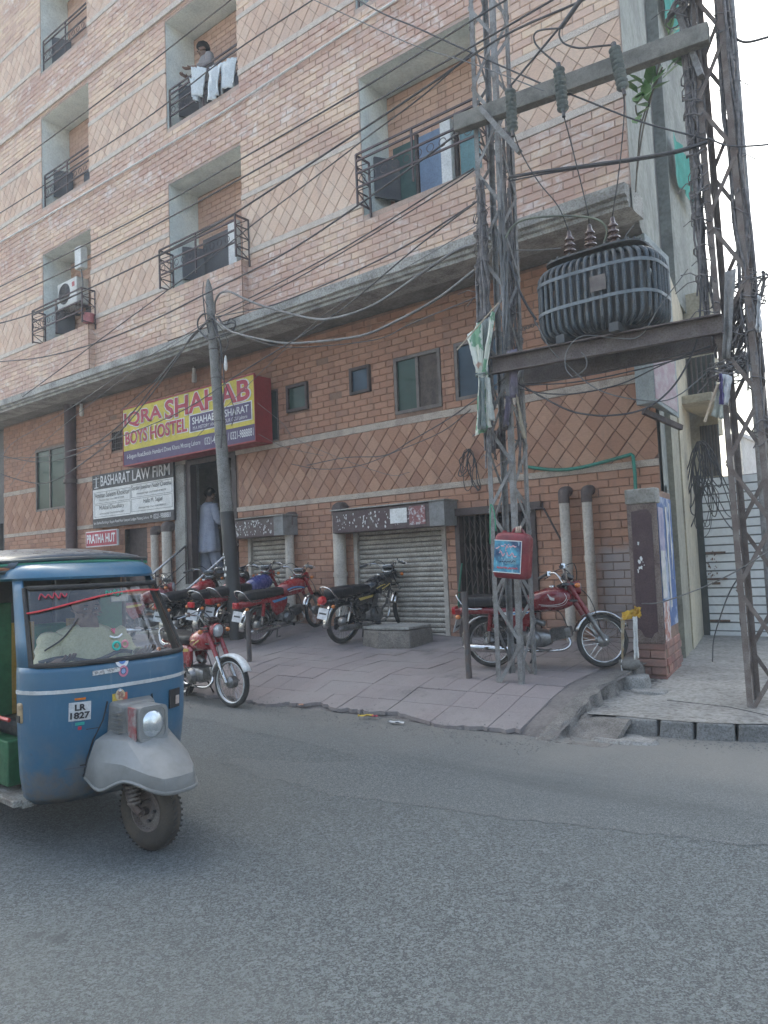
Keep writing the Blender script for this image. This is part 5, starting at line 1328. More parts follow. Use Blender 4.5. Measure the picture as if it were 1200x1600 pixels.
# ---- plants rooted in the corner wall
LEAF=mk('leaf_green',(.11,.24,.07),(.07,.17,.05),.55,sc=8,bump=.1,vary=.3)
LEAF.node_tree.nodes['Principled BSDF'].inputs['Subsurface Weight'].default_value=.0
pl=thing('wall_plant','young leafy sapling with broad leaves growing from the corner wall of the hostel','plant',(0,0,0))
STEM=mk('stem_brown',(.16,.14,.11),None,.9)
def leafpts(c,d,L,wd,up):
    d=d.normalized();s_=d.cross(up).normalized();n_=s_.cross(d)
    return [c,c+d*L*.35+s_*wd*.5+n_*.01,c+d*L*.7+s_*wd*.42,c+d*L-n_*.02,c+d*L*.7-s_*wd*.42,c+d*L*.35-s_*wd*.5+n_*.01,c+d*L*.5-n_*.012]
def plant(stems,leaves,par,Y,seed,sz=.12):
    rd=random.Random(seed);m=MB()
    for s_ in stems:m.tube(smoothpts([W(x,y,Y) for x,y in s_],4),.009,5)
    m.build('stem',STEM,par)
    for x,y in leaves:
        c=W(x,y,Y)+Vector((0,rd.uniform(-.08,.05),0))
        for k in range(2):
            d_=Vector((rd.uniform(-1,1),rd.uniform(-.9,.2),rd.uniform(-.9,.6)));q=leafpts(c,d_,sz*rd.uniform(.8,1.3),sz*.62,Vector((rd.uniform(-.3,.3),-.5,1)))
            MB().add(q,[(0,1,6),(1,2,6),(2,3,6),(3,4,6),(4,5,6),(5,0,6)]).build('leaf',LEAF,par,smooth=80)
plant([[(993,300),(997,240),(1003,190),(1025,130),(1035,105)],[(995,270),(1005,200),(1018,150),(1030,100)],[(1003,190),(995,178),(993,165)]],
  [(993,160),(1000,150),(1008,135),(1012,128),(1005,120),(1016,140),(1035,95),(1045,85),(1055,95),(1060,100),(1050,78),(1040,105),(1062,90),(1000,185),(1048,60),(1056,45)],pl,7.9,2,.20)
# ---- signs
YELS=mk('sign_yellow',(.62,.50,.035),(.52,.42,.04),.5,sc=3,bump=.03);REDS=mk('sign_red_box',(.33,.02,.03),(.26,.02,.03),.5,bump=.05);REDT=mk('sign_red_letter',(.42,.02,.05),None,.5,bump=0,fine=0)
PURP=mk('sign_purple',(.055,.03,.11),(.08,.05,.13),.5,bump=0);WT=mk('letter_white',(.70,.70,.70),None,.5,bump=0,fine=0);BKT=mk('letter_black',(.02,.02,.025),None,.5,bump=0,fine=0)
sg=thing('hostel_sign','yellow and red lightbox sign of the boys hostel over the entrance','sign',(0,0,0))
sy=8.55;c1=W(193,641,sy);c2=W(397,586,sy);c3=W(401,693,sy);c4=W(194,727,sy)
# local frame, x along the sign, z up
X0,X1=c1.x,c2.x;Z1=(c1.z+c2.z)/2;Z0=(c3.z+c4.z)/2
MB().box(X0,X1,sy,8.93,Z0,Z1).build('box',REDS,sg,bevel=.01)
m=MB();m.box(X0,X1,sy-.012,sy-.002,Z0+.30,Z1);m.build('yellow_panel',YELS,sg)
MB().box(X0,X1,sy-.012,sy-.002,Z0+.03,Z0+.298).build('purple_panel',PURP,sg)
e=.025;m=MB();m.box(X0-.01,X1+.01,sy-.02,sy+.02,Z1,Z1+e);m.box(X0-.01,X1+.01,sy-.02,sy+.02,Z0,Z0+e);m.box(X1,X1+.015,sy-.02,sy+.02,Z0+e,Z1);m.box(X0-.015,X0,sy-.02,sy+.02,Z0+e,Z1);m.build('edge_trim',REDS,sg)
SW=X1-X0
def st_(s_,a,b,c,d,mat,bold=.0,y=None,sl=0,par=sg):return text(s_,X0+SW*a,X0+SW*b,Z0+(Z1-Z0)*c,Z0+(Z1-Z0)*d,sy-.018 if y is None else y,mat,par,bold=bold,slant=sl)
for s_,a,b,c,d in (('IQRA',.012,.335,.655,.93),('SHAHAB',.36,.975,.645,.97),('BOYS',.02,.21,.37,.60),('HOSTEL',.235,.53,.375,.60)):
    st_(s_,a-.008,b+.008,c-.015,d+.015,WT,.055);st_(s_,a,b,c,d,REDT,.028,sy-.022)
MB().box(X0+SW*.545,X0+SW*.985,sy-.0165,sy-.0125,Z0+(Z1-Z0)*.335,Z0+(Z1-Z0)*.625).build('name_panel',WT,sg)
MB().box(X0+SW*.553,X0+SW*.979,sy-.0185,sy-.017,Z0+(Z1-Z0)*.35,Z0+(Z1-Z0)*.61).build('name_panel',PURP,sg)
st_('SHAHAB BASHARAT',.57,.965,.46,.575,WT,.015,sy-.022);st_('M.A HISTORY AND HONOUR GCU Lahore',.575,.955,.375,.43,WT,.0,sy-.022)
st_('6-Begum Road,Beside Hamdard Dawa Khana Mozang Lahore',.03,.625,.10,.20,WT,.004,sy-.016);st_('0321-4188842 / 0321-9888881',.655,.99,.095,.215,WT,.008,sy-.016)
# law firm sign
SER=WT
lw=thing('law_firm_sign','black and white signboard of a law firm left of the entrance','sign',(0,0,0))
ly=8.88;a=W(144,740,ly);b=W(270,724,ly);c=W(273,812,ly);d_=W(147,826,ly)
X0,X1=a.x,b.x;Z1=(a.z+b.z)/2;Z0=(c.z+d_.z)/2;SW=X1-X0
MB().box(X0,X1,ly,ly+.05,Z0,Z1).build('board',mk('sign_charcoal',(.035,.033,.037),(.05,.048,.05),.5,bump=.02),lw)
H_=Z1-Z0
MB().box(X0+.03,X1+.01,ly-.006,ly-.002,Z0+H_*.175,Z0+H_*.72).build('white_panel',WHITE,lw)
m=MB()
for (a_,b_,c_,e_) in ((.03,.5,.45,.67),(.51,.99,.47,.70),(.03,.5,.20,.43),(.51,.99,.22,.45)):
    for q in ((a_,b_,c_,c_+.008),(a_,b_,e_-.008,e_),(a_,a_+.004,c_,e_),(b_-.004,b_,c_,e_)):m.box(X0+SW*q[0],X0+SW*q[1],ly-.009,ly-.0065,Z0+H_*q[2],Z0+H_*q[3])
m.build('name_frame',mk('frame_grey',(.25,.25,.25),None,.5,bump=0),lw)
def l_(s_,a_,b_,c_,e_,mat,bold=0,y=-.012):return text(s_,X0+SW*a_,X0+SW*b_,Z0+H_*c_,Z0+H_*e_,ly+y,mat,lw,bold=bold)
l_('BASHARAT',.12,.50,.77,.965,WT,.012);l_('LAW FIRM',.53,.97,.77,.965,WT,.012)
m=MB();m.box(X0+SW*.055,X0+SW*.065,ly-.012,ly-.002,Z0+H_*.76,Z0+H_*.96);m.box(X0+SW*.02,X0+SW*.10,ly-.012,ly-.002,Z0+H_*.92,Z0+H_*.93);m.box(X0+SW*.035,X0+SW*.085,ly-.012,ly-.002,Z0+H_*.75,Z0+H_*.765)
for q in (.025,.095):m.lathe([(0,0),(SW*.014,.012)],(X0+SW*q,ly-.008,Z0+H_*.85),(0,0,1),10)
m.build('scales_emblem',WT,lw)
l_('Ammar Saleem Khokhar',.04,.49,.56,.655,BKT,.0);l_('Advocate High Court 0300-4123008',.10,.42,.49,.53,BKT)
l_('Sardar Jawahar Nazir Chattha',.52,.98,.58,.68,BKT,.0);l_('Advocate High Court 0333-4138778',.58,.92,.51,.55,BKT)
l_('M.Afzal Chaudhary',.10,.42,.31,.41,BKT,.0);l_('Advocate High Court 0334-4413087',.10,.42,.235,.275,BKT)
l_('Hafiz M. Sajjad',.66,.88,.33,.43,BKT,.0);l_('Advocate High Court 0345-4068617',.60,.92,.255,.295,BKT)
l_('Iqra Shahab Building 6 Begum Road Near Lawyers Lodges Mozang Lahore',.02,.72,.055,.12,WT,.0);l_('0321-9888881',.775,.97,.055,.14,WT,.005)
m=MB();m.torus((X0+SW*.745,ly-.008,Z0+H_*.10),(0,1,0),.022,.006,10,5);m.build('phone_mark',WT,lw)
# food sign
fs_=thing('food_sign','small red sign reading PRATHA HUT under the law firm board','sign',(0,0,0))
fy=8.7;a=W(134,831,fy);b=W(183,827,fy);c=W(184,851,fy);d_=W(136,856,fy);X0,X1=a.x,b.x;Z1=(a.z+b.z)/2;Z0=(c.z+d_.z)/2;SW=X1-X0;H_=Z1-Z0
MB().box(X0,X1,fy,fy+.04,Z0,Z1).build('board',WT,fs_);MB().box(X0+.02,X1-.02,fy-.005,fy-.001,Z0+.02,Z1-.02).build('red_panel',mk('food_red',(.45,.03,.06),None,.5,bump=0),fs_)
text('PRATHA HUT',X0+SW*.05,X0+SW*.95,Z0+H_*.22,Z0+H_*.80,fy-.012,WT,fs_,bold=.03)
MB().box(X0+.3,X0+.34,fy+.04,9,Z0+.1,Z0+.14).build('bracket',STEEL,fs_)
# laundry
la=thing('laundry','white cloths drying over the rail of the upper middle balcony','laundry',(0,0,0))
LC=mk('laundry_white',(.72,.76,.78),(.6,.65,.68),.85,sc=4,bump=.2)
for i,q in enumerate(([(299,105),(320,105),(318,150),(297,150)],[(324,108),(345,98),(343,150),(324,160)],[(344,98),(368,88),(367,130),(343,146)],[(296,122),(308,120),(310,157),(303,158)])):
    clothpart(q,8.18,LC,la,.05,20+i,'cloth')
# ================================================================== PEOPLE
EYE=mk('eye_white',(.4,.38,.36),None,.5,bump=0);SKIN=mk('skin_brown',(.22,.125,.085),(.17,.09,.06),.55,bump=0);HAIR=mk('hair_black',(.008,.007,.008),None,.9,sc=40,bump=.3,spec=.1)
def skin(name,V,E,R,mat,parent,sub=2,root=0):
    me=bpy.data.meshes.new(name);me.from_pydata([tuple(v) for v in V],E,[]);me.materials.append(mat)
    o=obj(name,me,parent)
    m=o.modifiers.new('skin','SKIN');m.use_smooth_shade=True
    me.skin_vertices.new() if not me.skin_vertices else None
    for i,r in enumerate(R):
        sv=me.skin_vertices[0].data[i];sv.radius=(r,r) if not isinstance(r,tuple) else r;sv.use_root=(i==root)
    s=o.modifiers.new('sub','SUBSURF');s.levels=sub;s.render_levels=sub
    return o
def body(name,J,parent,mat=SKIN,sc=1.0):
    "J: joints; one continuous surface"
    V=[];R=[];E=[];ix={}
    def add(k,p,r,par=None):
        V.append(Vector(p));R.append(r);ix[k]=len(V)-1
        if par is not None:E.append((ix[par],ix[k]))
    add('pel',J['pel'],(.15,.11));add('wst',Vector(J['pel']).lerp(Vector(J['chest']),.5),(.14,.10),'pel');add('chest',J['chest'],(.17,.12),'wst')
    add('neck',J['neck'],(.058,.058),'chest')
    nk=Vector(J['neck']);hd=Vector(J['head'])
    add('jaw',nk.lerp(hd,.45),(.062,.066),'neck');add('head',hd,(.078,.095),'jaw');add('crown',hd+(hd-nk).normalized()*.075,(.06,.072),'head')
    fd=Vector(J['face']).normalized()
    add('nose',hd.lerp(nk,.2)+fd*.108,.012,'jaw')
    side=fd.cross(Vector((0,0,1)))
    for s,k in ((-1,'earL'),(1,'earR')):add(k,hd.lerp(nk,.1)+side*s*.088,.014,'head')
    for s in 'LR':
        add('sh'+s,J['sh'+s],.062,'chest');add('el'+s,J['el'+s],.045,'sh'+s);add('wr'+s,J['wr'+s],.028,'el'+s)
        w=Vector(J['wr'+s]);dirn=(w-Vector(J['el'+s])).normalized();dirn=Vector(J.get('hd'+s,dirn)).normalized()
        add('pa'+s,w+dirn*.07,(.036,.020),'wr'+s)
        a=dirn.cross(Vector((0,0,1)));
        if a.length<.2:a=Vector((0,1,0))
        a.normalize();b=a.cross(dirn)
        for f,(o,L) in enumerate(((-.030,.065),(-.010,.078),(.010,.072),(.030,.055))):
            p=w+dirn*.10+a*o;add('f%d%s'%(f,s),p,.009,'pa'+s);add('g%d%s'%(f,s),p+dirn*L*.5+b*.008,.0085,'f%d%s'%(f,s));add('h%d%s'%(f,s),p+dirn*L*.85+b*.03,.0075,'g%d%s'%(f,s))
        p=w+dirn*.03-a*.035;add('t0'+s,p,.011,'wr'+s);add('t1'+s,p+dirn*.04-a*.02+b*.012,.010,'t0'+s)
        add('hip'+s,J['hip'+s],.09,'pel');add('kn'+s,J['kn'+s],.058,'hip'+s);add('an'+s,J['an'+s],.038,'kn'+s);add('toe'+s,J['toe'+s],(.036,.026),'an'+s)
    return skin(name,V,E,R,mat,parent)
def hair(parent,hd,nk,fd,mat=HAIR,r=1.0):
    hd=Vector(hd);fd=Vector(fd).normalized();m=MB();c=hd-fd*.015+Vector((0,0,.045))
    m.sph((0,0,0),(.096*r,.112*r,.108*r),16,12)
    q=fd.to_track_quat('Y','Z').to_matrix()
    rdh=random.Random(1)
    keep=[]
    V=[]
    for x,y,z in m.v:
        k=1+rdh.uniform(-.03,.04)
        if y>.02 and z<.02:k*=.70
        V.append(c+q@Vector((x*k,y*k,z*k if z>-.05 else z*k)))
    m.v=[tuple(v) for v in V];return m.build('hair',mat,parent,smooth=180)
def face(parent,hd,nk,fd):
    hd=Vector(hd);nk=Vector(nk);fd=Vector(fd).normalized();sd_=fd.cross(Vector((0,0,1)));e=hd.lerp(nk,.1)
    for s in (-1,1):
        MB().sph(e+fd*.084+sd_*.033*s,(.012,.012,.006),8,6).build('eye',EYE,parent,smooth=180)
        MB().sph(e+fd*.091+sd_*.033*s,(.0055,.0055,.0055),6,5).build('pupil',BKT,parent)
        MB().sph(e+fd*.094+sd_*.034*s+Vector((0,0,.022)),(.020,.012,.005),8,5).build('eyebrow',HAIR,parent)
    MB().sph(hd.lerp(nk,.52)+fd*.082,(.024,.012,.007),8,5).build('mouth',mk('lip',(.20,.08,.07),None,.5,bump=0),parent)
def garment(rings,name,mat,parent,n=28,seed=0,fold=.012,solid=.006,nf=7):
    "rings: (centre, rx, ry, fold strength)"
    rd=random.Random(seed);ph=[rd.uniform(0,6) for _ in range(4)];g=[]
    for i,(c,rx,ry,fs) in enumerate(rings):
        c=Vector(c);r=[]
        for k in range(n):
            a=2*PI*k/n;f=1+fs*(.5*math.sin(nf*a+ph[0]+i*.25)+.35*math.sin((nf+4)*a+ph[1]-i*.4)+.2*math.sin(3*a+ph[2]+i*.8))
            r.append(c+Vector((rx*f*math.cos(a),ry*f*math.sin(a),fs*.05*math.sin(5*a+ph[3]))))
        g.append(r)
    m=MB();m.loft(g,True,False);return m.build(name,mat,parent,smooth=180,solid=solid)
def sleeve(pts,radii,mat,parent,seed=0,name='sleeve'):
    rd=random.Random(seed);P=smoothpts(pts,6);n=len(P);R_=[]
    for i in range(n):
        u=i/(n-1)*(len(radii)-1);k=min(int(u),len(radii)-2);R_.append(lerp(radii[k],radii[k+1],u-k)*(1+.07*math.sin(i*1.9+seed)+.03*rd.uniform(-1,1)))
    return MB().tube(P,R_,14,False).build(name,mat,parent,smooth=180,solid=.004)
# man in the doorway, seen from behind
FLZ=1.42+K
KM=mk('kameez_grey_blue',(.34,.36,.43),(.27,.29,.36),.9,sc=5,bump=.25)
mx,my=W(325,800,9.36).x,9.36
man=thing('person','man in a long grey blue shirt entering the hostel door, seen from behind','person',(mx,my,FLZ))
man.rotation_euler=(0,0,math.radians(-8))
J=dict(pel=(0,0,.92),chest=(0,.02,1.30),neck=(0,.03,1.50),head=(0.01,.06,1.62),face=(.1,1,-.25),shL=(-.20,.01,1.41),shR=(.20,.01,1.41),elL=(-.29,.02,1.14),elR=(.27,.06,1.14),wrL=(-.22,.22,1.05),wrR=(.20,.26,1.10),
 hipL=(-.10,0,.88),hipR=(.10,0,.88),knL=(-.11,.02,.48),knR=(.12,.08,.50),anL=(-.12,-.02,.09),anR=(.13,.18,.12),toeL=(-.13,.14,.03),toeR=(.15,.32,.05))
bd_=body('body',J,man);hair(man,J['head'],J['neck'],J['face']);face(man,J['head'],J['neck'],J['face'])
garment([((0,.02,1.49),.075,.07,0),((0,.015,1.455),.16,.10,.0),((0,.01,1.40),.225,.125,.02),((0,.01,1.25),.215,.145,.04),((0,0,1.08),.205,.15,.05),((0,0,.92),.225,.165,.07),((0,-.01,.75),.25,.18,.10),((0,-.015,.60),.265,.19,.13),((0,-.02,.53),.27,.195,.14)],'kameez',KM,man,36,3)
sleeve([(-.19,.01,1.42),(-.27,.01,1.28),(-.30,.02,1.13),(-.25,.14,1.08),(-.23,.19,1.06)],[.085,.075,.075,.065,.058],KM,man,1);sleeve([(.19,.01,1.42),(.25,.02,1.28),(.28,.06,1.13),(.24,.17,1.10),(.21,.23,1.10)],[.085,.075,.075,.065,.058],KM,man,2)
garment([((-.10,0,.80),.13,.13,.05),((-.115,.01,.5),.115,.12,.1),((-.12,.0,.25),.10,.105,.12),((-.12,-.01,.10),.075,.085,.08)],'trouser_leg',KM,man,24,5);garment([((.10,.0,.80),.13,.13,.05),((.12,.05,.5),.115,.12,.1),((.13,.12,.25),.10,.105,.12),((.13,.16,.13),.075,.085,.08)],'trouser_leg',KM,man,24,6)
m=MB();m.box(-.17,-.08,-.08,.19,.0,.025);m.build('sandal',DKBR,man,bevel=.01);m=MB();m.box(.09,.19,.08,.36,.015,.04);m.build('sandal',DKBR,man,bevel=.01)
# man leaning on the upper balcony
px_=W(322,80,8.56);bp=thing('person','dark haired man in a grey brown shirt standing behind the laundry on the upper balcony','person',(px_.x,8.56,px_.z-1.62))
bp.rotation_euler=(0,0,math.radians(160))
SHB=mk('shirt_grey',(.25,.23,.23),(.2,.18,.18),.9,sc=6,bump=.2)
J2=dict(J);J2.update(elL=(-.28,.08,1.16),elR=(.28,.08,1.16),wrL=(-.15,.32,1.12),wrR=(.15,.32,1.12),face=(0,1,-.4),anR=(.12,0,.09),toeR=(.13,.14,.03),knR=(.11,.02,.48),toeL=(-.13,.14,.03))
body('body',J2,bp);hair(bp,J2['head'],J2['neck'],J2['face'],r=1.12);face(bp,J2['head'],J2['neck'],J2['face'])
garment([((0,.02,1.49),.075,.07,0),((0,.015,1.455),.16,.10,.0),((0,.01,1.40),.225,.125,.02),((0,.01,1.2),.215,.145,.04),((0,0,.95),.215,.16,.06),((0,0,.80),.22,.165,.08)],'shirt',SHB,bp,32,8)
sleeve([(-.19,.01,1.42),(-.27,.03,1.28),(-.29,.08,1.15),(-.2,.24,1.13)],[.08,.07,.065,.055],SHB,bp,3);sleeve([(.19,.01,1.42),(.27,.03,1.28),(.29,.08,1.15),(.2,.24,1.13)],[.08,.07,.065,.055],SHB,bp,4)
for s in (-1,1):garment([((s*.10,0,.85),.11,.12,.05),((s*.115,.01,.5),.09,.10,.06),((s*.12,.0,.10),.07,.08,.05)],'trouser_leg',DBLK,bp,20,9)
# ================================================================== MOTORBIKES
CHR=mk('chrome',(.62,.62,.62),(.45,.44,.42),.16,metal=1,sc=9,bump=.03);ALM=mk('engine_alloy',(.30,.30,.30),(.16,.155,.15),.42,metal=.85,sc=14,bump=.15)
BLKP=mk('gloss_black',(.012,.012,.014),(.03,.03,.03),.3,bump=.02,coat=.3);SEATM=mk('seat_vinyl',(.012,.012,.015),(.02,.02,.023),.5,bump=.1,bsc=90,spec=.25)
TYRE=mk('tyre_dusty',(.028,.027,.026),(.06,.055,.05),.85,sc=9,bump=.3,bsc=120);LENSR=mk('tail_lens',(.50,.015,.02),(.35,.01,.015),.18,bump=0,coat=.6);LENSO=mk('indicator_orange',(.65,.18,.02),None,.2,bump=0,coat=.5)
HLG=mk('headlamp_glass',(.55,.57,.58),(.4,.42,.44),.08,metal=.4,bump=.05);PLW=mk('plate_white',(.60,.61,.62),(.4,.4,.41),.5,sc=14,bump=0)
def paint(name,c,c2=None):return mk(name,c,c2 or tuple(x*.7 for x in c),.26,sc=5,bump=.015,coat=.5,fine=.08)
PRED=paint('paint_red',(.19,.010,.016),(.14,.014,.018));PRED2=paint('paint_red_bright',(.30,.015,.022),(.20,.02,.022));PBLK=paint('paint_black',(.014,.014,.016),(.03,.03,.032));PBLU=paint('paint_blue',(.035,.05,.20),(.08,.08,.25))
DEW=mk('decal_white',(.65,.63,.60),None,.4,bump=0);DEB=mk('decal_blue',(.06,.28,.55),None,.4,bump=0);DEG=mk('decal_gold',(.55,.40,.10),None,.35,bump=0)
def shell(secs,n=20,e=2.6):
    "secs: (x, half width, z low, z high)"
    R_=[]
    for x,hw,z0,z1 in secs:
        R_.append([(x,sup(2*PI*k/n,hw,1,e)[0],(z0+z1)/2+sup(2*PI*k/n,1,(z1-z0)/2,e)[1]) for k in range(n)])
    return R_
def bike(label,loc,rz,P=PRED,big=False,steer=20,lean=-7,tankP=None,decal='stripes',white_rim=False,seatP=SEATM,plate=True,rail=True,nsub=1,tankcover=None,lampround=False,group='motorbikes parked on the pavement',stand='side',fender=None):
    t=thing('motorcycle',label,'motorbike',loc,rz,group)
    t.rotation_euler=(math.radians(lean)*-1,0,rz)
    fender=fender or CHR;tankP=tankP or P
    WR=.30 if big else .275;WB=1.26 if big else 1.20;TR=.033 if big else .028
    def wheel(cx,M,front):
        m=MB();m.M=M;m.torus((cx,0,WR),(0,1,0),WR-TR,TR,44,10);w_=m.build('wheel',TYRE,t,smooth=60)
        m=MB();m.M=M;m.torus((cx,0,WR),(0,1,0),WR-TR*2+.004,.014,40,8,1.2);m.build('rim',CHR,w_,smooth=60)
        if white_rim:
            for s in (-1,1):
                m=MB();m.M=M;m.torus((cx,s*.022,WR),(0,1,0),WR-TR*1.9,.006,44,6);m.build('white_ring',WHITE,w_,smooth=60)
        m=MB();m.M=M;m.lathe([(0,-.06),(.03,-.06),(.05,-.045),(.066,-.035),(.066,.035),(.05,.045),(.03,.06),(0,.06)],(cx,0,WR),(0,1,0),20)
        m.build('hub',ALM,w_,smooth=40)
        m=MB();m.M=M
        for k in range(32):
            a=2*PI*k/32;b=a+(.35 if k%2 else -.35);s=(.03 if (k//2)%2 else -.03)
            m.tube([(cx+.058*math.cos(b),s,WR+.058*math.sin(b)),(cx+(WR-TR*2)*math.cos(a),0,WR+(WR-TR*2)*math.sin(a))],.0018,3,False)
        m.build('spokes',CHR,w_,kind='stuff')
        if front:
            m=MB();m.M=M;m.cyl((cx,-.11,WR),(cx,.11,WR),.009,n=8);m.build('axle',CHR,w_)
        return w_
    # steering transform
    sx,sz=WB-.30,.84
    ax=Vector((-.42,0,.91)).normalized();piv=Vector((WB-.235,0,.62))
    SM=Matrix.Translation(piv)@Matrix.Rotation(math.radians(steer),4,ax)@Matrix.Translation(-piv)
    wheel(0,None,False);wheel(WB,SM,True)
    def fend(cx,a0,a1,M,r,wd,mat,n=16):
        m=MB();m.M=M;g=[]
        for i in range(n+1):
            a=math.radians(lerp(a0,a1,i/n));rr=r
            g.append([(cx+(rr-d)*math.cos(a),y,WR+(rr-d)*math.sin(a)) for y,d in ((-wd,.028),(-wd*.85,.008),(-wd*.4,0),(wd*.4,0),(wd*.85,.008),(wd,.028))])
        m.loft(g,False,False);return m.build('fender',mat,t,smooth=60,solid=.004)
    fend(0,60,185,None,WR+.045,.058,fender);fend(WB,25,160,SM,WR+.035,.05,fender)
    # fork
    m=MB();m.M=SM
    for s in (-1,1):
        top=Vector((WB-.33,s*.075,.88));bot=Vector((WB,s*.075,WR))
        m.cyl(top.lerp(bot,.52),bot,.023,n=12);
    m.build('fork_lower',ALM if not white_rim else CHR,t,smooth=60)
    m=MB();m.M=SM
    for s in (-1,1):
        top=Vector((WB-.33,s*.075,.88));bot=Vector((WB,s*.075,WR));m.cyl(top,top.lerp(bot,.54),.026 if not big else .017,n=12)
    m.build('fork_upper',P if not big else CHR,t,smooth=60)
    m=MB();m.M=SM;m.box(WB-.40,WB-.27,-.10,.10,.845,.875);m.box(WB-.33,WB-.22,-.09,.09,.68,.70);m.cyl((WB-.30,0,.69),(WB-.335,0,.86),.03,n=10);m.build('yoke',BLKP,t,bevel=.006)
    # headlamp, speedo
    hx=WB-.20;hr=.082
    m=MB();m.M=SM
    if big or lampround:m.lathe([(0,-.13),(.05,-.12),(hr,-.05),(hr+.006,0),(hr,.01)],(hx,0,.83),(1,0,-.08),20)
    else:
        m.loft([[(hx+d,sup(2*PI*k/20,w,1,4)[0],.83+sup(2*PI*k/20,1,h,4)[1]) for k in range(20)] for d,w,h in ((-.12,.04,.04),(-.07,.075,.065),(0,.09,.078))])
    m.build('headlamp',P if not big else BLKP,t,smooth=50)
    m=MB();m.M=SM;m.lathe([(0,.025),(hr*.6,.018),(hr*.92,.0),(hr*.92,-.005)],(hx+.005,0,.83),(1,0,-.08),20);m.build('headlamp_glass',HLG,t,smooth=60)
    m=MB();m.M=SM;m.obox((WB-.30,0,.945),(.045,.085,.025),rotm('Y',.5));m.build('speedometer',BLKP,t,bevel=.012)
    m=MB();m.M=SM;m.obox((WB-.315,0,.968),(.032,.07,.004),rotm('Y',.5));m.build('dial_glass',HLG,t)
    # handlebar
    m=MB();m.M=SM
    hp=smoothpts([(WB-.48,-.36,1.00),(WB-.42,-.24,1.025),(WB-.37,-.14,1.01),(WB-.33,-.07,.90),(WB-.33,0,.885),(WB-.33,.07,.90),(WB-.37,.14,1.01),(WB-.42,.24,1.025),(WB-.48,.36,1.00)],4)
    m.tube(hp,.011,8);m.build('handlebar',CHR,t,smooth=60)
    for s in (-1,1):
        m=MB();m.M=SM;m.tube([(WB-.435,s*.26,1.02),(WB-.49,s*.375,.997)],.017,10);m.build('grip',BLACK,t,smooth=50)
        m=MB();m.M=SM;m.tube([(WB-.40,s*.22,1.03),(WB-.38,s*.30,1.015),(WB-.42,s*.38,.99)],.006,6);m.box(WB-.44,WB-.40,s*.24-.02,s*.24+.02,1.0,1.05);m.build('lever',CHR,t)
        m=MB();m.M=SM;m.tube([(WB-.27,s*.09,.83),(WB-.27,s*.17,.83)],.008,6);m.build('indicator_stem',BLACK,t);m=MB();m.M=SM;m.sph((WB-.27,s*.195,.83),(.032,.025,.026),10,8);m.build('indicator',LENSO,t,smooth=60)
    m=MB();m.M=SM
    for s in (-1,1):
        m.tube(smoothpts([(WB-.40,s*.22,1.03),(WB-.27,s*.16,1.06),(WB-.22,s*.05,.92),(WB-.30,0,.75)],4),.0055,5)
    m.tube(smoothpts([(WB-.30,-.04,.9),(WB-.12,-.1,.7),(WB-.03,-.09,WR+.05)],4),.005,5);m.build('control_cable',BLACK,t)
    # frame
    m=MB();m.tube(smoothpts([(WB-.30,0,.76),(WB-.42,0,.66),(.45,0,.60),(.22,0,.60),(-.05,0,.62),(-.22,0,.60)],3),.026,8)
    m.tube([(WB-.28,0,.70),(WB-.40,0,.42),(.62,0,.24)],.018 if big else .0001,8)
    m.tube([(.32,0,.60),(.26,0,.42),(.28,0,.26)],.022,8)
    for s in (-1,1):
        m.tube([(0,s*.075,WR),(.28,s*.06,.33)],.013,6);m.tube([(.28,s*.07,.30),(.5,s*.09,.25)],.012,6)
        m.tube([(-.20,s*.055,.60),(.25,s*.055,.56)],.012,6)
    m.build('frame',BLKP,t,smooth=60)
    # shocks
    for s in (-1,1):
        a=Vector((0.01,s*.095,WR+.02));b=Vector((.06 if not big else .10,s*.095,.60))
        m=MB();m.cyl(a,a.lerp(b,.45),.018,n=10);m.build('shock_lower',CHR,t,smooth=60)
        m=MB();m.cyl(a.lerp(b,.4),b,.026,n=10)
        if big:
            m=MB()
            for k in range(9):m.torus(a.lerp(b,.4+.06*k),b-a,.024,.005,12,5)
        m.build('shock_upper',P if not big else CHR,t,smooth=60)
    # tank
    zt=.845 if not big else .86
    tk=shell([(.43,.03,.64,.72),(.46,.085,.615,.775),(.55,.115,.605,.81),(.68,.132,.60,zt),(.78,.135,.60,zt+.005),(.86,.12,.62,zt-.005),(.92,.085,.645,.80),(.945,.03,.68,.76)],24,2.5)
    m=MB();m.loft(tk);tko=m.build('fuel_tank',tankP,t,smooth=70)
    m=MB();m.lathe([(0,.02),(.028,.02),(.032,.012),(.032,0)],(.73,0,zt+.002),(0,0,1),14);m.build('fuel_cap',CHR,tko,smooth=40)
    if tankcover is not None:
        m=MB();m.loft([[(x,y*1.06,.715+(z-.715)*1.06) for x,y,z in r] for r in tk[1:-1]]);m.build('tank_cover',tankcover,tko,smooth=70)
    def curve_decal(pts,r,mat,s):
        m=MB();P=[]
        for x,z in pts:
            hw=float(np.interp(x,[.43,.46,.55,.68,.78,.86,.92,.945],[.03,.085,.115,.132,.135,.12,.085,.03]));zc=.72;hh=float(np.interp(x,[.43,.46,.55,.68,.78,.86,.92,.945],[.04,.08,.1,.122,.125,.11,.08,.04]))
            u=min(abs((z-zc)/hh),.98);P.append(Vector((x,s*(hw*(1-u**2.5)**(1/2.5)+.003),z)))
        m.tube(smoothpts(P,4),r,5);return m.build('tank_decal',mat,tko)
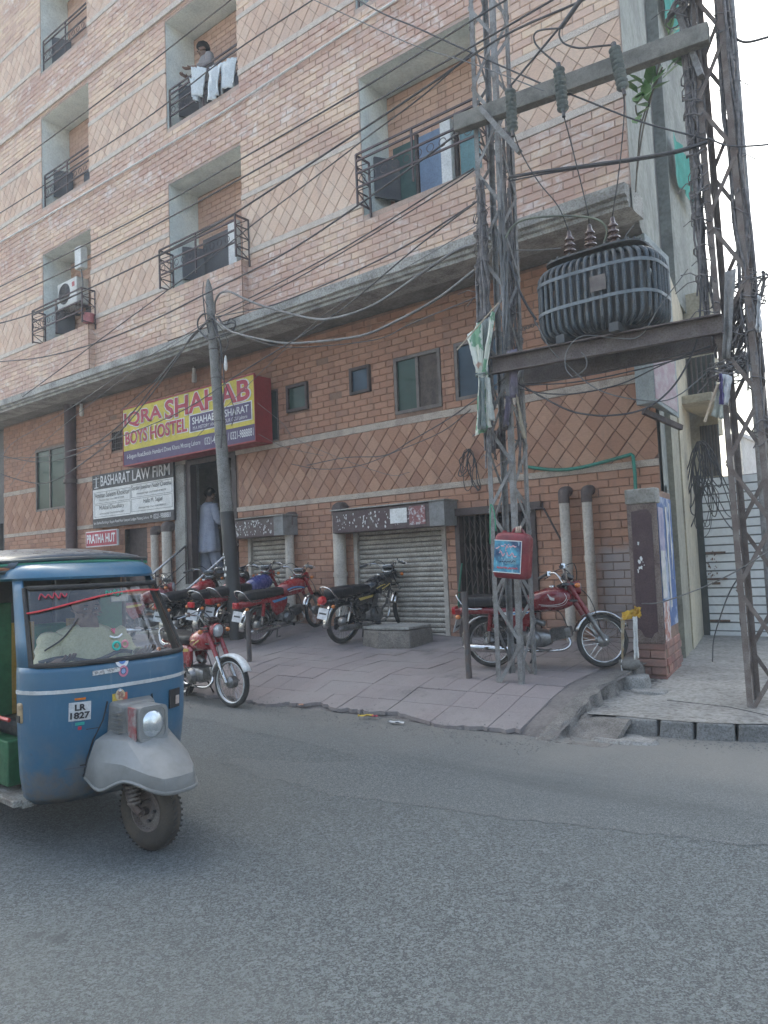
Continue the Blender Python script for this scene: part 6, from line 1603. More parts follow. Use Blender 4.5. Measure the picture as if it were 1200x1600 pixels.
    if tankcover is None:
        for s in (-1,1):
            if decal=='wing':
                curve_decal([(.60,.685),(.72,.675),(.84,.69),(.89,.74),(.87,.79)],.0035,DEW,s);curve_decal([(.62,.67),(.74,.66),(.86,.675),(.905,.73)],.0025,DEW,s)
                for k in range(3):curve_decal([(.70+.012*k,.79-.02*k),(.735,.755-.01*k),(.77,.745-.008*k)],.006,DEW,s)
            elif decal=='gold':
                curve_decal([(.56,.70),(.64,.73),(.72,.74)],.007,DEG,s);curve_decal([(.66,.68),(.74,.71),(.82,.74)],.009,DEG,s)
            elif decal=='blue':
                curve_decal([(.52,.72),(.62,.74),(.74,.73),(.84,.70)],.012,DEB,s);curve_decal([(.54,.69),(.66,.705),(.78,.70)],.006,DEW,s)
    # seat
    m=MB();zs=.79 if not big else .80
    R_=[]
    for x,hw,z0,z1 in ((-.27,.05,.70,.745),(-.25,.10,.675,.785),(-.16,.12,.67,.80),(.05,.125,.665,zs),(.25,.12,.66,zs-.02),(.38,.11,.655,zs-.025),(.46,.09,.65,.765),(.50,.05,.66,.74)):
        R_.append([(x,sup(2*PI*k/20,hw,1,4)[0],(z0+z1)/2+sup(2*PI*k/20,1,(z1-z0)/2,4)[1]) for k in range(20)])
    m.loft(R_);so_=m.build('seat',seatP,t,smooth=60)
    m=MB()
    for x,hw in ((-.1,.122),(.08,.126),(.22,.123)):m.loft([[(x+d,sup(2*PI*k/20,hw+.002,1,4)[0],.73+sup(2*PI*k/20,1,.066,4)[1]) for k in range(20)] for d in (-.004,.004)],True,False)
    m.build('seat_seam',BLACK,so_)
    m=MB();m.loft(shell([(-.30,.05,.60,.67),(-.24,.09,.59,.675),(0,.11,.59,.67),(.2,.11,.58,.665),(.42,.10,.58,.66)],16,4));m.build('seat_cowl',P,t,smooth=50)
    # side panels
    for s in (-1,1):
        pts=[(.17,.63),(.47,.645),(.53,.60),(.50,.50),(.42,.40),(.30,.37),(.22,.47)]
        m=MB();m.add([(x,s*.085,z) for x,z in pts]+[(lerp(x,.35,.12),s*.115,lerp(z,.53,.12)) for x,z in pts],[tuple(range(7,14))]+[(k,(k+1)%7,(k+1)%7+7,k+7) for k in range(7)])
        sp=m.build('side_panel',P,t,bevel=.006)
        m=MB();m.add([(x,s*.1165,z) for x,z in ((.20,.615),(.50,.625),(.47,.59),(.24,.575))],[(0,1,2,3)]);m.add([(x,s*.1170,z) for x,z in ((.24,.60),(.49,.608),(.47,.597),(.26,.587))],[(0,1,2,3)]) if decal!='wing' else None
        m.build('panel_stripe',DEW if decal in('wing',) else (DEB if decal=='blue' else DEG),sp)
        if decal=='wing':
            m=MB();m.add([(x,s*.1175,z) for x,z in ((.30,.603),(.49,.611),(.475,.598),(.32,.588))],[(0,1,2,3)]);m.build('panel_stripe',DEB,sp)
    # rail, tail lamp, plate, indicators
    if rail:
        m=MB()
        m.tube(smoothpts([(-.02,-.13,.66),(-.12,-.135,.66),(-.22,-.13,.69),(-.30,-.11,.80),(-.315,-.04,.83),(-.315,.04,.83),(-.30,.11,.80),(-.22,.13,.69),(-.12,.135,.66),(-.02,.13,.66)],4),.009,8);m.build('grab_rail',CHR,t,smooth=60)
    m=MB();m.obox((-.325,0,.62),(.035,.055,.038));m.build('lamp_bracket',P,t,bevel=.01)
    if lampround or big:m=MB();m.lathe([(0,.05),(.05,.045),(.062,.01),(.062,-.02),(0,-.03)],(-.36,0,.655),(-1,0,.1),18);m.build('tail_lamp',LENSR,t,smooth=50)
    else:m=MB();m.obox((-.372,0,.635),(.025,.055,.042));m.build('tail_lamp',LENSR,t,bevel=.012)
    for s in (-1,1):
        m=MB();m.tube([(-.29,s*.05,.58),(-.29,s*.12,.58)],.007,6);m.build('indicator_stem',BLACK,t)
        m=MB();m.sph((-.295,s*.145,.58),(.030,.026,.026),10,8);m.build('indicator',LENSO,t,smooth=60)
    if plate:m=MB();m.obox((-.36,0,.475),(.003,.10,.075),rotm('Y',.35));pl_=m.build('number_plate',PLW,t,bevel=.004);m=MB();m.obox((-.3645,0,.478),(.001,.07,.012),rotm('Y',.35));m.obox((-.3585,0,.455),(.001,.06,.012),rotm('Y',.35));m.build('plate_mark',BKT,pl_)
    # engine
    if big:
        m=MB();m.loft(shell([(.38,.07,.26,.42),(.42,.11,.24,.45),(.60,.12,.23,.44),(.68,.08,.26,.40)],16,4));m.lathe([(0,0),(.095,0),(.10,-.02),(.10,-.1)],(.55,-.155,.335),(0,-1,0),20);m.lathe([(0,.02),(.095,.01),(.10,0)],(.50,.14,.335),(0,1,0),20)
        m.build('crankcase',ALM,t,smooth=40)
        m=MB()
        for k in range(10):m.obox((.575+.009*k,0,.45+.017*k),(.07,.075,.0045),rotm('Y',.28))
        m.obox((.62,0,.55),(.04,.045,.12),rotm('Y',.28));m.build('cylinder',ALM,t)
        m=MB();m.obox((.67,0,.625),(.05,.055,.03),rotm('Y',.28));m.build('cylinder_head',ALM,t,bevel=.01)
        e0=[(.70,-.05,.60),(.80,-.07,.54),(.84,-.09,.40),(.78,-.11,.26),(.60,-.13,.22),(.35,-.13,.22)]
    else:
        m=MB();m.loft(shell([(.36,.06,.25,.40),(.40,.105,.23,.42),(.60,.11,.225,.40),(.68,.07,.25,.37)],16,4));m.lathe([(0,.06),(.06,.055),(.085,.03),(.09,0)],(.50,-.105,.315),(0,-1,0),20);m.lathe([(0,.05),(.07,.04),(.08,0)],(.48,.10,.315),(0,1,0),20)
        m.build('crankcase',ALM,t,smooth=40)
        m=MB()
        for k in range(9):m.obox((.68+.017*k,0,.345+.003*k),(.0035,.062,.060),rotm('Y',-.15))
        m.obox((.76,0,.355),(.085,.04,.042),rotm('Y',-.15));m.build('cylinder',ALM,t)
        m=MB();m.obox((.86,0,.375),(.035,.055,.052),rotm('Y',-.15));m.build('cylinder_head',ALM,t,bevel=.012)
        e0=[(.86,-.03,.32),(.88,-.06,.26),(.82,-.10,.21),(.66,-.125,.20),(.45,-.13,.205),(.30,-.13,.215)]
    m=MB();m.cyl((.52,0,.50),(.62,0,.46),.03,n=10);m.sph((.50,.0,.49),(.05,.04,.04),10,8);m.build('carburettor',ALM,t,smooth=50)
    m=MB();m.tube(smoothpts([(.86,-.03,.42),(.80,-.04,.58),(.70,-.04,.62)],4),.006,5);m.build('spark_lead',BLACK,t)
    m=MB();m.tube(smoothpts(e0,4),.016,10);m.build('exhaust_pipe',CHR,t,smooth=60)
    m=MB();m.lathe([(.012,0),(.034,.05),(.040,.12),(.043,.45),(.038,.56),(.022,.60),(.0,.60)],(e0[-1][0]+.04,-.135,e0[-1][2]),(-1,0,.06),18);m.build('muffler',CHR if not big else ALM,t,smooth=50)
    # chain case, pedals, stand
    m=MB();m.loft(shell([(-.09,.012,.20,.35),(-.06,.016,.19,.37),(.30,.016,.24,.38),(.36,.012,.27,.35)],12,3));m.v=[(x,y+.075,z) for x,y,z in m.v];m.build('chain_case',BLKP,t,smooth=60)
    m=MB()
    for s in (-1,1):m.cyl((.50,s*.08,.22),(.50,s*.24,.22),.011,n=8);m.cyl((.50,s*.16,.22),(.50,s*.24,.22),.019,n=8);m.cyl((.18,s*.08,.27),(.18,s*.19,.27),.014,n=8)
    m.tube([(.50,-.14,.24),(.66,-.16,.21),(.70,-.16,.23)],.007,6);m.tube([(.56,-.13,.34),(.52,-.17,.36),(.47,-.17,.46),(.47,-.22,.47)],.009,6)
    m.build('foot_controls',BLACK,t,kind='stuff')
    m=MB();m.tube([(.45,.08,.22),(.40,.17,.05),(.37,.20,.0)],.010,6);m.build('side_stand',BLACK,t);m=MB();m.tube([(.33,-.07,.22),(.25,-.12,.06),(.31,-.13,.07)],.010,6);m.build('centre_stand',BLACK,t)
    return t
def place(px,py,front,**k):
    "rear wheel contact and front wheel contact measured on the street"
    a=G(*px);b=G(*py) if py else None
    return a
def bikeat(label,rear,heading,dz=0,**k):
    p=G(*rear);s=(T(p.x+math.cos(heading),p.y+math.sin(heading))-T(p.x,p.y)) if k.pop('pitchit',True) else 0
    t=bike(label,(p.x,p.y,p.z+dz),heading,**k)
    e=t.rotation_euler;t.rotation_mode='ZYX' if False else 'XYZ'
    q=Matrix.Rotation(heading,4,'Z')@Matrix.Rotation(-math.atan(s/1.1),4,'Y')@Matrix.Rotation(-math.radians(k.get('lean',-7)),4,'X')
    t.matrix_basis=Matrix.Translation((p.x,p.y,p.z+dz+.004))@q
    return t
H_=math.radians
bikeat('red motorbike with white wing emblem parked behind the left pylon',(770,1043),H_(14),P=PRED,decal='wing',steer=34,lean=-5)
bikeat('black motorbike parked nose to the large shutter beside the concrete block',(537,1006),H_(84),P=PBLK,big=True,steer=18,lean=-6,decal='gold')
bikeat('red motorbike with blue and white tank flash between the utility pole and the black bike',(404,1007),H_(88),P=PRED2,decal='blue',steer=12,lean=-6)
bikeat('red motorbike with a blue tank cover half hidden behind the utility pole',(358,996),H_(92),P=PRED2,tankcover=PBLU,decal='none',steer=16,lean=-6,pitchit=True)
bikeat('black seated motorbike with white number plate just left of the utility pole',(326,1001),H_(102),P=PBLK,tankP=PRED,decal='gold',steer=14,lean=-6,fender=CHR)
bikeat('black seated motorbike with round red tail lamp, just beyond the rickshaw windscreen edge',(275,1003),H_(102),P=PBLK,tankP=PRED2,lampround=True,decal='none',steer=14,lean=-6)
bikeat('dark red motorbike at the left end of the row, seen through the rickshaw windscreen',(190,1006),H_(30),P=PRED,decal='none',steer=10,lean=-6)
# white rimmed bike standing at the kerb
fp=G(365,1106);wr=bike('red motorbike with white ringed front wheel standing at the kerb by the rickshaw',(0,0,0),0,P=PRED2,decal='gold',steer=14,lean=-6,white_rim=True,lampround=True,fender=WHITE,group='motorbikes parked on the pavement')
hd_=H_(-12)
wr.matrix_basis=Matrix.Translation((fp.x-1.2*math.cos(hd_),fp.y-1.2*math.sin(hd_),fp.z+.004))@Matrix.Rotation(hd_,4,'Z')@Matrix.Rotation(H_(6),4,'X')
# ================================================================== RICKSHAW
RB=NT('rickshaw_blue');nz=RB.noise(3,5,.6);cc=RB.mix(RB.ramp(nz,.4,.7,0,.6),(.014,.098,.185),(.03,.12,.185))
x,y,z=RB.sep();cc=RB.mix(RB.math('MULTIPLY',RB.ramp(z,.2,.6,1,0),RB.ramp(RB.noise(9,5,.7),.45,.65)),cc,(.13,.09,.06))
cc=RB.mix(RB.ramp(RB.noise(26,6,.78),.63,.70,0,.85),cc,(.07,.055,.045));cc=RB.mix(RB.ramp(RB.noise(40,4,.6,RB.scaled((1,1,.12))),.62,.70,0,.25),cc,(.16,.21,.25));cc=RB.mix(RB.math('MULTIPLY',RB.ramp(z,.24,.75,1,.12),RB.ramp(RB.noise(2.5,6,.7),.35,.7)),cc,(.16,.135,.11));cc=RB.mix(RB.ramp(RB.noise(6,6,.7,RB.scaled((1,1,.25))),.55,.75,0,.3),cc,(.12,.19,.25))
RBL=RB.out(cc,RB.ramp(RB.noise(8,4),.3,.7,.30,.5),0,RB.bump(RB.noise(4,3),.35,.03,RB.bump(RB.noise(90,3),.08,.002)));RB.b.inputs['Coat Weight'].default_value=.25
RFEN=mk('rickshaw_fender',(.205,.21,.208),(.15,.145,.135),.42,sc=2.5,bump=.05,fine=.04);CAN=mk('canopy_rexine',(.028,.06,.06),(.04,.04,.045),.4,bump=.2);CANS=mk('canopy_silver',(.12,.14,.17),(.05,.06,.075),.35,metal=.2,bump=.2)
GRN=mk('seat_green',(.01,.26,.05),(.02,.2,.05),.35,bump=.1);GRND_=mk('panel_green',(.02,.12,.05),None,.5);YLO=mk('panel_ochre',(.33,.20,.04),None,.6);BLU_S=paint('strip_silver',(.55,.56,.56))
rg_=Vector(W(245,1320,2.58));rk=thing('auto_rickshaw','blue auto rickshaw with grey nose mudguard and square headlamp driving in from the left','rickshaw',(-3.763,2.579,0),math.radians(-4))
def ring(z,xs,d,hw,n=32,e=2.4,t0=-1,t1=1):
    out=[]
    for k in range(n+1):
        a=math.radians(90*lerp(t0,t1,k/n));c_,s_=math.cos(a),math.sin(a)
        out.append(Vector((xs+d*abs(c_)**(2/e),hw*abs(s_)**(2/e)*(1 if s_>=0 else -1),z)))
    return out
prof=[(.25,-.50,.20,.46),(.30,-.47,.25,.51),(.42,-.45,.28,.54),(.60,-.44,.31,.555),(.80,-.44,.33,.56),(.98,-.44,.33,.56),(1.01,-.443,.327,.556)]
def pr(z):
    zz=[p[0] for p in prof]+[1.50,1.53]
    return [float(np.interp(z,zz,[p[i] for p in prof]+v)) for i,v in ((1,[-.67,-.68]),(2,[.26,.26]),(3,[.48,.475]))]
def fp_(y_,z_,off=.006):
    xs_,d_,hw_=pr(z_);u=min(abs(y_)/hw_,1);c_=(1-u**2.4)**(1/2.4)
    p=Vector((xs_+d_*c_,y_,z_));
    nx=Vector((hw_**2/ (d_*1.0)/hw_*max(c_,.05)**1.4,(u**1.4)*(1 if y_>=0 else -1)*1.0,0)).normalized()
    return p+nx*off,nx
m=MB();m.loft([ring(z,*pr(z)) for z in (.25,.30,.36,.42,.52,.62,.74,.86,.98,1.01)],False,False)
# cowl lip turning inside under the glass
shellf=m.build('front_body',RBL,rk,smooth=60,solid=.012)
# pillars beside the glass
for t0,t1 in ((-1,-.80),(.80,1)):
    m=MB();m.loft([ring(z,*pr(z),6,2.4,t0,t1) for z in (1.01,1.15,1.3,1.42,1.50)],False,False);m.build('pillar',RBL,rk,smooth=60,solid=.012)
m=MB();m.loft([ring(z,*pr(z),24,2.4,-.81,.81) for z in (1.01,1.2,1.35,1.45)],False,False)
ws=m.build('windscreen',clear('windscreen_glass',(.84,.88,.88),.045),rk,smooth=180)
lo=[p+Vector((.006,0,0)) for p in ring(1.02,*pr(1.02),20,2.4,-.80,.80)];hi=[p+Vector((.006,0,0)) for p in ring(1.44,*pr(1.44),20,2.4,-.80,.80)]
m=MB();m.tube(lo+[lo[-1].lerp(hi[-1],.5)]+hi[::-1]+[hi[0].lerp(lo[0],.5)],.016,8,False,True);m.build('rubber_seal',RUB,rk,smooth=180)
# silver beltline
m=MB();m.loft([[p+Vector((.008,0,0)) if abs(p.y)<.5 else p*1.0+Vector((.004,.008*(1 if p.y>0 else -1),0)) for p in ring(z,*pr(z),32)] for z in (.868,.888)],False,False);m.build('belt_trim',BLU_S,rk,solid=.008)
# roof cap
def cap(z,xs,d,hw,xb):
    r_=ring(z,xs,d,hw,24);return r_+[Vector((xb,hw,z)),Vector((xb,-hw,z))]
m=MB();m.loft([cap(1.485,-.68,.285,.49,-1.0),cap(1.50,-.69,.30,.51,-1.0),cap(1.54,-.70,.285,.505,-1.0),cap(1.575,-.73,.24,.47,-1.0),cap(1.60,-.79,.15,.40,-1.0),cap(1.612,-.86,.06,.3,-1.0)],True,True);m.build('roof_cap',RBL,rk,smooth=50)
# canopy
def arch(x,w,z,h,n=14):return [(x,-w*math.cos(PI*k/n)if 0<k<n else (-w if k==0 else w),z+h*math.sin(PI*k/n)**.6) for k in range(n+1)]
m=MB();m.loft([arch(-.66,.47,1.555,.07),arch(-.78,.54,1.575,.07),arch(-1.2,.63,1.60,.085),arch(-1.8,.63,1.60,.085),arch(-2.35,.62,1.56,.07)],False,False)
m.build('canopy',CANS,rk,smooth=60,solid=.02)
for dz_,mt in ((0,CAN),(-.022,mk('trim_green',(.03,.22,.13),None,.4)),(-.04,mk('trim_orange',(.40,.16,.08),None,.5)),(-.058,CAN)):
    m=MB()
    pts=[Vector((-2.35,-.64,1.575+dz_)),Vector((-1.8,-.655,1.61+dz_)),Vector((-1.2,-.655,1.61+dz_)),Vector((-.86,-.58,1.60+dz_)),Vector((-.68,-.46,1.60+dz_)),Vector((-.58,-.28,1.605+dz_)),Vector((-.54,0,1.61+dz_)),Vector((-.58,.28,1.605+dz_)),Vector((-.68,.46,1.60+dz_)),Vector((-.86,.58,1.6+dz_)),Vector((-1.8,.655,1.61+dz_)),Vector((-2.35,.64,1.575+dz_))]
    m.tube(smoothpts(pts,4),.013,8,False);m.build('canopy_trim',mt,rk,smooth=60)
# front mudguard and nose
def nose(z,x0,x1,w0,w1):return [(x0,-w0,z),(x1*.5+x0*.5,-(w0*.45+w1*.55),z),(x1,-w1,z),(x1,w1,z),(x1*.5+x0*.5,(w0*.45+w1*.55),z),(x0,w0,z)]
NR=[nose(.36,-.26,.27,.27,.125),nose(.40,-.26,.30,.265,.13),nose(.46,-.24,.285,.25,.12)]
m=MB();V=[]
# lower skirt, sloping top
sk_=[[(-.26,-.275,.40),(-.10,-.27,.355),(.08,-.22,.42),(.24,-.15,.385),(.30,-.10,.37),(.315,0,.365),(.30,.10,.37),(.24,.15,.385),(.08,.22,.42),(-.10,.27,.355),(-.26,.275,.40)],
     [(-.22,-.27,.50),(-.10,-.262,.50),(.06,-.22,.50),(.22,-.148,.455),(.285,-.095,.435),(.30,0,.435),(.285,.095,.435),(.22,.148,.455),(.06,.22,.50),(-.10,.262,.50),(-.22,.27,.50)],
     [(-.18,-.25,.60),(-.10,-.20,.605),(.0,-.15,.60),(.10,-.11,.56),(.16,-.07,.535),(.17,0,.535),(.16,.07,.535),(.10,.11,.56),(.0,.15,.60),(-.10,.20,.605),(-.18,.25,.60)],
     [(-.18,-.10,.66),(-.12,-.09,.64),(-.06,-.08,.62),(.0,-.05,.61),(.02,-.03,.605),(.03,0,.605),(.02,.03,.605),(.0,.05,.61),(-.06,.08,.62),(-.12,.09,.64),(-.18,.10,.66)]]
m.loft([[Vector(p) for p in r_] for r_ in sk_],False,False)
m.build('front_mudguard',RFEN,rk,smooth=32,solid=.012,bevel=.004)
m=MB();m.tube([fp_(y_,z_,.004)[0] for y_,z_ in ((-.275,.40),(-.262,.50),(-.235,.60),(-.18,.70),(-.155,.80))],.006,5);m.tube([fp_(y_,z_,.004)[0] for y_,z_ in ((.275,.40),(.262,.50),(.235,.60),(.18,.70),(.155,.80))],.006,5);m.build('seam',BLACK,rk,kind='stuff')
m=MB();m.tube(smoothpts([Vector(p)+Vector((0,0,-.002)) for p in sk_[0]],4),.011,6,False);m.build('mudguard_lip',RFEN,rk,smooth=60)
# headlamp nacelle, square housing
m=MB();m.loft([[(-.22,-.17,.52),(-.22,.17,.52),(-.20,.15,.80),(-.20,-.15,.80)],[(-.08,-.125,.57),(-.08,.125,.57),(-.10,.115,.785),(-.10,-.115,.785)]]);m.build('nacelle',RFEN,rk,bevel=.02)
m=MB()
for k in range(7):m.box(-.17,-.095+.004,-.150,-.120,.58+k*.026,.59+k*.026)
m.build('nacelle_rib',RFEN,rk)
m=MB();m.loft([[(x,sup(2*PI*k/28,w,1,6)[0],.68+sup(2*PI*k/28,1,h,6)[1]) for k in range(28)] for x,w,h in ((-.10,.10,.10),(.03,.098,.096),(.045,.092,.09))]);m.build('headlamp_housing',RFEN,rk,smooth=40)
m=MB();m.loft([[(x,sup(2*PI*k/28,w,1,6)[0],.68+sup(2*PI*k/28,1,h,6)[1]) for k in range(28)] for x,w,h in ((.030,.1,.098),(.052,.1,.098),(.052,.083,.08),(.040,.08,.078))],True,False);m.build('headlamp_bezel',RFEN,rk,smooth=40)
m=MB();m.lathe([(0,.020),(.045,.014),(.074,0),(.078,-.01),(0,-.01)],(.045,0,.68),(1,0,0),26);m.build('headlamp_glass',mk('lens_bright',(.72,.75,.76),(.5,.55,.58),.06,metal=.75,sc=25,bump=.4,bsc=60,fine=0),rk,smooth=70)
m=MB();m.box(-.05,.03,-.112,-.100,.585,.775);m.build('lamp_side_red',mk('lamp_side_red',(.28,.07,.07),(.3,.28,.27),.6,sc=20),rk,bevel=.004)
# front wheel, suspension
SMr=Matrix.Rotation(math.radians(14),4,'Z')
m=MB();m.M=SMr;m.torus((0,0,.215),(0,1,0),.155,.062,48,14,.95);wh=m.build('front_wheel',mk('tyre_muddy',(.045,.038,.032),(.10,.08,.06),.92,sc=7,bump=.35,bsc=90),rk,smooth=60)
m=MB();m.M=SMr
for k in range(44):
    a=2*PI*k/44
    for s,yy in ((1,-.02),(-1,.02)):m.bar(((.2125)*math.cos(a),yy-.018,.215+.2125*math.sin(a)),((.2125)*math.cos(a+s*.08),yy+.018,.215+.2125*math.sin(a+s*.08)),.010,.004,(math.cos(a),0,math.sin(a)))
m.build('tread_block',TYRE,wh)
m=MB();m.M=SMr;m.lathe([(0,-.03),(.05,-.035),(.06,-.02),(.095,-.01),(.105,-.045),(.112,-.045),(.112,.045),(.105,.045),(.095,.01),(.06,.02),(0,.03)],(0,0,.215),(0,1,0),28);m.build('rim',RUST,wh,smooth=35)
m=MB();m.M=SMr
for k in range(5):
    a=2*PI*k/5;m.cyl((.055*math.cos(a),-.045,.215+.055*math.sin(a)),(.055*math.cos(a),-.02,.215+.055*math.sin(a)),.010,n=6)
m.cyl((0,-.07,.215),(0,.07,.215),.022,n=10);m.build('wheel_nut',STEEL,wh)
m=MB();m.M=SMr;m.tube([(0,-.085,.215),(-.05,-.10,.26),(-.12,-.10,.42),(-.12,-.05,.60)],.022,8);m.tube([(-.12,-.05,.6),(-.12,.0,.62)],.03,8);m.build('trailing_link',STEEL,rk,smooth=50)
m=MB();m.M=SMr
for k in range(11):m.torus((-.03-.004*k,-.10,.27+.021*k),(-.18,0,1),.035,.0075,14,6)
m.cyl((-.03,-.10,.25),(-.08,-.10,.50),.015,n=8);m.build('spring',RUST,rk,smooth=60)
# floor, side, passenger body
m=MB();m.box(-2.3,-.45,-.53,.53,.235,.27);m.box(-1.15,-.45,-.585,-.53,.25,.285);m.build('floor',mk('floor_plate',(.30,.30,.28),(.14,.11,.09),.7,sc=6,bump=.2,fine=.3),rk,bevel=.006)
m=MB();m.loft([[(-1.10,-.60,.32),(-1.10,-.60,.70),(-1.10,-.585,.74)],[(-1.6,-.63,.30),(-1.6,-.63,.74),(-1.6,-.61,.78)],[(-2.3,-.60,.32),(-2.3,-.60,.74),(-2.3,-.58,.78)]],False,False);m.loft([[(-1.10,.60,.32),(-1.10,.60,.72)],[(-2.3,.60,.32),(-2.3,.60,.74)]],False,False);m.box(-2.32,-2.29,-.6,.6,.3,1.1)
m.build('rear_body',RBL,rk,smooth=40,solid=.01)
m=MB();m.box(-1.62,-1.05,-.58,.0,.44,.50);m.box(-1.05,-.72,-.50,.50,.30,.56);m.build('seat_box',GRND_,rk,bevel=.01)
m=MB();m.box(-1.62,-1.06,-.665,-.60,.70,.82);m.build('side_cushion',GRN,rk,bevel=.02)
m=MB();m.box(-1.08,-.68,-.42,.42,.56,.66);m.build('driver_seat',BLACK,rk,bevel=.03)
for a_,b_ in ((-.56,-.30),(.28,.56)):MB().box(-1.14,-1.10,a_,b_,.60,1.35).build('partition',GRND_,rk)
for a_,b_ in ((-.30,-.14),(.12,.28)):MB().box(-1.137,-1.093,a_,b_,.62,1.22).build('partition_panel',YLO,rk)
m=MB();m.box(-2.0,-1.9,-.55,.55,.5,1.15);m.box(-1.95,-1.5,-.55,.55,.40,.62);m.build('passenger_seat',GRN,rk,bevel=.03)
m=MB();m.add([(-2.25,-.60,1.1),(-2.25,.60,1.1),(-2.25,.60,1.6),(-2.25,-.60,1.6)],[(0,1,2,3)]);m.add([(-1.2,.615,.75),(-2.28,.615,.75),(-2.28,.615,1.6),(-1.2,.615,1.6)],[(0,1,2,3)]);m.build('rear_curtain',mk('curtain_dark',(.05,.06,.065),(.10,.11,.12),.6,sc=4),rk)
for x_ in (-1.12,-2.25):
    for s in (-1,1):m=MB();m.cyl((x_,s*.59,.6),(x_,s*.59,1.60),.016,n=8);m.build('canopy_post',STEEL,rk)
MB().tube(smoothpts([(-.50,-.585,.72),(-.75,-.60,.72),(-1.0,-.61,.66),(-1.3,-.62,.52)],4),.012,6).build('red_hose',mk('hose_red',(.55,.06,.05),None,.4),rk,smooth=60)
for a_ in (-.5,.5):MB().torus((-1.95,a_,.215),(0,1,0),.155,.062,32,10).build('rear_wheel',TYRE,rk,smooth=60)
m=MB();m.loft([[(-1.28,-.60,.60),(-1.28,-.60,.30)],[(-1.02,-.60,.55),(-1.10,-.60,.26)]],False,False);m.build('mud_flap',mk('flap_brown',(.14,.09,.07),(.2,.15,.12),.8),rk,solid=.01)
# handlebar, mirror, inside
m=MB();m.tube(smoothpts([(-.62,-.34,1.0),(-.56,-.2,1.02),(-.54,0,.98),(-.56,.2,1.02),(-.62,.34,1.0)],4),.013,8);m.cyl((-.54,0,.98),(-.42,0,.5),.022,n=10);m.build('handlebar',BLACK,rk,smooth=60)
MB().tube([(-.66,.26,1.36),(-.52,.2,1.38)],.006,6).build('mirror_arm',STEEL,rk);MB().obox((-.66,.27,1.36),(.006,.07,.035)).build('mirror',HLG,rk,bevel=.01)
# details on the front panel
def onshell(y0,y1,z0,z1,mat,name,off=.006,n=6,parent=rk,th=.003,skew=0):
    m=MB();g=[]
    for i in range(n+1):
        y_=lerp(y0,y1,i/n);g.append([fp_(y_,z0+skew*(i/n),off)[0],fp_(y_,z1+skew*(i/n),off)[0]])
    m.loft(g,False,False);return m.build(name,mat,parent,solid=th)
yp0,yp1=-.375,-.255
pl_=onshell(yp0,yp1,.715,.815,PLW,'number_plate',.008)
def ptext(s_,y0,y1,z0,z1,mat,off=.014,bold=.02,name='lettering',parent=None):
    me_o=text(s_,0,1,0,1,0,mat,parent or rk,name,bold)
    me=me_o.data
    for v in me.vertices:
        p,nx=fp_(lerp(y0,y1,v.co.x),lerp(z0,z1,v.co.z),off);v.co=p
    return me_o
ptext('LR',-.345,-.285,.770,.805,BKT,bold=.04);ptext('1827',-.368,-.262,.725,.762,BKT,bold=.04)
m=MB();p_,_=fp_(-.315,.83);onshell(-.345,-.285,.826,.838,LENSO,'sticker',.008);onshell(-.34,-.29,.690,.705,mk('sticker_teal',(.03,.35,.30),None,.4),'sticker',.008);onshell(-.325,-.305,.665,.682,REDT,'sticker',.008)
onshell(-.245,-.075,.950,.975,mk('badge_silver',(.62,.63,.63),(.3,.3,.3),.3,metal=.3,sc=60,lo=.5,hi=.55,bump=0),'badge_strip',.010,6,rk,.004,.006)
# round stickers under the glass and the wheel shaped emblem
def disc_on(y_,z_,r,mat,name='sticker',off=.010,a0=0,a1=360,k=20,rin=0):
    m=MB();P=[]
    for i in range(k+1):
        a=math.radians(lerp(a0,a1,i/k));P.append(fp_(y_+r*math.cos(a),z_+r*math.sin(a),off)[0])
    if rin:
        Q=[fp_(y_+rin*math.cos(math.radians(lerp(a0,a1,i/k))),z_+rin*math.sin(math.radians(lerp(a0,a1,i/k))),off)[0] for i in range(k+1)]
        m.loft([P,Q],False,False)
    else:
        c_=fp_(y_,z_,off)[0];m.add([c_]+P,[(0,i+1,i+2) for i in range(k)])
    return m.build(name,mat,rk,solid=.002)
disc_on(-.055,1.02,.045,WT,a0=180,a1=360);disc_on(-.055,1.02,.025,mk('sticker_blue',(.08,.2,.5),None,.4),off=.013,a0=180,a1=360)
disc_on(-.05,.955,.032,mk('sticker_pink',(.6,.2,.3),None,.4),rin=.020);disc_on(-.05,.955,.014,mk('sticker_blue2',(.3,.4,.65),None,.4))
disc_on(-.075,.825,.032,mk('sticker_maroon',(.25,.13,.10),(.5,.4,.25),.4,sc=60,lo=.45,hi=.55,bump=0));onshell(-.125,-.075,.795,.835,mk('sticker_yellow',(.6,.42,.05),None,.4),'sticker',.007);onshell(-.075,-.025,.795,.835,mk('sticker_redy',(.5,.10,.06),None,.4),'sticker',.007);disc_on(-.075,.86,.016,WT,a0=200,a1=340)
# side lamp (amber) near, dark reflector far, vent, scratches
p_,_=fp_(-.545,.76);m=MB();m.obox((-.40,-.558,.765),(.028,.016,.055));m.build('side_lamp',mk('lamp_amber_dull',(.42,.30,.17),(.2,.15,.1),.4,sc=20),rk,bevel=.012);m=MB();m.obox((-.40,-.575,.735),(.02,.004,.018));m.build('lamp_hole',BLACK,rk)
onshell(.30,.40,.69,.80,BLACK,'side_lamp',.012,4,rk,.01);onshell(.35,.385,.71,.76,mk('lamp_pale',(.55,.45,.4),None,.4),'side_lamp_lens',.022,3)
onshell(-.28,-.20,.66,.664,BLACK,'scratch',.006);onshell(-.38,-.24,.452,.460,mk('scratch_grey',(.1,.12,.15),None,.6),'scratch',.006);onshell(-.30,-.27,.462,.47,BLACK,'scratch',.006)
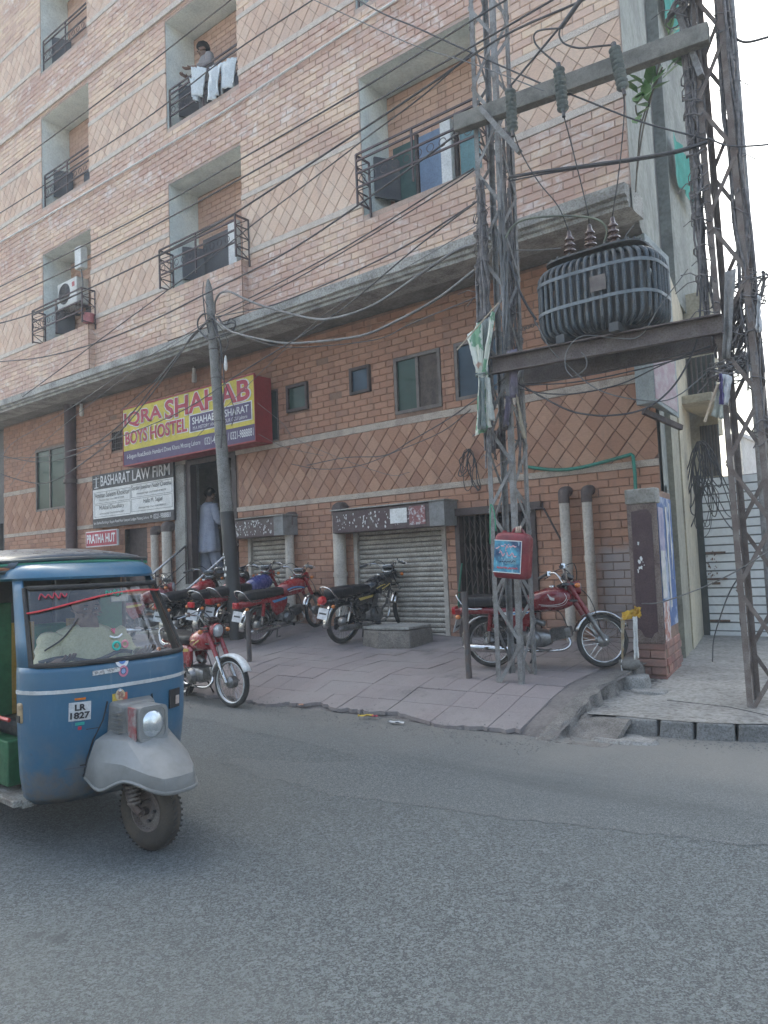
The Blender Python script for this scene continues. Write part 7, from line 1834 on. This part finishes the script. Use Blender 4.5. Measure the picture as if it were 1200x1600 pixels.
# stickers and red tape on the glass
def gp_(y_,z_,off=.01):return fp_(y_,z_,off)[0]
m=MB();m.tube([gp_(lerp(-.49,.46,i/24),1.30+.10*math.sin(PI*min(1,(i/24+.0)*1.05)*.62),.012) for i in range(25)],.006,6);m.build('red_tape',mk('tape_red',(.65,.05,.06),None,.4),rk,smooth=60)
rk.scale=(1,.88,1);rk.location.y-=.05;rk.location.x-=.055
m=MB();m.torus(gp_(-.06,1.095),(1,-.3,.1),.022,.007,16,6);m.build('sticker_ring',mk('sticker_turq',(.02,.45,.38),None,.4),rk);m=MB();m.torus(gp_(-.0,1.10),(1,-.2,.1),.018,.007,16,6);m.build('sticker_ring',mk('sticker_pink2',(.65,.25,.3),None,.4),rk)
m=MB();m.tube([gp_(-.085,1.15),gp_(-.06,1.14),gp_(-.03,1.14),gp_(0,1.155)],.006,6);m.build('sticker_arc',WT,rk);m=MB();m.tube([gp_(-.06,1.19),gp_(-.05,1.165),gp_(-.04,1.19)],.006,6);m.build('sticker_arc',mk('sticker_mag',(.5,.12,.2),None,.4),rk)
m=MB();m.tube(smoothpts([gp_(.28,1.13),gp_(.27,1.09),gp_(.285,1.07),gp_(.30,1.07)],3),.005,6);m.build('sticker_hook',WT,rk)
for a_,b_,mt_ in ((-.42,-.27,REDT),(-.03,.10,mk('screen_green',(.02,.35,.25),None,.4))):
    m=MB();m.tube(smoothpts([gp_(lerp(a_,b_,i/9),1.385+(.018 if i%2 else -.008)+.004*(i%3),.012) for i in range(10)],3),.0045,5);m.build('scribble_sticker',mt_,rk)
m=MB();m.tube(smoothpts([gp_(-.46,1.10,.014),gp_(-.36,1.16,.02),gp_(-.25,1.26,.02)],4),.005,6);m.build('wiper',BLACK,rk)
for ch_ in [o for o in bpy.data.objects if o.parent==rk and o.name.split('.')[0] in ('front_mudguard','mudguard_lip','nacelle','nacelle_rib','headlamp_housing','headlamp_bezel','headlamp_glass','lamp_side_red','front_wheel','trailing_link','spring')]:
    ch_.location.x+=.085
# driver
dr=thing('person','rickshaw driver in a pale yellow shirt seated behind the windscreen','person',(-3.763,2.579,0),math.radians(-4))
YS=mk('shirt_pale_yellow',(.62,.56,.36),(.50,.45,.29),.9,sc=6,bump=.25)
ox=-.86
JD=dict(pel=(ox,0,.74),chest=(ox+.03,0,1.02),neck=(ox+.04,0,1.20),head=(ox+.07,0,1.31),face=(1,-.1,-.05),shL=(ox+.02,.19,1.12),shR=(ox+.02,-.19,1.12),elL=(ox+.12,.28,.92),elR=(ox+.12,-.28,.92),wrL=(-.60,.28,1.00),wrR=(-.60,-.28,1.00),hdL=(.6,-.1,.1),hdR=(.6,.1,.1),
 hipL=(ox+.02,.10,.72),hipR=(ox+.02,-.10,.72),knL=(ox+.40,.16,.70),knR=(ox+.40,-.16,.70),anL=(ox+.36,.16,.32),anR=(ox+.36,-.16,.32),toeL=(ox+.50,.17,.29),toeR=(ox+.50,-.17,.29))
body('body',JD,dr);hair(dr,JD['head'],JD['neck'],JD['face']);face(dr,JD['head'],JD['neck'],JD['face'])
garment([((ox+.04,0,1.20),.065,.07,0),((ox+.03,0,1.165),.10,.16,.0),((ox+.03,0,1.12),.125,.225,.02),((ox+.02,0,.98),.145,.215,.04),((ox,0,.82),.16,.215,.06),((ox,0,.68),.19,.24,.08)],'shirt',YS,dr,32,4)
for s,q in ((1,'L'),(-1,'R')):
    sleeve([JD['sh'+q],Vector(JD['sh'+q]).lerp(Vector(JD['el'+q]),.5)+Vector((0,s*.01,0)),JD['el'+q],Vector(JD['el'+q]).lerp(Vector(JD['wr'+q]),.8)],[.085,.075,.07,.05],YS,dr,5)
    sleeve([JD['hip'+q],Vector(JD['hip'+q]).lerp(Vector(JD['kn'+q]),.5),JD['kn'+q],Vector(JD['kn'+q]).lerp(Vector(JD['an'+q]),.5),JD['an'+q]],[.12,.11,.10,.09,.07],YS,dr,6,'trouser_leg')
# ================================================================== HAZE (even volume added to stand in for lens glare)
HZ=.004
hzm=bpy.data.materials.new('glare_haze');hzm.use_nodes=True;n_=hzm.node_tree.nodes
n_.remove(n_['Principled BSDF']);pv=n_.new('ShaderNodeVolumePrincipled');pv.inputs['Density'].default_value=HZ;pv.inputs['Color'].default_value=(.93,.95,.97,1);pv.inputs['Anisotropy'].default_value=.2
hzm.node_tree.links.new(pv.outputs[0],n_['Material Output'].inputs['Volume'])
MB().box(-66,66,-66,66,-1.1,19.4).build('glare_haze',hzm,kind='stuff')
